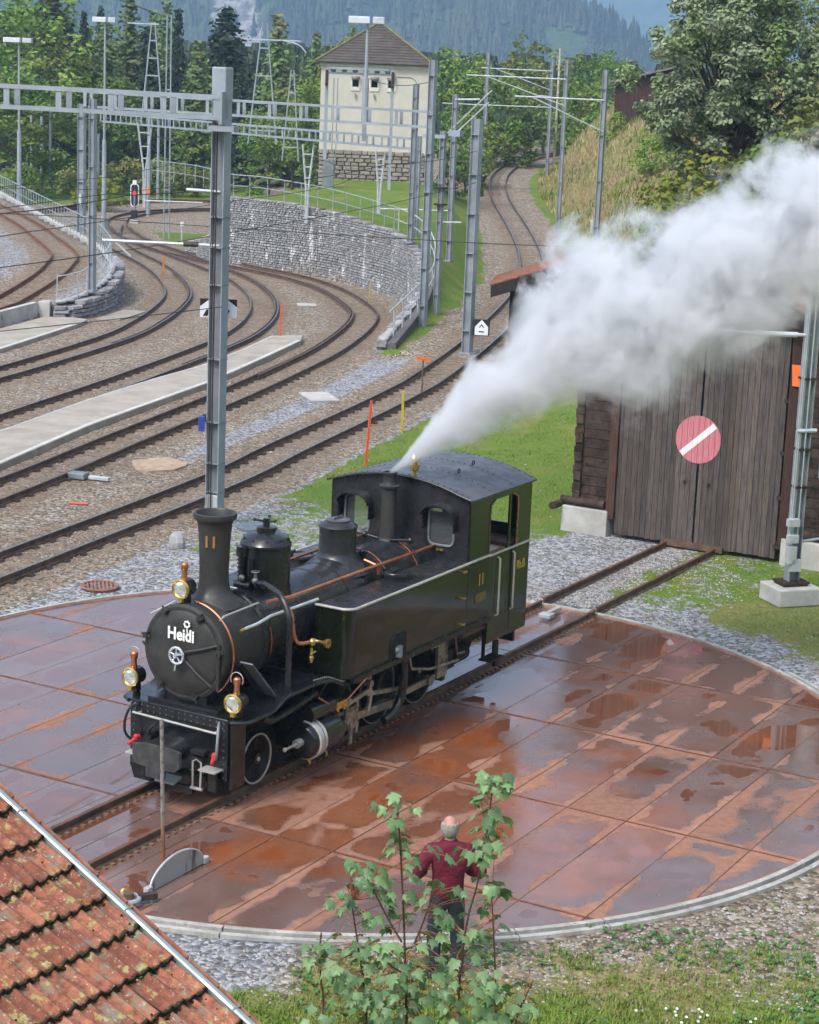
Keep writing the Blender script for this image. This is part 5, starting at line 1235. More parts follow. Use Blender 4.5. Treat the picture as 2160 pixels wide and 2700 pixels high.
def arm(t, z, L, drop=.9, sgn=-1, iso=True, ang=0., dy=0.):
    """cantilever on mast t: horizontal tube, diagonal stay, insulators, registration arm"""
    a = link('cantilever', None, t, (0, 0, z), (0, 0, ang-t.rotation_euler.z))
    MB().cyl((0, 0, 0), (sgn*L, 0, .02), .032, n=8).obj('arm_tube', m_galvl, a)
    if drop: MB().cyl((0, 0, -drop), (sgn*L*.8, 0, 0), .026, n=6).obj('stay_tube', m_galvl, a)
    if iso: 
        b = MB()
        for i in range(6): b.cyl((sgn*(.32+i*.055), 0, 0), (sgn*(.345+i*.055), 0, 0), .07, n=10)
        b.obj('insulator', m_iso, a)
    return a
# the big mast left of the locomotive: wide section, cap, clamps
M1_ = mast('large grey steel mast standing behind the locomotive chimney, carrying the nearest gantry', -4.02, 40.35, 0, 9.28, .375, .40, .10, 0, lx=.0)
b = MB()
for z_ in (.75, 1.35, 2.2, 3.5, 5.0, 5.75, 6.35): b.box((0, 0, z_), (.325, .285, .022))
b.obj('strap', m_mastd, M1_)
MB().box((0, 0, 8.95), (.33, .30, .66)).obj('head_cover', m_mast, M1_, bevel=.03); MB().box((0, 0, .35), (.26, .24, .70)).obj('foot_cover', m_galvl, M1_, bevel=.02)
MB().cyl((-.0, -.16, .2), (-.0, -.16, 8.2), .014, n=6).cyl((-.06, -.16, .2), (-.06, -.16, 7.2), .010, n=6).obj('cable', m_bolt, M1_)
a = arm(M1_, 6.85, .68, 0, -1, False); a = arm(M1_, 5.78, 2.35, 0, -1, False); MB().cyl((-.72, 0, .01), (-.42, 0, .01), .055, n=10).obj('insulator', m_iso, a)
MB().cyl((-2.1, 0, 0), (-1.78, 0, -.28), .02, n=6).obj('steady_arm', m_galvl, a)
bx = thing('cable_box', 'small blue box clamped to the left side of the big mast', 'box', (-4.30, 40.2, 2.04), .1)
MB().box((0, 0, .14), (.13, .12, .30)).obj('housing', plain('blue_plastic', (.03, .06, .30), .45, 0, .08, 5), bx, bevel=.01)
def kite(label, x, y, z, rz, s=.34, glyph=None):
    t = thing('track_sign', label, 'sign', (x, y, z), rz); MB().box((0, 0, 0), (s, .02, s)).obj('board', plain('sign_black', (.015, .015, .017), .5, 0, .1) if 'sign_black' not in bpy.data.materials else bpy.data.materials['sign_black'], t)
    return t
m_sw = plain('sign_white', (.72, .74, .78), .5, 0, .05)
for sx_, lb in ((-.21, 'black and white board showing on the left edge of the big mast'), (.20, 'black and white board showing on the right edge of the big mast')):
    t = kite(lb, -4.04+sx_*.95, 40.65, 4.50, .1, .36)
    MB().prism([(-.18, -.20), (.18, -.20), (.18, .02), (.0, .16), (-.18, .02)] if True else [], 0, .01, lambda a, b_, h: (a, -.012-h, b_)).obj('white_panel', m_sw, t)
    MB().prism([(-.12, -.17), (-.03, -.17), (.04, -.04), (-.05, -.04)], 0, .005, lambda a, b_, h: (a, -.024-h, b_)).obj('mark', bpy.data.materials['sign_black'], t)
# other masts: (label, x, y, z, h, w)
M2_ = mast('bare grey mast right of the twin masts, with the house-shaped sign at its foot', 1.70, 66.5, .2, 7.7, .40, .34, -.1, 6)
t = kite('black square sign with a white house-shaped arrow at the foot of a mast', 2.14, 66.3, 1.12, -.1, .54)
MB().prism([(-.22, -.25), (.22, -.25), (.22, .02), (.0, .26), (-.22, .02)], 0, .01, lambda a, b_, h: (a, -.012-h, b_)).obj('white_panel', m_sw, t)
b = MB(); b.prism([(-.09, -.16), (.09, -.16), (.09, -.12), (-.09, -.12)], 0, .004, lambda a, b_, h: (a, -.023-h, b_)); b.prism([(-.09, .0), (0, .12), (.09, .0), (.05, .0), (0, .07), (-.05, .0)], 0, .004, lambda a, b_, h: (a, -.023-h, b_)); b.obj('mark', bpy.data.materials['sign_black'], t)
MB().cyl((.0, .02, -.9), (.0, .02, .1), .02).obj('post', m_mastd, t)
M3_ = mast('taller of the two close masts at the lower railing, passing the tower eave', .20, 71.7, .33, 9.4, .30, .30, -.05, 7)
M4_ = mast('far one of the two close masts at the lower railing, with two dark clamps', .68, 74.6, .42, 6.8, .24, .24, -.05, 5)
for z_ in (4.15, 4.75): MB().box((0, 0, z_), (.4, .34, .06)).obj('clamp', m_bolt, M4_)
MB().box((-.35, 0, 6.6), (1.0, .2, .12)).box((.55, 0, 6.75), (.5, .25, .22)).obj('head_gear', m_mast, M4_); MB().cyl((.6, 0, 6.8), (1.9, 0, 7.9), .03, n=6).obj('stay_tube', m_galvl, M4_)
arm(M4_, 3.5, .8, 0, 1, False)
M5_ = mast('wide pole of the twin masts behind the low left stone wall', -11.95, 73.4, 1.0, 6.9, .28, .28, 0, 4)
M6_ = mast('thinner farther pole of the twin masts at the left railing', -16.05, 95.4, 1.2, 6.0, .46, .3, 0, 4)
MB().box((.1, -.18, 1.6), (.16, .1, .5)).obj('box', m_galvl, M6_)
M10 = mast('grey mast on the lawn in front of the right edge of the tower', -.42, 82.0, 2.5, 6.3, .26, .26, 0, 5)
M11 = mast('slim mast on the lawn strip between the twin masts and the bare mast', 1.15, 80.0, 2.0, 6.5, .24, .24, 0, 5)
MB().cyl((0, 0, 6.3), (1.1, 0, 6.35), .04, n=6).cyl((-.3, 0, 5.0), (1.6, 0, 6.7), .03, n=6).obj('bracket', m_galvl, M11)
MR1 = mast('tall mast on the right bank above the steam with a long arm to the left', 6.95, 80, .75, 8.9, .24, .24, 0, 5); arm(MR1, 7.75, 3.5, 1.2, -1, False)
MB().cyl((-.2, 0, 2.6), (-.2, 0, 3.1), .08, n=10).obj('band', m_galvl, MR1)
MR2 = mast('mast right of the climbing line, second from the tall right mast', 6.95, 102.6, 1.3, 8.8, .22, .22, 0, 5); arm(MR2, 7.9, 5.0, 1.3, -1, False)
MR3 = mast('third mast from the tall right mast, beside the far bend', 8.5, 140, 2.45, 7.9, .24, .24, 0, 4); arm(MR3, 7.2, 4.8, 1.3, -1, False); arm(MR3, 5.5, .9, 0, -1, False)
MR4 = tubemast('pale thin pole right of the far bend of the climbing line', 9.6, 150, 2.9, 8.4, .10, plain('pale_pole', (.42, .38, .30), .7))
MR5 = mast('mast on the left of the far bend of the climbing line', 4.1, 140, 2.4, 8.3, .28, .24, 0, 4)
MR5a = arm(MR5, 4.8, 4.5, 0, 1, False); arm(MR5, 4.8, 3.0, 0, -1, False)
t = tubemast('short pale post high on the hillside above the barn', 16.5, 128, 7.6, 5.2, .11, bpy.data.materials['pale_pole']); MB().box((0, 0, 5.1), (1.2, .1, .08)).obj('cross_arm', m_galvl, t)
for i, (x, y, z, h, r, lb) in enumerate([(-27.6, 143, 1.2, 4.0, .1, 'short thin post left of the paired posts above the left railing'), (-26.5, 141, 1.2, 4.0, .13, 'post with a white plate above the left railing'),
    (-24.8, 135, 1.2, 5.2, .10, 'tall thin post right of the white-plate post above the left railing'), (-22.06, 137.8, 0, 4.3, .11, 'thin post just right of the gantry lamp mast at the left'),
    (-16.6, 122.8, 0, 6.3, .13, 'slim mast just right of the red signal'), (-18.1, 138.6, 0, 5.3, .11, 'thin mast second right of the red signal'),
    (-22.2, 155, 0, 5.4, .10, 'left one of two hair-thin posts directly above the red signal'), (-21.8, 155.5, 0, 6.5, .09, 'right one of two hair-thin posts directly above the red signal'),
    (-15.6, 170, 0, 5.2, .13, 'thin mast in front of the dark spruces just right of the big mast'), (-12.15, 183, 1.5, 4.6, .11, 'thin mast in front of the trees left of the tower')]):
    tubemast(lb, x, y, z, h, r)
# lamp masts
def lampmast(label, x, y, z, h, hw, r=.09, sx=0.):
    t = thing('lamp_mast', label, 'lamp mast', (x, y, z), 0, 'flat-headed yard lamps')
    MB().cyl((0, 0, 0), (0, 0, h*.45), r*1.5, r*1.3, 8).cyl((0, 0, h*.45), (0, 0, h), r*.8, r*.55, 8).obj('shaft', m_mast, t)
    hd = link('lamp_head', None, t, (0, 0, h)); MB().box((-hw*.25+sx, 0, .1), (hw*.62, .5, .26)).obj('floodlight', plain('lamp_white', (.60, .63, .66), .4, .1, .05) if 'lamp_white' not in bpy.data.materials else bpy.data.materials['lamp_white'], hd, bevel=.02)
    MB().box((hw*.32+sx, 0, .1), (hw*.34, .45, .26)).obj('floodlight', m_galvl, hd, bevel=.02); return t
lampmast('flat-headed yard lamp at the far left edge of the view', -22.75, 114.3, 1.2, 8.8, 1.5)
lampmast('flat-headed yard lamp second from the left, behind the near gantry', -17.1, 108.8, 0, 11.2, 1.15)
t = lampmast('flat-headed yard lamp fixed to the middle gantry in front of the tower roof', -2.35, 78.9, 7.3, 3.75, 1.3)
MB().box((0, 0, -.25), (.16, .2, .9)).obj('clamp', m_mastd, t)
# gantries: welded ladder girders
def gantry(label, A, B, z0, z1, hh, step, m=None, group='catenary gantries', depth=.34):
    t = thing('gantry_beam', label, 'gantry', tuple(A), atan2(B[1]-A[1], B[0]-A[0]), group)
    L = hypot(B[0]-A[0], B[1]-A[1]); sl = (z1-z0)/L; m = m or m_mast
    for dy in (-depth/2, depth/2):
        for zz_ in (0, hh): MB().add([(x, dy+q, z0+sl*x+zz_+w_) for x in (0, L) for q, w_ in ((-.03, -.04), (.03, -.04), (.03, .04), (-.03, .04))], [(0, 1, 5, 4), (1, 2, 6, 5), (2, 3, 7, 6), (3, 0, 4, 7), (0, 3, 2, 1), (4, 5, 6, 7)]).obj('chord', m, t)
    n = int(L/step)
    for i in range(n+1):
        x = L*i/n
        for dy in (-depth/2, depth/2): MB().box((x+(.12 if dy > 0 else 0), dy, z0+sl*x+hh/2), (.115, .03, hh)).obj('batten', m, t)
    return t
G1 = gantry('nearest ladder girder running left from the big mast across the top left', (-3.95, 40.0, 0), (-15.4, 41.0, 0), 8.30, 8.42, .40, .98, group='ladder girders over the yard')
MB().box((.02, 0, 8.5), (.06, .5, .62)).obj('end_plate', m_mast, G1); MB().box((0, 0, 8.1), (.5, .5, .1)).obj('bracket', m_mast, G1)
G2 = gantry('middle ladder girder from the big mast across the tower to the close masts', (.25, 71.9, 0), (-12.2, 74.2, 0), 7.42, 7.60, .52, 1.1, group='ladder girders over the yard')
G3 = gantry('farthest thinner ladder girder crossing below the middle one', (-.3, 84.5, 0), (-17.0, 108.0, 0), 6.15, 6.05, .42, 1.15, group='ladder girders over the yard', depth=.26)
mast('short mast carrying the right end of the farthest girder', -.2, 84.3, 2.4, 4.3, .18, .18, 0, 3)
def drop(label, x, y, zt, h, w_=.75):
    t = thing('drop_post', label, 'drop post', (x, y, zt), 0, 'tapering drop posts hanging from the far girder')
    for s_ in (-1, 1): MB().cyl((s_*w_/2, 0, 0), (s_*.06, 0, -h*.55), .05, n=6).cyl((s_*.06, 0, -h*.55), (s_*.03, 0, -h), .05, n=6).obj('leg', m_galvl, t)
    for q in (.12, .28, .42): MB().box((0, 0, -h*q), (w_*(1-q*1.6), .05, .06)).obj('rung', m_galvl, t)
    a = arm(t, -h*.92, 3.0, 0, 1, False); return t
drop('hanging tapered drop post left of the big mast, above the red signal', -14.3, 104.2, 6.2, 4.3)
drop('hanging tapered drop post in front of the left side of the tower', -5.2, 91.4, 5.9, 3.5, .5)
drop('hanging tapered drop post in front of the right side of the tower', -1.85, 86.7, 5.9, 2.6, .4)
def lattice(label, x, y, z, h, wb, wt_, rungs, arms=True, m=None):
    t = thing('lattice_mast', label, 'lattice mast', (x, y, z), 0, 'A-shaped lattice masts')
    m = m or m_mast
    for s_ in (-1, 1): MB().cyl((s_*wb/2, 0, 0), (s_*wt_/2, 0, h), .05, .035, 6).obj('leg', m, t)
    for i in range(rungs): q = (i+.5)/rungs*.9; MB().box((0, 0, h*q), (wb+(wt_-wb)*q, .05, .07)).obj('rung', m, t)
    return t
t = lattice('A-shaped lattice mast between the left lamps and the big mast, footed on the grass patch', -13.6, 107.9, 0, 11.6, .28, .22, 2); 
L2 = lattice('spreading A-frame on top of the far girder left of the big mast', -13.9, 103.9, 6.4, 4.8, 1.05, .16, 5)
MB().box((-.5, 0, 4.7), (1.6, .06, .06)).obj('cross_arm', m_galvl, L2)
L3 = lattice('spreading A-frame with a curved lamp arm between the spruces', -8.6, 108, 5.2, 6.3, 1.5, .22, 4)
MB().box((.4, 0, 5.4), (3.0, .06, .06)).tube(bez([(.9, 0, 5.4), (1.8, 0, 5.2), (2.2, 0, 4.8)], 4), .035, 6).obj('cross_arm', m_galvl, L3)
L4 = lattice('smaller A-frame left of the tower corner', -7.35, 112, 4.2, 4.9, .9, .14, 3, m=m_mast)
# tower portal frame
pt_ = thing('switch_portal', 'steel portal frame with switchgear in front of the tower', 'portal frame', (-3.35, 104, 3.2), 0)
for x_ in (-1.72, 1.62): MB().box((x_, 0, 2.9), (.16, .16, 6.4)).obj('post', m_mast, pt_); MB().box((x_, -.2, 5.6), (.14, .14, .8)).obj('insulator_stack', m_iso, pt_)
MB().box((0, 0, 5.85), (3.5, .2, .12)).box((-.1, 0, 6.1), (3.0, .5, .12)).obj('cross_beam', m_mast, pt_)
b = MB()
for i in range(6): b.sphere((-1.4+i*.55, 0, 6.0), .14, 8, 5)
b.obj('switches', m_galvd, pt_)
MB().box((-1.5, -.3, .8), (.55, .4, 1.5)).obj('cabinet', m_galvd, pt_)
for x_ in (-1.35, -1.15): MB().cyl((x_, -.3, 1.2), (x_, -.3, 5.6), .03, n=6).obj('conduit', m_mastd, pt_)
# far-right foreground mast with concrete foot in front of the engine shed
RM = thing('catenary_mast', 'near galvanised mast on a white concrete foot in front of the engine shed doors', 'mast', (7.12, 36.1, 0), .35, 'catenary masts')
MB().prism([(-.44, -.38), (.44, -.38), (.44, .38), (-.44, .38)], 0, .34).obj('concrete_foot', m_conc2, RM, bevel=.03)
RM.children[0].name = 'concrete_foot'; 
MB().box((0, 0, .40), (.55, .42, .04)).box((0, 0, .36), (.5, .38, .03)).obj('base_plate', m_bolt, RM)
for s_ in (-1, 1): MB().box((s_*.10, 0, 3.3), (.016, .20, 5.8)).obj('flange', m_galv, RM)
MB().box((0, 0, 3.3), (.19, .05, 5.8)).obj('web', m_galvd, RM)
MB().cyl((-.15, -.1, 1.4), (-.13, -.1, 6), .012, n=6).cyl((-.02, -.12, 1.2), (-.02, -.12, 6), .012, n=6).cyl((-.19, -.1, .9), (-.17, -.1, 6), .01, n=6).obj('cable', m_galvl, RM)
MB().box((-.14, -.14, 1.55), (.22, .12, .14)).box((-.14, -.16, 1.25), (.2, .12, .14)).box((-.14, -.16, .95), (.15, .14, .32)).box((-.05, -.18, .75), (.2, .1, .22)).obj('clamp', m_galvl, RM)
for z_ in (2.2, 2.9, 3.25, 4.2): MB().box((0, 0, z_), (.26, .26, .04)).obj('strap', m_bolt, RM)
MB().cyl((-.2, -.1, 3.25), (.2, -.1, 3.25), .04, n=8).obj('bracket', m_galvl, RM)
a = arm(RM, 4.98, 1.9, 0, -1, False); MB().cyl((-1.05, 0, 0), (-.25, 0, 0), .052, n=10).obj('sleeve', m_galvl, a); 
MB().cyl((.1, 0, 1.15), (.75, 0, 1.2), .03, n=8).obj('side_arm', m_galv, RM)
wtb = thing('tension_weight', 'light grey cylinder hanging right of the near mast at the frame edge', 'weight', (7.72, 36.2, 2.35), 0)
MB().cyl((0, 0, 0), (0, 0, 2.1), .24, n=20).obj('casing', plain('weight_casing', (.42, .47, .49), .45, .3, .08, 3), wtb, smooth=40); MB().cyl((0, 0, 2.1), (0, 0, 3.4), .02, n=6).obj('rod', m_galvd, wtb)
ob = thing('safety_board', 'orange tapered board hanging beside the top of the shed door', 'board', (*TT(SX-.10, -1.98)[:2], 3.62), TTA)
MB().prism([(-.10, 0), (.10, 0), (.14, .42), (-.14, .42)], 0, .02, lambda a, b_, h: (-h, a, b_)).obj('board', plain('board_orange', (.75, .16, .04), .5, 0, .08), ob)
# red signal
sg = thing('signal', 'railway signal with white-edged black oval head showing red light', 'signal', (-16.7, 117.6, 0), 0)
MB().cyl((0, 0, 0), (0, 0, 1.9), .07, n=8).obj('post', m_mastd, sg)
oval = [(.20*cos(2*pi*i/20), .62+(.42 if sin(2*pi*i/20) > 0 else -.42)+.20*sin(2*pi*i/20)) for i in range(20)]
MB().prism([(a*1.25, (b_-.62)*1.12+.62) for a, b_ in oval], 0, .03, lambda a, b_, h: (a, h, b_+1.0)).obj('white_rim', m_sw, sg)
MB().prism(oval, 0, .03, lambda a, b_, h: (a, -h-.002, b_+1.0)).obj('background_plate', bpy.data.materials['sign_black'], sg)
k = NM('signal_red_light'); em = k.n('Emission'); em.inputs[0].default_value = (1, .02, .03, 1); em.inputs[1].default_value = 1.6; k.l(em.outputs[0], k.out.inputs[0])
MB().cyl((0, -.05, 1.72), (0, -.08, 1.72), .10, n=12).obj('red_lamp', k.m, sg)
MB().box((0, -.04, .55), (.36, .3, .42)).obj('relay_box', bpy.data.materials['sign_black'], sg, bevel=.02); MB().box((0, -.02, 2.35), (.22, .1, .26)).obj('number_plate', m_sw, sg); MB().box((0, 0, .1), (.5, .5, .2)).obj('foot', m_conc2, sg)
os_ = thing('track_sign', 'tiny orange square board on the post right of the red signal', 'sign', (-16.65, 122.2, 1.6), 0); MB().box((0, -.2, 0), (.45, .03, .45)).obj('board', plain('orange_board', (.70, .20, .05), .6), os_)
ls = thing('lantern_post', 'small light post at the corner of the small grass patch', 'post', (-12.4, 104.8, 0), 0); MB().cyl((0, 0, 0), (0, 0, 1.0), .05, n=6).obj('post', m_galvl, ls); MB().box((0, 0, 1.08), (.16, .16, .2)).obj('head', m_sw, ls)
# wires
m_wire = plain('catenary_wire', (.03, .03, .032), .6, .4, .1)
def wire(label, pts, r=.012, sag=.0, group='overhead wires'):
    P_ = []
    for a, b_ in zip(pts, pts[1:]):
        for i in range(8): t_ = i/8; p = Vector(a).lerp(Vector(b_), t_); p.z -= sag*4*t_*(1-t_); P_.append(p)
    P_.append(Vector(pts[-1])); return MB().tube(P_, r, 4).obj('overhead_wire', m_wire, label=label, cat='wire', group=group)
wire('overhead contact wire above the climbing line', [(-9.2, 32.5, 5.6), (-5.9, 40.5, 5.6), (-.9, 56.5, 5.7), (2.3, 68.5, 5.9), (4.9, 88, 6.3), (5.2, 105, 6.8), (4.9, 125, 7.3), (7.4, 155, 8.3)], .010, .02)
wire('upper messenger wire above the climbing line', [(-9.2, 32.5, 6.7), (-5.9, 40.5, 6.7), (-.9, 56.5, 6.8), (2.3, 68.5, 7.0), (4.9, 88, 7.5), (5.2, 105, 8.0), (4.9, 125, 8.5)], .010, .15)
wire('contact wire above the line under the big stone wall', [(-11.5, 33, 5.6), (-8.5, 44, 5.6), (-5.4, 56, 5.6), (-3, 67, 5.5), (-2.2, 76, 5.5), (-4.5, 87, 5.5), (-10, 97, 5.5), (-16, 110, 5.5)], .010, .02)
wire('contact wire above the middle curving line', [(-13, 40, 5.6), (-9, 57, 5.6), (-6.2, 70, 5.5), (-6.5, 83, 5.5), (-11, 97, 5.5), (-17, 113, 5.5)], .010, .02)
wire('contact wire above the curving line nearest the low stone wall', [(-15, 50, 5.6), (-10.5, 67, 5.5), (-9.6, 77, 5.5), (-12.5, 93, 5.5), (-17, 112, 5.5)], .010, .02)
wire('long cross wire hanging from left to right in front of the stone walls', [(-24, 66, 4.4), (-11.9, 68.5, 4.05), (1.75, 66.3, 3.9), (9, 66, 4.0)], .014, .03)
wire('second cross wire sagging over the platform on the left', [(-12, 36, 3.9), (-3.9, 40.0, 4.6)], .009, .05)
wire('third cross wire above the raised left yard', [(-30, 80, 4.2), (-11.9, 73.0, 4.7)], .012, .1)
wire('thin wire climbing to the mountain side at the top left', [(-40, 150, 20), (-13.6, 108, 11.5)], .03, .3)
wire('wire running from the tower portal to the mast right of the tower', [(-3.3, 104, 9.0), (.2, 71.8, 9.0)], .014, .3)
wire('feeder wire between the tall right masts', [(6.9, 80, 8.6), (6.95, 102.6, 9.3), (8.5, 140, 10.0)], .012, .3)

# ------------------------------------------------------------------ tower
tw = thing('transformer_tower', 'square cream-plastered tower with stone base and dark pyramid roof', 'tower', (-2.86, 112, 3.1), 0)
HW = 2.93; DP = 5.9
m_pl = NM('cream_plaster'); k = m_pl
pc = k.mix(k.ramp(k.noise(1.2, 6, .7), .3, .7), (.47, .445, .375), (.545, .52, .45)); pc = k.mix(k.ramp(k.noise(2.5, 6, .75, k.mapv(k.obj(), (1, 1, .25))), .60, .75), pc, (.40, .37, .29))
m_pl = k.bsdf(pc, .9, 0, k.bump(k.noise(25, 5), .3, .01), .2)
wins = [(-1.03, 5.42), (.0, 5.42), (.92, 5.42)]; ww = .16
b = MB(); zb, zt = 1.75, 6.35
# front wall built round three real openings
xs = sorted({-HW, HW, *[w_[0]-ww for w_ in wins], *[w_[0]+ww for w_ in wins]})
for xa, xb in zip(xs, xs[1:]):
    hole = any(abs((xa+xb)/2-w_[0]) < ww for w_ in wins)
    segs = [(zb, 5.42-.18), (5.42+.18, zt)] if hole else [(zb, zt)]
    for z0_, z1_ in segs: b.box(((xa+xb)/2, .15, (z0_+z1_)/2), (xb-xa, .3, z1_-z0_))
for sx_ in (-1, 1): b.box((sx_*(HW-.15), DP/2+.15, (zb+zt)/2), (.3, DP-.3, zt-zb))
b.box((0, DP, (zb+zt)/2), (2*HW, .3, zt-zb)); b.obj('wall', m_pl, tw)
for w_ in wins:
    o = link('window', None, tw); MB().box((w_[0], .22, w_[1]), (.32, .04, .36)).obj('pane', m_hole, o)
    fr2 = MB(); fr2.box((w_[0], -.02, w_[1]-.30), (.5, .06, .18)).box((w_[0]-.24, -.02, w_[1]), (.10, .05, .5)).box((w_[0]+.24, -.02, w_[1]), (.10, .05, .5)); fr2.obj('surround', plain('pale_render', (.62, .60, .53), .85, 0, .1, 5) if 'pale_render' not in bpy.data.materials else bpy.data.materials['pale_render'], o)
    MB().lathe([(.24, 0), (.24, .12)], (w_[0], -.10, w_[1]+.26), 'z', 12).box((w_[0], -.1, w_[1]-.62), (.08, .12, .18)).obj('insulator_hood', plain('hood_grey', (.25, .24, .22), .7) if 'hood_grey' not in bpy.data.materials else bpy.data.materials['hood_grey'], o)
MB().box((0, DP/2, 6.42), (2*HW+.14, DP+.14, .24)).obj('cornice', bpy.data.materials['pale_render'], tw)
m_slate = NM('tower_roof_tile'); k = m_slate
br = k.n('TexBrick'); k.l(k.mapv(k.obj(), (3.2, 3.2, 6)), br.inputs[0]) if False else None
sc_ = k.mix(k.ramp(k.noise(1.5, 6, .7), .3, .7), (.060, .050, .045), (.095, .080, .070)); m_slate = k.bsdf(sc_, .75, 0, k.bump(k.noise(12, 4, .6, k.mapv(k.obj(), (1, 1, 4))), .6, .03), .3)
rb = MB(); e_ = HW+.32; ap = Vector((.12, DP/2, 8.75)); cs = [Vector((-e_, -.32, 6.5)), Vector((e_, -.32, 6.5)), Vector((e_, DP+.32, 6.5)), Vector((-e_, DP+.32, 6.5))]
NR = 15
for i in range(4):
    a_, c_ = cs[i], cs[(i+1) % 4]
    for j in range(NR):
        t0, t1 = j/NR, (j+1.08)/NR; t1 = min(t1, 1)
        p0, p1 = a_.lerp(ap, t0), c_.lerp(ap, t0); q0, q1 = a_.lerp(ap, t1), c_.lerp(ap, t1); up_ = Vector((0, 0, .05))
        rb.add([p0+up_, p1+up_, q1, q0, p0, p1], [(0, 1, 2, 3), (4, 5, 1, 0)])
rb.add([c + Vector((0, 0, -.03)) for c in cs], [(3, 2, 1, 0)])
rb.obj('roof', m_slate, tw); 
for c in cs: MB().tube([c+Vector((0, 0, .06)), ap+Vector((0, 0, .05))], .06, 6).obj('hip_ridge', plain('hip_lichen', (.16, .14, .05), .8) if 'hip_lichen' not in bpy.data.materials else bpy.data.materials['hip_lichen'], tw)
# stone base: blocks on the two visible faces
MB().box((0, DP/2, .78), (2*HW-.02, DP-.02, 1.96)).obj('base_core', m_joint, tw)
k = NM('base_stone'); bs = k.mix(k.rnd_obj(), (.20, .17, .13), (.36, .32, .26)); bs = k.mix(k.ramp(k.noise(6, 5, .7), .4, .7), bs, (.22, .20, .17)); m_bst = k.bsdf(bs, .9, 0, k.bump(k.noise(18, 4), .5, .02), .3)
BST = []
for i in range(5):
    me = STONES[i].copy(); me.materials.clear(); me.materials.append(m_bst); BST.append(me)
rr = random.Random(8); z = -.15; nn = 0
while z < 1.66:
    h = rr.uniform(.17, .27); x = -HW
    while x < HW-.05:
        w_ = min(rr.uniform(.25, .62), HW-x)
        if w_ > .08: link('stone', BST[nn % 5], tw, (x+w_/2, -.02+rr.uniform(-.02, .03), z+h/2), None, (w_*.97, .22, h*.95)); nn += 1
        x += w_
    z += h
MB().box((0, -.0, 1.72), (2*HW+.06, .1, .10)).obj('plinth_edge', m_cap, tw)

# small things on the ballast
b = thing('track_box', 'small grey box with pale stones between the rails left of the big mast', 'box', (-7.55, 44.6, .02), -.3)
MB().box((0, 0, .07), (.42, .30, .14)).obj('housing', m_galvd, b, bevel=.02); MB().box((.5, .05, .04), (.5, .12, .08)).obj('rod_cover', m_galvl, b, bevel=.01)
o = MB().cyl((0, 0, 0), (0, 0, .04), .42, n=20).obj('manhole_cover', plain('cover_blue_grey', (.13, .15, .18), .6, .2, .15), label='blue-grey round cover in the gravel right of the big mast foot', cat='cover'); o.location = (-3.15, 40.4, .0)
o = MB().sphere((0, 0, 0), .17, 9, 6, (1, .8, 1.3)).obj('marker_stone', m_cap, label='white boundary stone in the chippings left behind the chimney', cat='stone'); o.location = (-4.55, 38.4, .12)
# moulded arch line on the tower plaster
MB().tube([(1.05, -.02, 5.85), (2.0, -.02, 5.85), (2.22, -.02, 5.72), (2.32, -.02, 5.45), (2.32, -.02, 4.3)], .022, 5).obj('conduit_arch', bpy.data.materials['hood_grey'], tw)
# ------------------------------------------------------------------ tiled roof in the near left corner
RO = Vector((-2.71, 13.27, 4.16)); RDN = Vector((.754, -.514, -.409)).normalized(); RCR = Vector((.563, .827, 0)).normalized(); RNN = RCR.cross(RDN); RNN = RNN if RNN.z > 0 else -RNN
k = NM('old_clay_tile')
oc = k.obj(); wp_ = k.pos()
base = k.mix(k.rnd_obj(), (.20, .065, .038), (.43, .165, .095))
base = k.mix(k.ramp(k.noise(11, 6, .7, wp_), .35, .7), base, (.13, .05, .032))
base = k.mix(k.ramp(k.noise(5, 5, .7, k.mapv(wp_, loc=(3, 1, 9))), .52, .66), base, (.20, .17, .13))
base = k.mix(k.math('MULTIPLY', k.ramp(k.noise(9, 5, .7, k.mapv(wp_, loc=(8, 4, 2))), .56, .64), .85), base, (.33, .32, .12))
base = k.mix(k.math('MULTIPLY', k.ramp(k.noise(30, 4, .7, k.mapv(wp_, loc=(1, 4, 2))), .60, .68), .8), base, (.45, .45, .40))
sz_ = k.n('SeparateXYZ'); k.l(oc, sz_.inputs[0])
base = k.mix(k.ramp(k.math('ADD', sz_.outputs[0], k.math('MULTIPLY', k.noise(16, 4, .75, wp_), .11)), .405, .43), base, (.022, .020, .010))          # mossy lower edge, with the shade of the course gap painted in
m_tile = k.bsdf(base, .85, 0, k.bump(k.math('ADD', k.noise(45, 5, .7, wp_), k.noise(14, 4, .7, wp_)), .7, .008), .3)
def tile_mesh(seed):
    rr = random.Random(seed); W_, Ln = .232, .385; prof = [(0, .012), (.012, .026), (.030, .030), (.045, .018), (.060, .006), (.105, .004), (.118, .020), (.132, .024), (.146, .018), (.158, .004), (.205, .004), (.222, .012), (.236, .020)]
    vs = []; fs = []; n = len(prof); NS = 4
    for j in range(NS+1):
        x = Ln*j/NS
        for (y, z) in prof:
            e_ = (.006*rr.random() if j == NS else 0); vs.append((x-e_, -y, z*1.35+.0015*rr.random()+.004*(1 if j == NS else 0)))
    for (y, z) in prof: vs.append((Ln-.004, -y, z*1.35-.030))
    for j in range(NS+1):
        for i in range(n-1): a = j*n+i; b_ = a+n; fs.append((a, a+1, b_+1, b_))
    me = bpy.data.meshes.new('tile'); me.from_pydata(vs, [], fs); me.materials.append(m_tile)
    for p in me.polygons: p.use_smooth = False
    me.update(); return me
TILES = [tile_mesh(i) for i in range(5)]
Mroof = Matrix((RDN, RCR, RNN)).transposed().to_4x4()
hut = thing('tiled_building', 'near left corner building with old mossy red tiles and grey metal verge', 'building', (0, 0, 0))
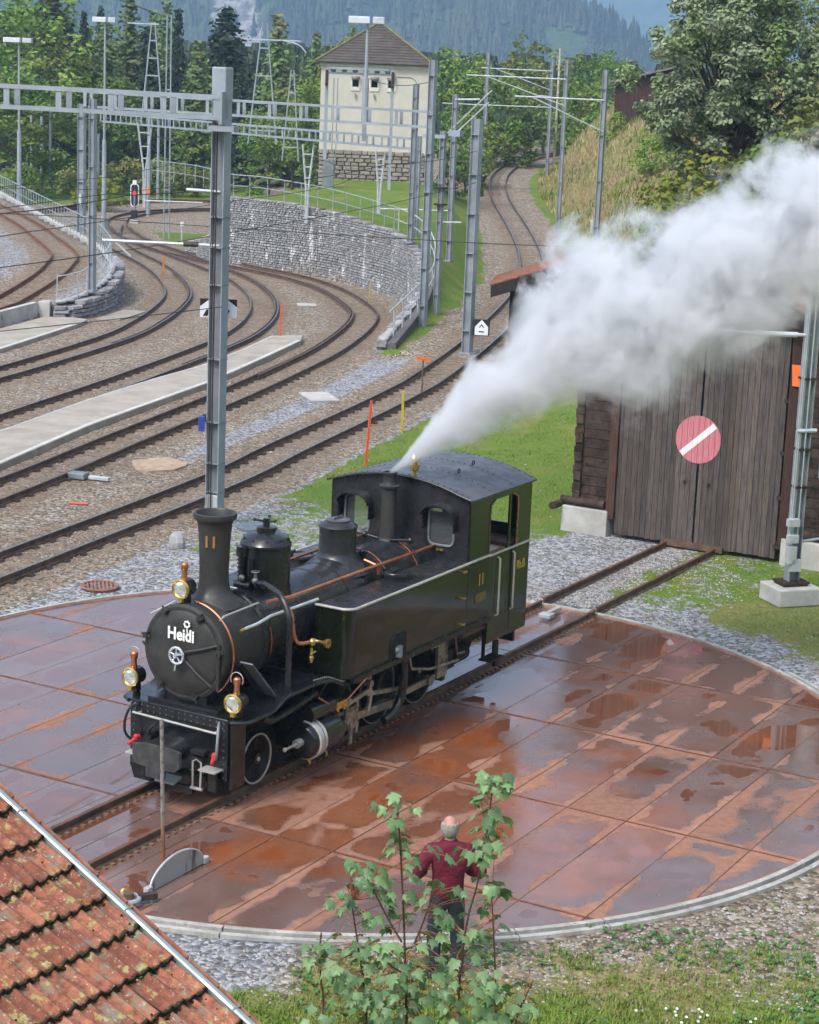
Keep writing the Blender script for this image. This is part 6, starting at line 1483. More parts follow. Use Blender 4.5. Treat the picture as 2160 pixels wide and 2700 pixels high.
roof = link('roof', None, hut, tuple(RO), Mroof.to_euler())
rr = random.Random(5); nt_ = 0
def in_view(p, m_=120):
    d = p-Vector((0, 0, CAM_H)); z_ = d.dot(fwd)
    if z_ < .5: return False
    x_ = 1080+5288.6*d.dot(r2)/z_; y_ = 1350-5288.6*d.dot(u2)/z_; return -m_ < x_ < 2160+m_ and -m_ < y_ < 2700+m_
for i in range(-3, 13):
    for j in range(0, 22):
        p = RO+RDN*(i*.33)+RCR*(-j*.226+.0)
        if not in_view(p+RDN*.17-RCR*.1, 260): continue
        o = link('tile', TILES[rr.randrange(5)], roof, (i*.33-.045, -j*.226+rr.uniform(-.004, .004)-.01, rr.uniform(-.002, .004)+.002), (rr.uniform(-.015, .015), -.105+rr.uniform(-.014, .014), rr.uniform(-.018, .018))); nt_ += 1
# the moss and lichen cushions along the tile edges: nobody could count them
mo = MB()
for _ in range(5200):
    i = rr.randrange(-3, 13); s_ = (i+1)*.33+rr.gauss(.004, .010); c_ = -rr.uniform(0, 4.4)
    p = RO+RDN*s_+RCR*c_
    if in_view(p, 40): mo.sphere((s_, c_, .030+rr.gauss(0, .008)), rr.uniform(.006, .015), 5, 3, (1, 1.3, .7))
for _ in range(500):
    s_ = rr.uniform(-1, 4); c_ = -rr.uniform(0, 4.4); p = RO+RDN*s_+RCR*c_
    if in_view(p, 40): mo.sphere((s_, c_, .06), rr.uniform(.004, .012), 5, 3, (1, 1, .5))
k = NM('moss'); mc = k.mix(k.rnd_isl(), (.018, .016, .008), (.055, .050, .015)); mc = k.mix(k.ramp(k.rnd_isl(), .90, .93), mc, (.30, .31, .20)); m_moss = k.bsdf(mc, .95, 0, None, .2)
mo.obj('moss', m_moss, roof, kind='stuff')
# verge flashing: a rounded zinc gutter profile beside the tiles, with its brick edge behind
vb = MB(); prof = [(y*.64, z) for y, z in [(.018, .02), (.018, .055), (.035, .065), (.075, .062), (.115, .050), (.128, .022), (.128, -.06), (.118, -.06), (.112, .018), (.075, .050), (.035, .052), (.026, .045)]]
vb.prism(prof, -1.0, 4.4, lambda a, b_, h: (h, a, b_)); vb.obj('verge_flashing', plain('zinc_flashing', (.36, .41, .42), .45, .35, .12, 3, .1, 20, dirt=(.30, .33, .33)), roof)
for s_ in (.04, 1.15, 2.2, 3.3): MB().box((s_, .050, .060), (.012, .075, .012)).obj('flashing_joint', m_galvd, roof)
m_vt = plain('verge_brick', (.26, .10, .06), .85, 0, .3, 14, .4, 60, dirt=(.30, .24, .12))
rr = random.Random(2)
for i in range(18): MB().box((-.85+i*.30, .096, .005), (.285, .022, .10+rr.uniform(-.012, .012)), rr.uniform(-.03, .03)).obj('verge_tile', m_vt, roof)
MB().box((1.6, -2.4, -.08), (5.4, 4.8, .1)).obj('roof_deck', m_black, roof)
wl_ = MB(); 
for s0_ in (0,): 
    A = RO+RDN*-1.0+RCR*-.05; B = RO+RDN*3.9+RCR*-.05
    wl_.add([A+Vector((0, 0, -.2)), B+Vector((0, 0, -.2)), Vector((B.x, B.y, 1.0)), Vector((A.x, A.y, 1.0))]+[v-RCR*.3 for v in (A+Vector((0, 0, -.2)), B+Vector((0, 0, -.2)), Vector((B.x, B.y, 1.0)), Vector((A.x, A.y, 1.0)))], [(0, 1, 2, 3), (7, 6, 5, 4), (0, 4, 5, 1), (3, 2, 6, 7), (1, 5, 6, 2), (0, 3, 7, 4)])
wl_.obj('gable_wall', m_pl, hut)

# ------------------------------------------------------------------ the man watching, seen from behind
def skin(name, joints, edges, radii, mat, parent, sub=2, root=0):
    me = bpy.data.meshes.new(name); me.from_pydata(joints, edges, []); me.materials.append(mat)
    o = link(name, me, parent); o.modifiers.new('skin', 'SKIN'); me.skin_vertices
    for v, r_ in zip(me.skin_vertices[0].data, radii): v.radius = r_ if isinstance(r_, tuple) else (r_, r_)
    me.skin_vertices[0].data[root].use_root = True
    o.modifiers['skin'].use_smooth_shade = True
    s_ = o.modifiers.new('sub', 'SUBSURF'); s_.levels = sub; s_.render_levels = sub; return o
m_skin = plain('skin', (.42, .22, .16), .5, 0, .12, 12, .05); m_hair = plain('grey_hair', (.26, .245, .225), .7, 0, .2, 30, .5, 90)
k = NM('maroon_jacket'); jc = k.mix(k.ramp(k.noise(9, 5, .6), .3, .7), (.085, .006, .018), (.15, .012, .035)); m_jack = k.bsdf(jc, .8, 0, k.bump(k.noise(14, 3, .5, None, 1.2), .6, .03), .3)
m_jean = plain('dark_navy_trousers', (.018, .022, .035), .85, 0, .25, 9, .5, 40); m_shoe = plain('dark_shoe', (.02, .018, .017), .5, 0, .2)
PM = thing('person', 'balding grey-haired man in a maroon jacket and dark trousers, seen from behind, watching the locomotive', 'person', (.56, 19.75, 0), .12)
# facing +y; z up; 1.76 m
J = [(0, 0, .98), (0, -.01, 1.15), (0, -.01, 1.33), (0, -.005, 1.46), (0, .01, 1.53), (0, .025, 1.66),
     (-.10, 0, .92), (-.115, .02, .50), (-.125, -.01, .09), (.10, 0, .92), (.125, .02, .50), (.14, -.01, .09),
     (-.18, -.01, 1.40), (-.33, -.03, 1.17), (-.22, .20, 1.13), (-.12, .27, 1.19), (.18, -.01, 1.40), (.33, -.03, 1.17), (.22, .20, 1.13), (.12, .27, 1.19),
     (-.13, .12, .045), (.15, .12, .045)]
E_ = [(0, 1), (1, 2), (2, 3), (3, 4), (4, 5), (0, 6), (6, 7), (7, 8), (0, 9), (9, 10), (10, 11), (3, 12), (12, 13), (13, 14), (14, 15), (3, 16), (16, 17), (17, 18), (18, 19), (8, 20), (11, 21)]
Rr = [.13, .12, .12, .075, .05, .07, .085, .055, .04, .085, .055, .04, .055, .042, .032, .03, .055, .042, .032, .03, .035, .035]
skin('body', J, E_, Rr, m_skin, PM)
hd = MB().sphere((0, .03, 1.665), .098, 20, 14, (.86, 1.05, 1.20)); hd.v = [(x*(1-.16*max(0, (1.64-z)*6)), y+(.02 if z < 1.6 else 0), z) for x, y, z in hd.v]; hd.obj('head', m_skin, PM, 60)
fc = MB().sphere((0, .135, 1.655), .018, 8, 6, (.8, 1, 1.5)).sphere((-.087, .02, 1.655), .022, 8, 6, (.4, .8, 1.3)).sphere((.087, .02, 1.655), .022, 8, 6, (.4, .8, 1.3)); fc.obj('nose_and_ears', m_skin, PM, 60)
MB().sphere((-.033, .122, 1.675), .011, 8, 5).sphere((.033, .122, 1.675), .011, 8, 5).obj('eyes', plain('eye_white', (.6, .6, .58), .3), PM, 60)
MB().box((0, .126, 1.615), (.045, .01, .008)).obj('mouth', plain('lip', (.30, .12, .10), .5), PM)
hr = MB(); 
for i in range(40):
    for j in range(13):
        a = R(185)+R(170)*i/25-0*pi if False else R(170)+R(200)*i/39; zz = 1.585+.125*j/12
        rx_ = .092; px, py = rx_*.93*cos(a), .03+rx_*1.12*sin(a); q = sqrt(max(.15, 1-((zz-1.665)/.125)**2))
        hr.sphere((px*q, .03+(py-.03)*q, zz), .0125+.002*sin(i*7.3+j*3.1), 5, 4)
hr.obj('hair', m_hair, PM, 60)
jk = [(0, 0, .84), (0, -.015, 1.02), (0, -.02, 1.2), (0, -.02, 1.38), (0, -.005, 1.48), (0, .01, 1.54), (-.21, -.015, 1.415), (-.36, -.04, 1.16), (-.225, .19, 1.125), (.21, -.015, 1.415), (.36, -.04, 1.16), (.225, .19, 1.125)]
je = [(0, 1), (1, 2), (2, 3), (3, 4), (4, 5), (3, 6), (6, 7), (7, 8), (3, 9), (9, 10), (10, 11)]
skin('jacket', jk, je, [(.185, .135), (.185, .14), (.185, .145), (.215, .15), (.16, .12), .075, .098, .078, .056, .098, .078, .056], m_jack, PM)
MB().torus((0, .008, 1.525), .065, .022, 'z', 18, 6).obj('collar', m_jack, PM, 60)
skin('trousers', [(0, 0, 1.06), (0, 0, .93), (-.10, 0, .86), (-.117, .015, .50), (-.125, -.005, .05), (.10, 0, .86), (.127, .015, .50), (.14, -.005, .05)], [(0, 1), (1, 2), (2, 3), (3, 4), (1, 5), (5, 6), (6, 7)], [(.15, .12), (.16, .125), .11, .085, .078, .11, .085, .078], m_jean, PM)
for s_ in (-1, 1): MB().box((s_*.135, .055, .035), (.10, .28, .07), taper=.8).obj('shoe', m_shoe, PM, bevel=.02)
for s_ in (-1, 1):
    hn = MB().sphere((s_*.105, .285, 1.20), .036, 8, 6, (1, 1.2, .8))
    for q in range(4): hn.tube([(s_*(.085+.0), .31, 1.17+.02*q), (s_*.055, .335, 1.172+.02*q), (s_*.03, .325, 1.175+.02*q)], [.010, .009, .008], 6)
    hn.tube([(s_*.11, .27, 1.215), (s_*.085, .28, 1.245), (s_*.06, .29, 1.25)], [.012, .011, .009], 6)
    hn.obj('hand', m_skin, PM, 60)
cm = thing('camera_device', 'small dark camera held in the hands of the man in maroon', 'camera', (.52, 20.08, 1.21), .12); MB().box((0, 0, 0), (.12, .05, .08)).cyl((0, 0, 0), (0, .07, 0), .028, n=12).obj('camera_body', m_blk, cm, bevel=.008)

# ------------------------------------------------------------------ maple saplings in front
LEAVES = [[(-0.03, 11.34, 5.14), (-0.1, 11.36, 5.05), (-0.05, 11.46, 5.0), (0.08, 11.62, 5.02), (0.1, 11.39, 5.05), (-0.01, 11.41, 4.95), (0.03, 11.34, 4.98), (-0.02, 11.67, 4.79), (0.06, 11.62, 4.81)], [(-0.05, 11.38, 4.79), (0.07, 11.55, 4.73), (0.12, 11.64, 4.67), (0.23, 11.33, 4.83), (0.28, 11.57, 4.72), (0.15, 11.37, 4.73), (0.09, 11.34, 4.7), (0.2, 11.65, 4.55), (0.12, 11.42, 4.59), (0.24, 11.53, 4.55), (-0.08, 11.64, 4.66), (0.21, 11.47, 4.67)], [(-0.22, 11.47, 4.63), (-0.17, 11.42, 4.62), (-0.07, 11.32, 4.62), (-0.24, 11.55, 4.49), (-0.18, 11.51, 4.48), (-0.1, 11.44, 4.5), (-0.03, 11.38, 4.5), (-0.28, 11.38, 4.47), (-0.32, 11.41, 4.4), (-0.36, 11.6, 4.27), (-0.19, 11.52, 4.34), (-0.16, 11.34, 4.37), (-0.02, 11.39, 4.45), (0.01, 11.55, 4.3), (-0.27, 11.43, 4.62), (-0.14, 11.48, 4.56)], [(0.3, 11.58, 4.51), (0.39, 11.68, 4.44), (0.36, 11.68, 4.39), (0.23, 11.42, 4.47), (0.14, 11.61, 4.34), (0.2, 11.68, 4.29), (0.34, 11.63, 4.29), (0.29, 11.38, 4.35), (0.36, 11.35, 4.35), (0.25, 11.68, 4.12), (0.4, 11.3, 4.58), (0.08, 11.37, 4.49), (0.27, 11.45, 4.52)], [(0.53, 11.34, 5.27), (0.61, 11.47, 5.22), (0.65, 11.32, 5.25), (0.5, 11.37, 5.21), (0.58, 11.36, 5.2), (0.47, 11.5, 5.09), (0.49, 11.7, 4.99), (0.51, 11.51, 5.02), (0.61, 11.46, 5.0), (0.56, 11.49, 4.98), (0.59, 11.46, 4.97), (0.46, 11.47, 4.91), (0.62, 11.66, 4.82), (0.68, 11.5, 4.87), (0.61, 11.4, 4.83), (0.56, 11.38, 4.83), (0.45, 11.65, 4.69), (0.47, 11.32, 4.79), (0.41, 11.53, 4.73), (0.53, 11.46, 4.7)], [(0.59, 11.56, 4.54), (0.65, 11.6, 4.49), (0.58, 11.34, 4.57), (0.68, 11.65, 4.44), (0.53, 11.67, 4.44), (0.51, 11.56, 4.37), (0.59, 11.56, 4.31), (0.69, 11.51, 4.27), (0.51, 11.57, 4.24), (0.55, 11.67, 4.15), (0.46, 11.33, 4.3), (0.6, 11.68, 4.35)]]
STEMS = {'A': [(0.11, 11.5, 3.61), (0.1, 11.5, 3.76), (0.07, 11.5, 4.23), (0.04, 11.5, 4.6), (0.01, 11.5, 4.91), (-0.01, 11.5, 5.08)], 'B': [(0.44, 11.5, 3.6), (0.43, 11.5, 3.71), (0.43, 11.5, 4.0), (0.46, 11.5, 4.31), (0.51, 11.5, 4.55), (0.55, 11.5, 4.89), (0.57, 11.5, 5.17)], 'C': [(-0.14, 11.5, 3.58), (-0.16, 11.5, 3.81), (-0.21, 11.5, 4.1), (-0.26, 11.5, 4.39)], 'D': [(-0.41, 11.5, 3.66), (-0.43, 11.5, 3.86), (-0.45, 11.5, 4.05)], 'E': [(0.66, 11.5, 3.64), (0.64, 11.5, 4.01), (0.6, 11.5, 4.44)], 'F': [(0.06, 11.5, 4.13), (-0.03, 11.5, 4.28), (-0.13, 11.5, 4.47)], 'G': [(0.09, 11.5, 3.92), (-0.0, 11.5, 3.97), (-0.14, 11.5, 4.11)], 'H': [(0.14, 11.5, 4.13), (0.19, 11.5, 4.28), (0.24, 11.5, 4.45)], 'I': [(0.79, 11.5, 3.62), (0.83, 11.5, 3.77), (0.88, 11.5, 3.91)]}
k = NM('maple_leaf'); rl_ = k.rnd_obj()
lc = k.mix(rl_, (.055, .125, .050), (.23, .37, .15)); lc = k.mix(k.ramp(k.noise(18, 3, .6), .35, .7), lc, k.mix(.5, lc, (.24, .36, .20)))
sv = k.n('SeparateXYZ'); k.l(k.obj(), sv.inputs[0])
lc = k.mix(k.ramp(k.math('ABSOLUTE', sv.outputs[0]), .0, .03, .35, 0), lc, (.22, .30, .12))
bsd = k.n('BsdfPrincipled'); k.put(bsd.inputs['Base Color'], lc); bsd.inputs['Roughness'].default_value = .42; bsd.inputs['Specular IOR Level'].default_value = .45
tr_ = k.n('BsdfTranslucent'); k.put(tr_.inputs[0], k.mix(.5, lc, (.20, .38, .06))); ms = k.n('MixShader'); ms.inputs[0].default_value = .30
k.l(bsd.outputs[0], ms.inputs[1]); k.l(tr_.outputs[0], ms.inputs[2]); k.l(ms.outputs[0], k.out.inputs[0]); m_leaf = k.m
m_stem = plain('sapling_stem', (.085, .045, .028), .7, 0, .3, 20); m_pet = plain('leaf_stalk', (.28, .09, .05), .6)
def leaf_mesh(seed):
    rr = random.Random(seed); out = [(0, 0), (.22, -.06), (.42, .02), (.34, .14), (.52, .30), (.36, .34), (.44, .56), (.24, .52), (.16, .62), (.10, .84), (0, 1.0)]
    pts = [(x*(1+.12*rr.uniform(-1, 1)), y*(1+.05*rr.uniform(-1, 1))) for x, y in out]; L_ = [(-x*(1+.1*rr.uniform(-1, 1)), y) for x, y in pts[1:-1]][::-1]
    P_ = pts+L_; V = []; b = MB()
    for x, y in P_: V.append((x, y, -.35*abs(x)**1.5-.28*y*y+.05*rr.uniform(-1, 1)))
    C_ = [(0, .06, 0.01), (0, .35, .0), (0, .7, -.10)]; o_ = len(V); V += C_; F = []; n = len(P_)
    for i in range(n):
        a, c = P_[i], P_[(i+1) % n]; m_ = (a[1]+c[1])/2; ci = o_+(0 if m_ < .2 else (1 if m_ < .55 else 2)); F.append((i, (i+1) % n, ci))
    F += [(o_, o_+1, 3)] if False else []
    # close the gaps between the midrib centres
    def cidx(i): m_ = (P_[i][1]+P_[(i+1) % n][1])/2; return o_+(0 if m_ < .2 else (1 if m_ < .55 else 2))
    for i in range(n):
        if cidx(i) != cidx((i+1) % n): F.append(((i+1) % n, cidx((i+1) % n), cidx(i)))
    b.add(V, F); me = b.mesh('leaf', m_leaf); 
    for p in me.polygons: p.use_smooth = True
    return me
LEAF = [leaf_mesh(i) for i in range(6)]
def sapling(label, stems, leaves, seed, base=None, szr=(.058, .102)):
    rr = random.Random(seed); t = thing('maple_sapling', label, 'sapling', (0, 0, 0), 0, 'young maples in the foreground')
    allp = []
    for st_ in stems:
        P_ = bez(st_, 5); n = len(P_); MB().tube(P_, [.012-.008*i/n for i in range(n)] if len(st_) > 3 else [.007-.004*i/n for i in range(n)], 6).obj('stem', m_stem, t); allp += P_
    for p in leaves:
        p = Vector(p); near = min(allp, key=lambda q: (q-p).length+.6*max(0, q.z-p.z+.02)); d = p-near; d.z *= .3
        if d.length < .02: d = Vector((rr.uniform(-1, 1), rr.uniform(-1, .5), 0))
        az = atan2(d.y, d.x)+rr.uniform(-.5, .5)-pi/2; s_ = rr.uniform(*szr)
        e = (rr.uniform(-.75, .05)-.25, rr.uniform(-.45, .45), az)
        o = link('leaf', LEAF[rr.randrange(6)], t, tuple(p-Matrix.Rotation(az, 3, 'Z') @ Vector((0, s_*.45, 0))), e, (s_, s_, s_))
        if (near-p).length < .5: MB().tube([near, near.lerp(o.location, .6)+Vector((0, 0, .012)), o.location], .0022, 4).obj('leaf_stalk', m_pet, t)
    return t
S_ = STEMS
def root(st_): x, y, z = st_[0]; return [(x+.02, y+.05, terrain(x, y)-.02), (x, y, (z+terrain(x, y))/2)]+st_
rr = random.Random(12)
def fill(x0, x1, z0, z1, n, dens=lambda x, z: 1):
    out = []
    while len(out) < n:
        x, z = rr.uniform(x0, x1), rr.uniform(z0, z1)
        if rr.random() < dens(x, z): out.append((x, 11.5+rr.uniform(-.35, .3), z))
    return out
def jit(L_): return [(x+rr.gauss(0, .045), y+rr.gauss(0, .06), z+rr.gauss(0, .04)) for x, y, z in L_]
gA = fill(-.18, .32, 3.55, 4.25, 120); gB = fill(.28, .62, 3.55, 4.25, 85); gC = fill(-.42, -.12, 3.5, 4.15, 62); gE = fill(.60, .98, 3.5, 4.0, 60, lambda x, z: 1 if z < 4.05-(x-.55)*.7 else .15)
KP = lambda L_: [p for p in L_ if not (.18 < p[0] < .50 and 4.42 < p[2] < 4.75 and rr.random() < .55)]
sapling('tallest middle maple sapling with large green leaves standing in front of the man', [root(S_['A']), S_['F'], S_['G'], S_['H']], LEAVES[0]+KP(LEAVES[1]+LEAVES[3]+jit(LEAVES[1]+LEAVES[3])+jit(LEAVES[3]))+jit(LEAVES[0])+gA, 1)
sapling('right-hand tall maple sapling with a bright yellow-green crown of leaves, right of the man', [root(S_['B'])], LEAVES[4]+jit(LEAVES[4])+jit(LEAVES[4])+gB, 2)
sapling('left-hand maple sapling spreading many leaves left of the tallest one', [root(S_['C'])], LEAVES[2]+jit(LEAVES[2])+jit(LEAVES[2])+gC, 3)
sapling('small maple sapling at the far left of the group, over the grey gravel', [root(S_['D'])], [(-.45+rr.uniform(-.10, .10), 11.45+rr.uniform(-.1, .1), 4.04+rr.uniform(-.09, .08)) for _ in range(14)]+fill(-.55, -.38, 3.5, 3.78, 10), 4, szr=(.06, .10))
sapling('thin maple sapling at the right end of the group, below the tall right-hand one', [root(S_['E']), root(S_['I'])], LEAVES[5]+jit(LEAVES[5])+jit(LEAVES[5])+gE, 5)
# ragged undergrowth leaves low on the bank: one mass
ug = MB(); rr = random.Random(77)
for _ in range(520):
    x = rr.uniform(-.95, 1.35); z = 3.30+rr.random()**1.8*.42*(1-abs(x-.2)/1.5); s_ = rr.uniform(.05, .10); M_ = Matrix.Translation((x, 11.3+rr.uniform(-.5, .5), z)) @ Matrix.Rotation(rr.uniform(0, 6.3), 4, 'Z') @ Matrix.Rotation(rr.uniform(-.9, .1), 4, 'X') @ Matrix.Scale(s_, 4)
    me = LEAF[rr.randrange(6)]; ug.add([M_ @ v.co for v in me.vertices], [tuple(p.vertices) for p in me.polygons])
k = NM('undergrowth_leaf'); lc = k.mix(k.rnd_isl(), (.075, .15, .05), (.19, .32, .10)); m_ug = k.bsdf(lc, .5, 0, None, .4)
ug.obj('undergrowth', m_ug, label='dense low maple leaves at the bottom edge', cat='undergrowth', kind='stuff')

# ------------------------------------------------------------------ grass blades, weeds, loose stones (uncountable)
k = NM('grass_blade'); gc_ = k.mix(k.rnd_isl(), (.07, .12, .016), (.23, .32, .045)); gc_ = k.mix(k.ramp(k.rnd_isl(), .86, .90), gc_, (.26, .22, .09)); m_gr = k.bsdf(gc_, .7, 0, None, .3)
gb = MB(); rr = random.Random(21); N_ = 0
def tuft(b, x, y, z, n, h, sp):
    for _ in range(n):
        a = rr.uniform(0, 6.28); r_ = rr.uniform(0, sp); bx_, by_ = x+r_*cos(a), y+r_*sin(a); l = rr.uniform(.5, 1)*h; a2 = rr.uniform(0, 6.28); w_ = rr.uniform(.004, .009)*(1+h*2); tx, ty = bx_+cos(a2)*l*.5, by_+sin(a2)*l*.5
        px, py = -sin(a2)*w_, cos(a2)*w_; b.add([(bx_-px, by_-py, z-.01), (bx_+px, by_+py, z-.01), (tx, ty, z+l*rr.uniform(.5, .95))], [(0, 1, 2)])
cnt = 0
while cnt < 5200:
    if rr.random() < .62: x, y = rr.uniform(-3.2, 6.2), 18.0+rr.random()**1.3*6.5
    else: x, y = rr.uniform(-3.5, 9.5), rr.uniform(31, 58)
    if not in_view(Vector((x, y, 0)), 60): continue
    dt = near_tt(x, y)
    if dt < TTR+.42: continue
    sd, v_ = (x-TTC.x)*cos(TTA)+(y-TTC.y)*sin(TTA), -(x-TTC.x)*sin(TTA)+(y-TTC.y)*cos(TTA)
    if sd > 13.2 and abs(v_) < 3.4: continue
    g_ = zones(x, y, 0)[0]; g_ += noise.noise(Vector((x*1.1, y*1.1, 2)))*.55
    if g_ < .5 or rr.random() > g_: continue
    tuft(gb, x, y, terrain(x, y), 9 if y < 26 else 8, rr.uniform(.05, .12)*(1.3 if rr.random() < .1 else 1), .09 if y < 26 else .16); cnt += 1
gb.obj('grass', m_gr, label='tufts of green grass round the turntable', cat='grass', kind='stuff')
# broad-leaved weeds and a few daisies bottom right
wd = MB()
for _ in range(900):
    x, y = rr.uniform(-1, 6), 18.0+rr.random()**1.4*3.2
    if noise.noise(Vector((x*.9, y*.9, 7))) < -.05: continue
    z = terrain(x, y)
    for q in range(5): a = rr.uniform(0, 6.28); l = rr.uniform(.03, .075); w_ = l*.35; wd.add([(x, y, z+.01), (x+cos(a)*l*.6-sin(a)*w_, y+sin(a)*l*.6+cos(a)*w_, z+.03+l*.3), (x+cos(a)*l, y+sin(a)*l, z+.02+l*.2), (x+cos(a)*l*.6+sin(a)*w_, y+sin(a)*l*.6-cos(a)*w_, z+.03+l*.3)], [(0, 1, 2, 3)])
k = NM('weed_leaf'); gc_ = k.mix(k.rnd_isl(), (.03, .09, .02), (.09, .20, .04)); wd.obj('weeds', k.bsdf(gc_, .6, 0, None, .35), label='broad-leaved weeds in the grass at the bottom right', cat='weeds', kind='stuff')
fl = MB()
for _ in range(15): x, y = 3.05+rr.gauss(0, .28), 18.90+rr.gauss(0, .14); fl.cyl((x, y, terrain(x, y)+.05), (x+.004, y-.004, terrain(x, y)+.06), .015, n=7)
fl.obj('daisies', m_wht, label='little white daisies in the grass at the bottom right', cat='flowers', kind='stuff')
# loose stones
k = NM('loose_stone'); sc_ = k.mix(k.rnd_isl(), (.10, .09, .08), (.42, .40, .37)); m_ls = k.bsdf(sc_, .9, 0, None, .3)
ls = MB(); cnt = 0; OCT = [(1, 0, 0), (0, 1, 0), (-1, 0, 0), (0, -1, 0), (0, 0, 1), (0, 0, -.6)]; OF = [(0, 1, 4), (1, 2, 4), (2, 3, 4), (3, 0, 4), (1, 0, 5), (2, 1, 5), (3, 2, 5), (0, 3, 5)]
while cnt < 16000:
    q = rr.random()
    if q < .30: x, y = rr.uniform(-3.5, 5.5), rr.uniform(18.4, 22.5)
    elif q < .6: x, y = rr.uniform(-7.5, 8), rr.uniform(31, 41)
    elif q < .75:
        s_ = rr.uniform(TTR+.2, 13.3); v_ = rr.uniform(-.5, .5) if rr.random() < .5 else rr.uniform(-2.5, 2); p = TT(s_, v_); x, y = p.x, p.y
    else: x, y = rr.uniform(-10, 5), rr.uniform(34, 62)
    if near_tt(x, y) < TTR+.36 or not in_view(Vector((x, y, 0)), 40): continue
    sd, v_ = (x-TTC.x)*cos(TTA)+(y-TTC.y)*sin(TTA), -(x-TTC.x)*sin(TTA)+(y-TTC.y)*cos(TTA)
    if sd > 13.3 and abs(v_) < 3.2: continue
    g_ = zones(x, y, 0)[0]+noise.noise(Vector((x*1.1, y*1.1, 2)))*.5
    if g_ > .62 and rr.random() < .9: continue
    if y > 42 and -13 < x < -4 and seg_dist(x, y, lo)[0] > 0 and seg_dist(x, y, up)[0] < 0: continue
    s_ = rr.uniform(.010, .026)*(1.6 if rr.random() < .05 else 1)*(1 if y < 45 else 1.3); a = rr.uniform(0, 6.28); z = terrain(x, y); e = [rr.uniform(.6, 1.3) for _ in range(6)]
    ls.add([(x+s_*(vx*cos(a)-vy*sin(a))*e[i], y+s_*(vx*sin(a)+vy*cos(a))*e[i], z+s_*vz*.8+s_*.2) for i, (vx, vy, vz) in enumerate(OCT)], OF); cnt += 1
ls.obj('loose_stones', m_ls, label='loose gravel stones scattered round the turntable and tracks', cat='gravel', kind='stuff')
# sleepers' ballast crowns beside the rails: raised shoulders of coarse stone
# ------------------------------------------------------------------ trees
def leafmat(name, a, b_, c=None, tr=.25, vscale=.35):
    k = NM(name); q = k.rnd_isl(); col = k.mix(q, a, b_)
    if c: col = k.mix(k.ramp(k.noise(vscale, 3, .6, k.pos()), .45, .65), col, k.mix(q, c, tuple(x*1.35 for x in c)))
    ov = k.n('HueSaturation'); k.l(col, ov.inputs['Color']); k.l(k.math('ADD', .78, k.math('MULTIPLY', k.rnd_obj(), .44)), ov.inputs['Value']); col = ov.outputs[0]
    bs = k.n('BsdfPrincipled'); k.put(bs.inputs['Base Color'], col); bs.inputs['Roughness'].default_value = .62; bs.inputs['Specular IOR Level'].default_value = .25
    t = k.n('BsdfTranslucent'); k.put(t.inputs[0], col); m_ = k.n('MixShader'); m_.inputs[0].default_value = tr
    k.l(bs.outputs[0], m_.inputs[1]); k.l(t.outputs[0], m_.inputs[2]); k.l(m_.outputs[0], k.out.inputs[0]); return k.m
m_bark = plain('bark', (.075, .058, .045), .9, 0, .3, 3, .6, 12)
mL_dark = leafmat('spruce_needles', (.014, .034, .016), (.048, .080, .034)); mL_larch = leafmat('larch_needles', (.080, .14, .035), (.16, .235, .065), (.14, .15, .055))
mL_green = leafmat('broad_leaves', (.060, .135, .020), (.18, .30, .045), (.20, .25, .05)); mL_olive = leafmat('olive_leaves', (.080, .130, .028), (.20, .25, .060), (.19, .19, .055))
mL_grey = leafmat('grey_green_leaves', (.120, .155, .075), (.30, .345, .215), (.14, .20, .07)); mL_brown = leafmat('brownish_needles', (.045, .040, .022), (.10, .085, .045), (.05, .07, .03))
mL_yel = leafmat('yellow_green_leaves', (.12, .17, .018), (.28, .28, .03))
def quad(b, p, n, s, rr):
    n = n.normalized(); t = n.cross(Vector((rr.uniform(-1, 1), rr.uniform(-1, 1), rr.uniform(-1, 1)))).normalized(); u_ = n.cross(t)
    b.add([p-t*s*.5, p+u_*s*.32, p+t*s*.55, p-u_*s*.32], [(0, 1, 2, 3)])
def broad_crown(seed, w_, h, mat, nclump, nleaf, ls_, cs=.22, flat=.8, hollow=.35):
    """crown of many leaf clumps with gaps; origin at crown bottom centre"""
    rr = random.Random(seed); b = MB()
    cl = []
    for i in range(nclump):
        while True:
            x, y, z = (rr.uniform(-1, 1) for _ in range(3)); d = sqrt(x*x+y*y+z*z)
            if hollow < d < 1: break
        bump_ = 1+.35*noise.noise(Vector((x*1.6+seed, y*1.6, z*1.6)))
        cl.append((Vector((x*w_/2*bump_*(1-.18*max(0, z)), y*w_/2*bump_*(1-.18*max(0, z)), h/2+z*h/2*bump_)), rr.uniform(.55, 1.25)*cs*w_/2, d))
    for c, r_, d in cl:
        for _ in range(nleaf):
            v = Vector((rr.gauss(0, 1), rr.gauss(0, 1), rr.gauss(0, 1))).normalized(); q = rr.random()**.45
            p = c+Vector((v.x, v.y, v.z*flat))*r_*q; nn = (v*.7+Vector((0, 0, .6))+Vector((rr.uniform(-.5, .5), rr.uniform(-.5, .5), rr.uniform(-.5, .5))))
            quad(b, p, nn, ls_*rr.uniform(.7, 1.35), rr)
    return b.mesh('crown', mat), cl
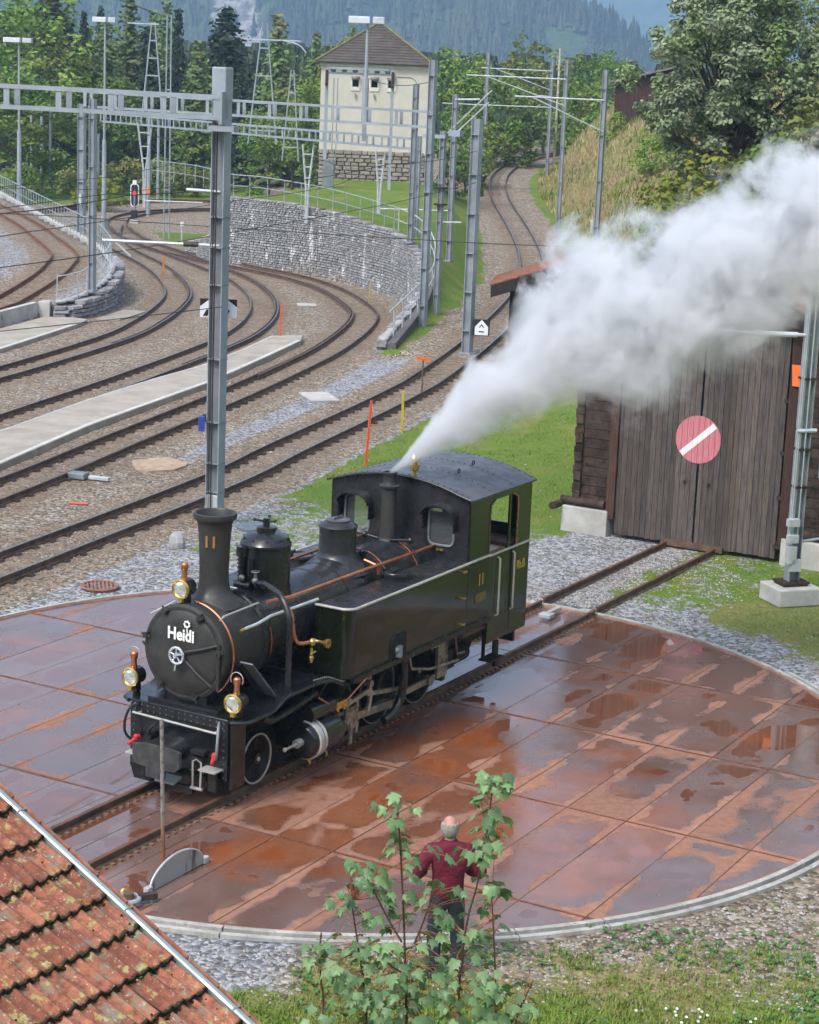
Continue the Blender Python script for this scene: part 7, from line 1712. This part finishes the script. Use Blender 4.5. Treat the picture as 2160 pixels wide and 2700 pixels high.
def conifer_crown(seed, w_, h, mat, layers, per, ls_, bare=.06, droop=.35, taper=1.0):
    rr = random.Random(seed); b = MB()
    for i in range(layers):
        t = (i+.5)/layers; z = h*(bare+(1-bare)*t); R_ = w_/2*((1-t)**taper)*(1+.22*rr.uniform(-1, 1))+.08
        nb = max(4, int(per*(1-t*.7)))
        for j in range(nb):
            a = 6.283*j/nb+rr.uniform(-.4, .4)+i*.7; L_ = R_*rr.uniform(.72, 1.12); ns = max(2, int(L_/ls_*1.5))
            for q in range(ns):
                u_ = (q+.6)/ns; zz = z-droop*L_*u_*u_+rr.uniform(-.03, .03)*h/10+.1*L_*u_; p = Vector((cos(a)*L_*u_, sin(a)*L_*u_, zz))
                s_ = ls_*(1.1-.45*u_)*rr.uniform(.7, 1.2)
                for e in (0, 1): 
                    nn = Vector((rr.uniform(-1, 1)+cos(a)*.6, rr.uniform(-1, 1)+sin(a)*.6, rr.uniform(.1, .9))); p2 = p+Vector((rr.uniform(-.5, .5), rr.uniform(-.5, .5), rr.uniform(-.35, .15)))*s_*.9; quad(b, p2, nn, s_, rr)
    return b.mesh('crown', mat)
def trunk_mesh(seed, h, r, limbs=6, bend=.3, spread=1.2):
    rr = random.Random(seed); b = MB(); P_ = []; x = y = 0
    for i in range(7):
        P_.append(Vector((x, y, h*i/6))); x += rr.uniform(-bend, bend)*h/20; y += rr.uniform(-bend, bend)*h/20
    b.tube(P_, [r*(1-.8*i/6) for i in range(7)], 7)
    for i in range(limbs):
        q = rr.uniform(.3, .85); p = P_[int(q*6)]; a = rr.uniform(0, 6.28); L_ = spread*(1.1-q)*rr.uniform(.7, 1.2)
        b.tube([p, p+Vector((cos(a)*L_*.5, sin(a)*L_*.5, L_*.45)), p+Vector((cos(a)*L_, sin(a)*L_, L_*.8))], [r*.35, r*.22, r*.08], 5)
    return b.mesh('trunk', m_bark)
def tree(label, x, y, z, crown, trunk, s=1., cz=0., rz=0., group=None, name='tree', sz=None, cat='tree'):
    t = thing(name, label, cat, (x, y, z), rz, group); link('trunk', trunk, t, None, None, (s, s, s) if not sz else (s, s, sz))
    link('crown', crown, t, (0, 0, cz), None, (s, s, s) if not sz else (s, s, sz)); return t
SPR = [conifer_crown(i, 5.0, 11, mL_dark, 44, 17, .42, .02, .38, .80) for i in range(3)]
LAR = [conifer_crown(10+i, 4.4, 11, mL_larch, 44, 15, .36, .03, .20, .72) for i in range(3)]
BRN = [conifer_crown(20, 4.6, 11, mL_brown, 44, 15, .36, .03, .20, .72)]
BRO = [broad_crown(30+i, 6.0, 7.0, mL_green, 95, 46, .26)[0] for i in range(3)]; OLI = [broad_crown(40+i, 5.5, 6.5, mL_olive, 90, 46, .25)[0] for i in range(3)]
TRC = trunk_mesh(1, 10.5, .17, 0, .1); TRB = trunk_mesh(2, 5.6, .16, 7, .5, 1.8)
BUSH = [broad_crown(50+i, 2.6, 1.9, m_, 45, 34, .15, .26)[0] for i, m_ in enumerate((mL_green, mL_olive, mL_yel))]; TRS = trunk_mesh(3, 1.3, .05, 5, .5, .6)
def hgt(D_, y): pass
rr = random.Random(9)
# (kind, x, y, z, scale, label): the distinct trees of the background, left to right
def px(Dx, y): return (Dx*1.2522-1080)/5288.6*y*1.0
def base_z(Dy, Dx, y): return CAM_H - y*math.tan(PITCH + math.atan((Dy*1.2522-1350)/5288.6)) - (Dx*1.2522-1080)/5288.6*y*math.tan(ROLL)*1.0
def T(kind, Dx, Dtop, y, lab, wide=1., zb=None, name='tree', extra=0):
    """tree whose top shows at height Dtop; base on the ground there"""
    x = px(Dx, y); zt = base_z(Dtop, Dx, y); g_ = terrain(x, y) if zb is None else zb
    H_ = {'spr': 11, 'lar': 11, 'brn': 11, 'bro': 9.2, 'oli': 8.7}[kind]; s_ = max(.3, (zt-g_)/H_)
    m = {'spr': SPR, 'lar': LAR, 'brn': BRN, 'bro': BRO, 'oli': OLI}[kind]; c = m[rr.randrange(len(m))]
    con = kind in ('spr', 'lar', 'brn'); g = thing(name, lab, 'tree', (x, y, g_-.1), rr.uniform(0, 6.28))
    link('trunk', TRC if con else TRB, g, None, None, (s_, s_, s_)); link('crown', c, g, (0, 0, 0 if con else 2.2*s_), None, (s_*wide, s_*wide, s_)); return g
T('bro', 30, 60, 150, 'leafy light green tree at the far left edge, behind the first lamp', 1.2, name='broadleaf_tree')
T('brn', 85, 22, 165, 'tall brownish green larch just right of the far left leafy tree', 1.76, name='larch_tree')
T('bro', 60, 40, 190, 'broad green tree behind the far left lamp head', 1.2, name='broadleaf_tree')
T('spr', 155, 80, 175, 'small pointed spruce between the brownish larch and the second lamp', .7, name='spruce_tree')
T('spr', 190, 66, 195, 'slim dark spruce left of the second lamp', .7, name='spruce_tree')
T('lar', 250, 38, 170, 'tall green larch right behind the second lamp post', 1.49, name='larch_tree')
T('lar', 300, 66, 180, 'green larch between the second lamp and the A-frame mast', 1.35, name='larch_tree')
T('lar', 325, 44, 185, 'sparse larch touching the left leg of the A-frame mast', 1.22, name='larch_tree')
T('spr', 348, 60, 175, 'dark spruce directly behind the A-frame mast', .8, name='spruce_tree')
T('spr', 447, 48, 168, 'widest darkest spruce, behind the top of the big mast', 2.0, name='spruce_tree')
T('spr', 425, 110, 160, 'lower dark spruce left behind the big mast', 1.1, name='spruce_tree')
T('spr', 480, 170, 160, 'lower dark spruce right behind the big mast', 1.2, name='spruce_tree')
T('lar', 555, 52, 160, 'green larch standing between the big mast and the second A-frame', 1.49, name='larch_tree')
T('lar', 632, 82, 165, 'larch right of the second A-frame, left of the tower', 1.22, name='larch_tree')
T('bro', 655, 150, 140, 'bright green tree against the left wall of the tower', .8, name='broadleaf_tree')
T('oli', 705, 62, 190, 'olive tree peeping over the left roof slope of the tower', .6, name='broadleaf_tree')
T('oli', 590, 190, 150, 'low leafy tree below the second A-frame', 1.1, name='broadleaf_tree')
T('lar', 200, 90, 150, 'full larch standing in the gap right of the twin masts', 1.5, name='larch_tree')
T('spr', 120, 110, 160, 'dark conical spruce behind the twin masts', 1.3, name='spruce_tree')
T('lar', 390, 120, 150, 'bushy larch between the A-frame mast and the big mast', 1.4, name='larch_tree')
T('spr', 285, 100, 158, 'dark conical spruce right of the second lamp post', 1.3, name='spruce_tree')
T('bro', 540, 250, 145, 'low dark green tree in front of the larches left of the tower', 1.1, name='broadleaf_tree')
T('oli', 120, 150, 150, 'bushy tree behind the leftmost thin posts', 1.2, name='broadleaf_tree')
T('bro', 25, 200, 135, 'dark green bush-like tree at the left railing near the frame edge', 1.3, name='broadleaf_tree')
T('bro', 180, 200, 145, 'rounded tree behind the twin masts', 1.2, name='broadleaf_tree')
T('oli', 250, 220, 150, 'shrubby tree above the far dark track, left part', 1.2, name='broadleaf_tree')
T('bro', 390, 280, 150, 'low green tree above the far dark track, right part', 1.3, name='broadleaf_tree')
T('bro', 940, 92, 160, 'light green tree just right of the tower roof', 1.1, name='broadleaf_tree')
T('bro', 985, 120, 150, 'green tree between the tower and the thin light mast', 1.1, name='broadleaf_tree')
T('oli', 1065, 52, 175, 'tallest thin-crowned tree right of the tower', .8, name='broadleaf_tree')
T('oli', 1110, 85, 165, 'olive green tree with an open crown left of the far masts', 1.1, name='broadleaf_tree')
T('oli', 1085, 200, 150, 'lower olive tree beside the far bend of the line', 1.3, name='broadleaf_tree')
T('bro', 1195, 68, 185, 'round fresh green tree behind the far masts, left one', .85, name='broadleaf_tree')
T('bro', 1240, 75, 180, 'round fresh green tree behind the far masts, right one', .85, name='broadleaf_tree')
T('bro', 950, 215, 130, 'low green tree in front of the thin light mast right of the tower', 1., name='broadleaf_tree')
T('bro', 1160, 230, 160, 'dark bushy tree left of the hillside barn', 1.1, name='broadleaf_tree')
T('oli', 1210, 190, 165, 'olive bush tree between far masts and barn', 1., name='broadleaf_tree')
T('oli', 1030, 245, 150, 'low tree behind the left bend of the climbing line', 1.4, name='broadleaf_tree')
T('oli', 1300, 120, 175, 'shrubby tree on the hill above the barn', 1.2, name='broadleaf_tree')
T('oli', 1360, 40, 170, 'sparse pale tree on the hill at the top, left of the big tree', .9, name='broadleaf_tree')
T('lar', 1395, -20, 165, 'bare-stemmed larch at the top edge left of the big tree', 1.08, name='larch_tree')
T('oli', 1700, -60, 100, 'olive tree behind the big tree at the top right corner', 1.2, name='broadleaf_tree')
T('oli', 1660, 60, 110, 'dense olive tree filling the gap right behind the big tree', 1.3, name='broadleaf_tree')
T('oli', 1640, -90, 130, 'tall olive tree high behind the big tree', 1.3, name='broadleaf_tree')
T('lar', 1715, -100, 120, 'larch with visible stems at the right frame edge', 1.62, name='larch_tree')
T('oli', 1480, -30, 140, 'tree behind the left shoulder of the big tree', 1.2, name='broadleaf_tree')
# big grey-green tree on the right bank
bc_, cl_ = broad_crown(99, 7.1, 8.8, mL_grey, 380, 130, .17, .15, .75, .10)
bt_ = thing('big_tree', 'large dense grey-green maple tree on the right bank above the steam', 'tree', (11.55, 77, terrain(11.4, 77)-.2), 0)
zb_ = 4.6-bt_.location.z+.9; link('crown', bc_, bt_, (0, 0, zb_))
tm = MB(); rr2 = random.Random(5); tm.tube([(0, 0, 0), (.1, 0, 1.6), (-.1, .1, 3.2), (.1, 0, 5.5), (0, 0, 8)], [.34, .28, .24, .16, .05], 9)
for c, r_, d in cl_[::6]: tm.tube([(0, 0, 2.2+rr2.random()*2.5), (c.x*.45, c.y*.45, (c.z+zb_)*.72), (c.x, c.y, c.z+zb_)], [.10, .06, .02], 5)
tm.obj('trunk', m_bark, bt_)
def bush(lab, x, y, s_, kind=0, sz=None, grp='bushes on the right bank', cat='bush'):
    g = thing('bush', lab, cat, (x, y, terrain(x, y)-.1), rr.uniform(0, 6.28), grp); link('stems', TRS, g, None, None, (s_,)*3); link('foliage', BUSH[kind], g, (0, 0, .1), None, (s_, s_, sz or s_)); return g
bush('bright yellow-green bush under the lower edge of the big tree', 10.9, 71.5, 2.0, 2)
bush('green bush left below the big tree crown', 8.9, 74, 1.1, 0)
bush('yellow-green sprig bush right of the barn, at the left flank of the big tree', 11.0, 92, 1.2, 2)
bush('green bush right of the yellow one, half behind the steam', 12.2, 71, 1.8, 0)
bush('olive bush at the right frame edge above the steam', 14.6, 72, 2.0, 1)
bush('round green bush below the barn', 11.9, 106, 1.1, 0)
bush('long green bush row end left of the barn', 11.2, 150, 2.4, 0)
bush('olive bush beside the far bend of the climbing line', 12.5, 160, 2.6, 1)
bush('green bush on the slope left under the barn', 11.2, 122, .9, 0)
bush('dark low bush at the lower hillside near the steam edge', 8.3, 76, .7, 1)
for i, (Dx, y, s_, kd, lb) in enumerate([(150, 128, 2.2, 1, 'yellowish shrub behind the left railing, left one'), (195, 126, 2.0, 2, 'yellowish shrub behind the left railing, right one'), (120, 140, 2.4, 0, 'green shrub behind the white-plate post'),
        (240, 142, 2.2, 1, 'olive shrub behind the far dark track, leftmost'), (300, 144, 2.2, 0, 'dark green shrub behind the far dark track near the signal'), (345, 142, 2.0, 1, 'olive shrub right above the red signal'),
        (395, 143, 1.8, 2, 'yellowish shrub behind the far dark track, left of the big mast'), (420, 150, 2.2, 0, 'green shrub left beside the big mast at the tracks'), (70, 135, 2.4, 0, 'dark shrub behind the far left railing'), (20, 130, 2.2, 0, 'dark shrub at the far left frame edge'),
        (520, 128, 1.6, 0, 'small green shrub at the left end of the tower lawn'), (575, 126, 1.5, 0, 'green shrub row on the lawn left of the tower'), (640, 122, 1.6, 0, 'shrub touching the tower base on the left'), (930, 120, 1.4, 1, 'olive shrub right of the tower base'), (985, 135, 1.9, 0, 'green shrub beside the light mast right of the tower'), (1040, 160, 2.0, 2, 'bright shrub beyond the climbing line bend')]):
    bush(lb, px(Dx, y), y, s_*.62, kd, grp='shrubs along the yard edge')
# tall dry grass and herbs on the bank: uncountable
hb = MB(); rr3 = random.Random(31); n = 0
while n < 20000:
    y = rr3.uniform(72, 165); x = rr3.uniform(4, 26)
    d1, _ = seg_dist(x, y, T1S)
    if d1 > -2.6 or not in_view(Vector((x, y, terrain(x, y))), 10): n += .05; continue
    z = terrain(x, y); a = rr3.uniform(0, 6.28); l = rr3.uniform(.15, .42); w_ = .03+.02*rr3.random(); tx, ty = x+cos(a)*l*.4, y+sin(a)*l*.4
    hb.add([(x-w_, y, z-.02), (x+w_, y, z-.02), (tx, ty, z+l)], [(0, 1, 2)]); n += 1
k = NM('bank_herbs'); hc = k.mix(k.rnd_isl(), (.19, .16, .07), (.42, .34, .18)); hg = k.mix(k.rnd_isl(), (.06, .10, .015), (.17, .20, .04))
hc = k.mix(k.ramp(k.noise(.16, 3, .6, k.pos()), .40, .50), hg, hc); hb.obj('bank_herbs', k.bsdf(hc, .85, 0, None, .2), label='tall dry grass and herbs on the right bank', cat='grass', kind='stuff')
# far wood: reads as one mass behind the yard
fw = MB(); rr4 = random.Random(41)
for i in range(700):
    y = rr4.uniform(190, 420); x = rr4.uniform(-.24, .26)*y; gz = max(terrain(x, y), -45); h = max(4, base_z(rr4.uniform(95, 175), 0, y)*.0 + (CAM_H-y*math.tan(PITCH+math.atan((rr4.uniform(120, 190)*1.2522-1350)/5288.6)))-gz)
    if in_view(Vector((x, y, 5)), 300):
        w_ = h*rr4.uniform(.20, .30)
        for j in range(7):
            z0 = h*(.05+.13*j); r_ = w_*(1-j/7.5)
            for q in range(9): a0 = 6.283*q/9+rr4.random(); L_ = r_*rr4.uniform(.7, 1.25); fw.add([(x+cos(a0-.8)*L_*.35, y+sin(a0-.8)*L_*.35, gz+z0+h*.20), (x+cos(a0+.8)*L_*.35, y+sin(a0+.8)*L_*.35, gz+z0+h*.20), (x+cos(a0)*L_, y+sin(a0)*L_, gz+z0)], [(0, 1, 2)])
fw.obj('far_wood', leafmat('far_wood_needles', (.025, .050, .022), (.07, .10, .04), None, .1), label='far conifer wood behind the yard', cat='wood', kind='stuff')
# ------------------------------------------------------------------ mountainside across the valley
def crest(x): return 120 if x < 25 else (66+(78-x)*1.0 if x < 330 else -186)  # crests out of view kept low so the wet deck reflects sky
def ma(x, y):
    z = -140+(y-1000)*.62+22*noise.noise(Vector((x*.006, y*.006, 0)))+12*noise.noise(Vector((x*.018, y*.018, 2)))+6*noise.noise(Vector((x*.05, y*.05, 4)))
    z += 10*sin((x*.9+y*.5)*.021)
    c = crest(x)+18*noise.noise(Vector((x*.02, 0, 7)))
    return min(z, c-(max(0, z-c))*.1)
k = NM('mountain_forest_floor'); P = k.pos()
fc_ = k.mix(k.ramp(k.noise(.03, 5, .65, P), .35, .65), (.022, .050, .028), (.070, .115, .045))
rk = k.mix(k.ramp(k.noise(.09, 6, .75, k.mapv(P, (1, 1, .35))), .35, .68), (.10, .10, .10), (.46, .44, .41))
at = k.attr('rock'); fc_ = k.mix(k.ramp(k.math('ADD', at.outputs['Fac'], k.math('MULTIPLY', k.math('SUBTRACT', k.noise(.07, 6, .7, P), .5), 1.3)), .45, .60), fc_, rk)
m_mt = k.bsdf(fc_, .95, 0, k.bump(k.noise(.12, 6, .7, P), 1, 4), .1)
def hillmesh(name, fn, x0, x1, nx_, y0, y1, ny_, mat, rock=None):
    vs = [(x0+(x1-x0)*i/nx_, y0+(y1-y0)*j/ny_, fn(x0+(x1-x0)*i/nx_, y0+(y1-y0)*j/ny_)) for j in range(ny_+1) for i in range(nx_+1)]
    fs = [(j*(nx_+1)+i, j*(nx_+1)+i+1, (j+1)*(nx_+1)+i+1, (j+1)*(nx_+1)+i) for j in range(ny_) for i in range(nx_)]
    me = bpy.data.meshes.new(name); me.from_pydata(vs, [], fs); me.materials.append(mat)
    if rock:
        a = me.attributes.new('rock', 'FLOAT', 'POINT'); a.data.foreach_set('value', [rock(*v) for v in vs])
    for p in me.polygons: p.use_smooth = True
    return link(name, me, kind='structure')
# rocky outcrop centred where the photo shows the pale crag
def rock(x, y, z):
    u_ = (x/y*5288.6+1080)/1.2522      # column of the crag seen from the yard
    return max(0, 1-abs(u_-468)/88)*sm(z, -14, 14)*1.35
hillmesh('mountain_side', ma, -1500, 1500, 150, 700, 2300, 130, m_mt, rock)
def mb_(x, y): return min(-150+(y-2400)*.62, 330)+60*noise.noise(Vector((x*.003, y*.003, 9)))+20*noise.noise(Vector((x*.01, y*.01, 1)))
hillmesh('far_mountain', mb_, -2400, 2400, 90, 2300, 4200, 60, m_mt, lambda x, y, z: .25)
vl = MB(); n = 0; rr5 = random.Random(51)
def cone(b, x, y, z, h, r):
    a0 = rr5.random()*6; 
    for lv in range(3):
        zz = z+h*(.05+.28*lv); r_ = r*(1-.28*lv); V = [(x+r_*cos(a0+2*pi*i/6+lv)*rr5.uniform(.8, 1.15), y+r_*sin(a0+2*pi*i/6+lv)*rr5.uniform(.8, 1.15), zz) for i in range(6)]+[(x, y, z+h*(.5+.25*lv))]
        b.add(V, [(i, (i+1) % 6, 6) for i in range(6)])
while n < 9000:
    y = rr5.uniform(1010, 1500); x = rr5.uniform(-.25, .25)*y; z = ma(x, y)
    n += .15
    if z < -70 or z > 110: continue
    if rock(x, y, z)+noise.noise(Vector((x*.05, y*.05, 3)))*.6 > .45 and rr5.random() < .93: continue
    if noise.noise(Vector((x*.02, y*.02, 13))) > .35 and rr5.random() < .6: continue
    cone(vl, x, y, z-1, rr5.uniform(9, 19), rr5.uniform(2.2, 3.8)); n += 1
vl.obj('mountain_wood', leafmat('mountain_needles', (.014, .034, .022), (.055, .085, .040), (.065, .085, .035), 0, .01), label='conifer forest covering the mountainside', cat='wood', kind='stuff')
# the valley floor between the yard and the mountain, one great sheet under everything
b = MB(); b.add([(-6000, 650, -60), (6000, 650, -60), (6000, 6000, -60), (-6000, 6000, -60)], [(0, 1, 2, 3)]); b.obj('valley_floor', m_mt, kind='structure')
b = MB(); b.add([(-6000, -3000, -61), (6000, -3000, -61), (6000, 650, -60.5), (-6000, 650, -60.5)], [(0, 1, 2, 3)]); b.obj('valley_terrain', m_mt, kind='structure')
# haze
k = NM('haze'); pv = k.n('VolumePrincipled'); pv.inputs['Color'].default_value = (.50, .70, 1.0, 1); pv.inputs['Density'].default_value = HAZE_D = .00037; pv.inputs['Anisotropy'].default_value = .2
k.l(pv.outputs[0], k.out.inputs['Volume'])
b = MB(); b.box((0, 1050, 329), (5200, 6900, 800)); hz = b.obj('haze', k.m, kind='stuff')
hz.location = (0, 0, 0)

# ------------------------------------------------------------------ steam
SO = TT(.97, 0, 3.54); SD = Vector((.845, .10, .522)).normalized()
q_ = SD.to_track_quat('X', 'Z'); 
k = NM('steam_volume'); O = k.obj(); s3 = k.n('SeparateXYZ'); k.l(O, s3.inputs[0])
w1 = k.n('TexNoise'); k.l(O, w1.inputs['Vector']); w1.inputs['Scale'].default_value = .9; w1.inputs['Detail'].default_value = 2
wv = k.n('VectorMath', operation='SUBTRACT'); k.l(w1.outputs['Color'], wv.inputs[0]); wv.inputs[1].default_value = (.5, .5, .5)
ws = k.n('VectorMath', operation='SCALE'); k.l(wv.outputs[0], ws.inputs[0]); ws.inputs['Scale'].default_value = .9
wa = k.n('VectorMath', operation='ADD'); k.l(O, wa.inputs[0]); k.l(ws.outputs[0], wa.inputs[1])
n1 = k.noise(1.15, 7, .62, wa.outputs[0]); n2 = k.noise(3.4, 5, .6, wa.outputs[0])
xx = s3.outputs[0]
rc = k.n('FloatCurve'); k.l(k.math('DIVIDE', xx, 12), rc.inputs['Value']); cv = rc.mapping.curves[0]
pts = STEAM_R = [(0, .045), (.4, .14), (1.0, .34), (1.8, .58), (2.7, .76), (3.5, 1.28), (4.6, 1.36), (6.0, 1.32), (8, 1.28), (12, 1.4)]
cv.points[0].location = (0, pts[0][1]/2); cv.points[1].location = (1, pts[-1][1]/2)
for a, r_ in pts[1:-1]: cv.points.new(a/12, r_/2)
rc.mapping.update()
Rx = k.math('MULTIPLY', rc.outputs[0], 2)
# the axis sags a little and then lifts
yo = k.math('MULTIPLY', k.math('SINE', k.math('MULTIPLY', xx, .55)), .22)
yy = s3.outputs[1]; zz = k.math('SUBTRACT', s3.outputs[2], yo)
rad = k.math('SQRT', k.math('ADD', k.math('MULTIPLY', yy, yy), k.math('MULTIPLY', zz, zz)))
rn = k.math('DIVIDE', rad, Rx)                               # 0 axis .. 1 edge
amp = k.ramp(xx, .2, 2.5, .35, 1.0)
e_ = k.math('ADD', k.math('MULTIPLY', k.math('SUBTRACT', n1, .5), 2.7), k.math('MULTIPLY', k.math('SUBTRACT', n2, .5), 1.1))
fld = k.math('SUBTRACT', k.math('ADD', 1.0, k.math('MULTIPLY', e_, amp)), rn)
below = k.ramp(k.math('DIVIDE', zz, Rx), -1.0, .15, .18, 1.0)  # the lower side is torn and thin
den = k.math('MULTIPLY', k.ramp(fld, .0, .42), below)
den = k.math('MULTIPLY', den, k.ramp(xx, .0, 2.5, 10.0, 3.2))
den = k.math('MULTIPLY', den, k.ramp(rn, 1.55, 1.15))
pv = k.n('VolumePrincipled'); pv.inputs['Color'].default_value = (.935, .95, .978, 1); pv.inputs['Anisotropy'].default_value = .15; k.l(den, pv.inputs['Density']); k.l(pv.outputs[0], k.out.inputs['Volume'])
for attr in ('volume_step_rate',):
    try: k.m.cycles.volume_step_rate = .09
    except Exception: pass
hb_ = MB(); prof = [(.10, .0)]+[(min(2.3, r_*1.45+.1), x) for x, r_ in pts[1:]]; hb_.lathe([(r_, x) for r_, x in prof], (0, 0, 0), 'x', 20)
st_ = hb_.obj('steam', k.m, label='white plume of steam blowing up and right from the locomotive safety valve', cat='steam', kind='stuff')
st_.location = SO; st_.rotation_euler = q_.to_euler()
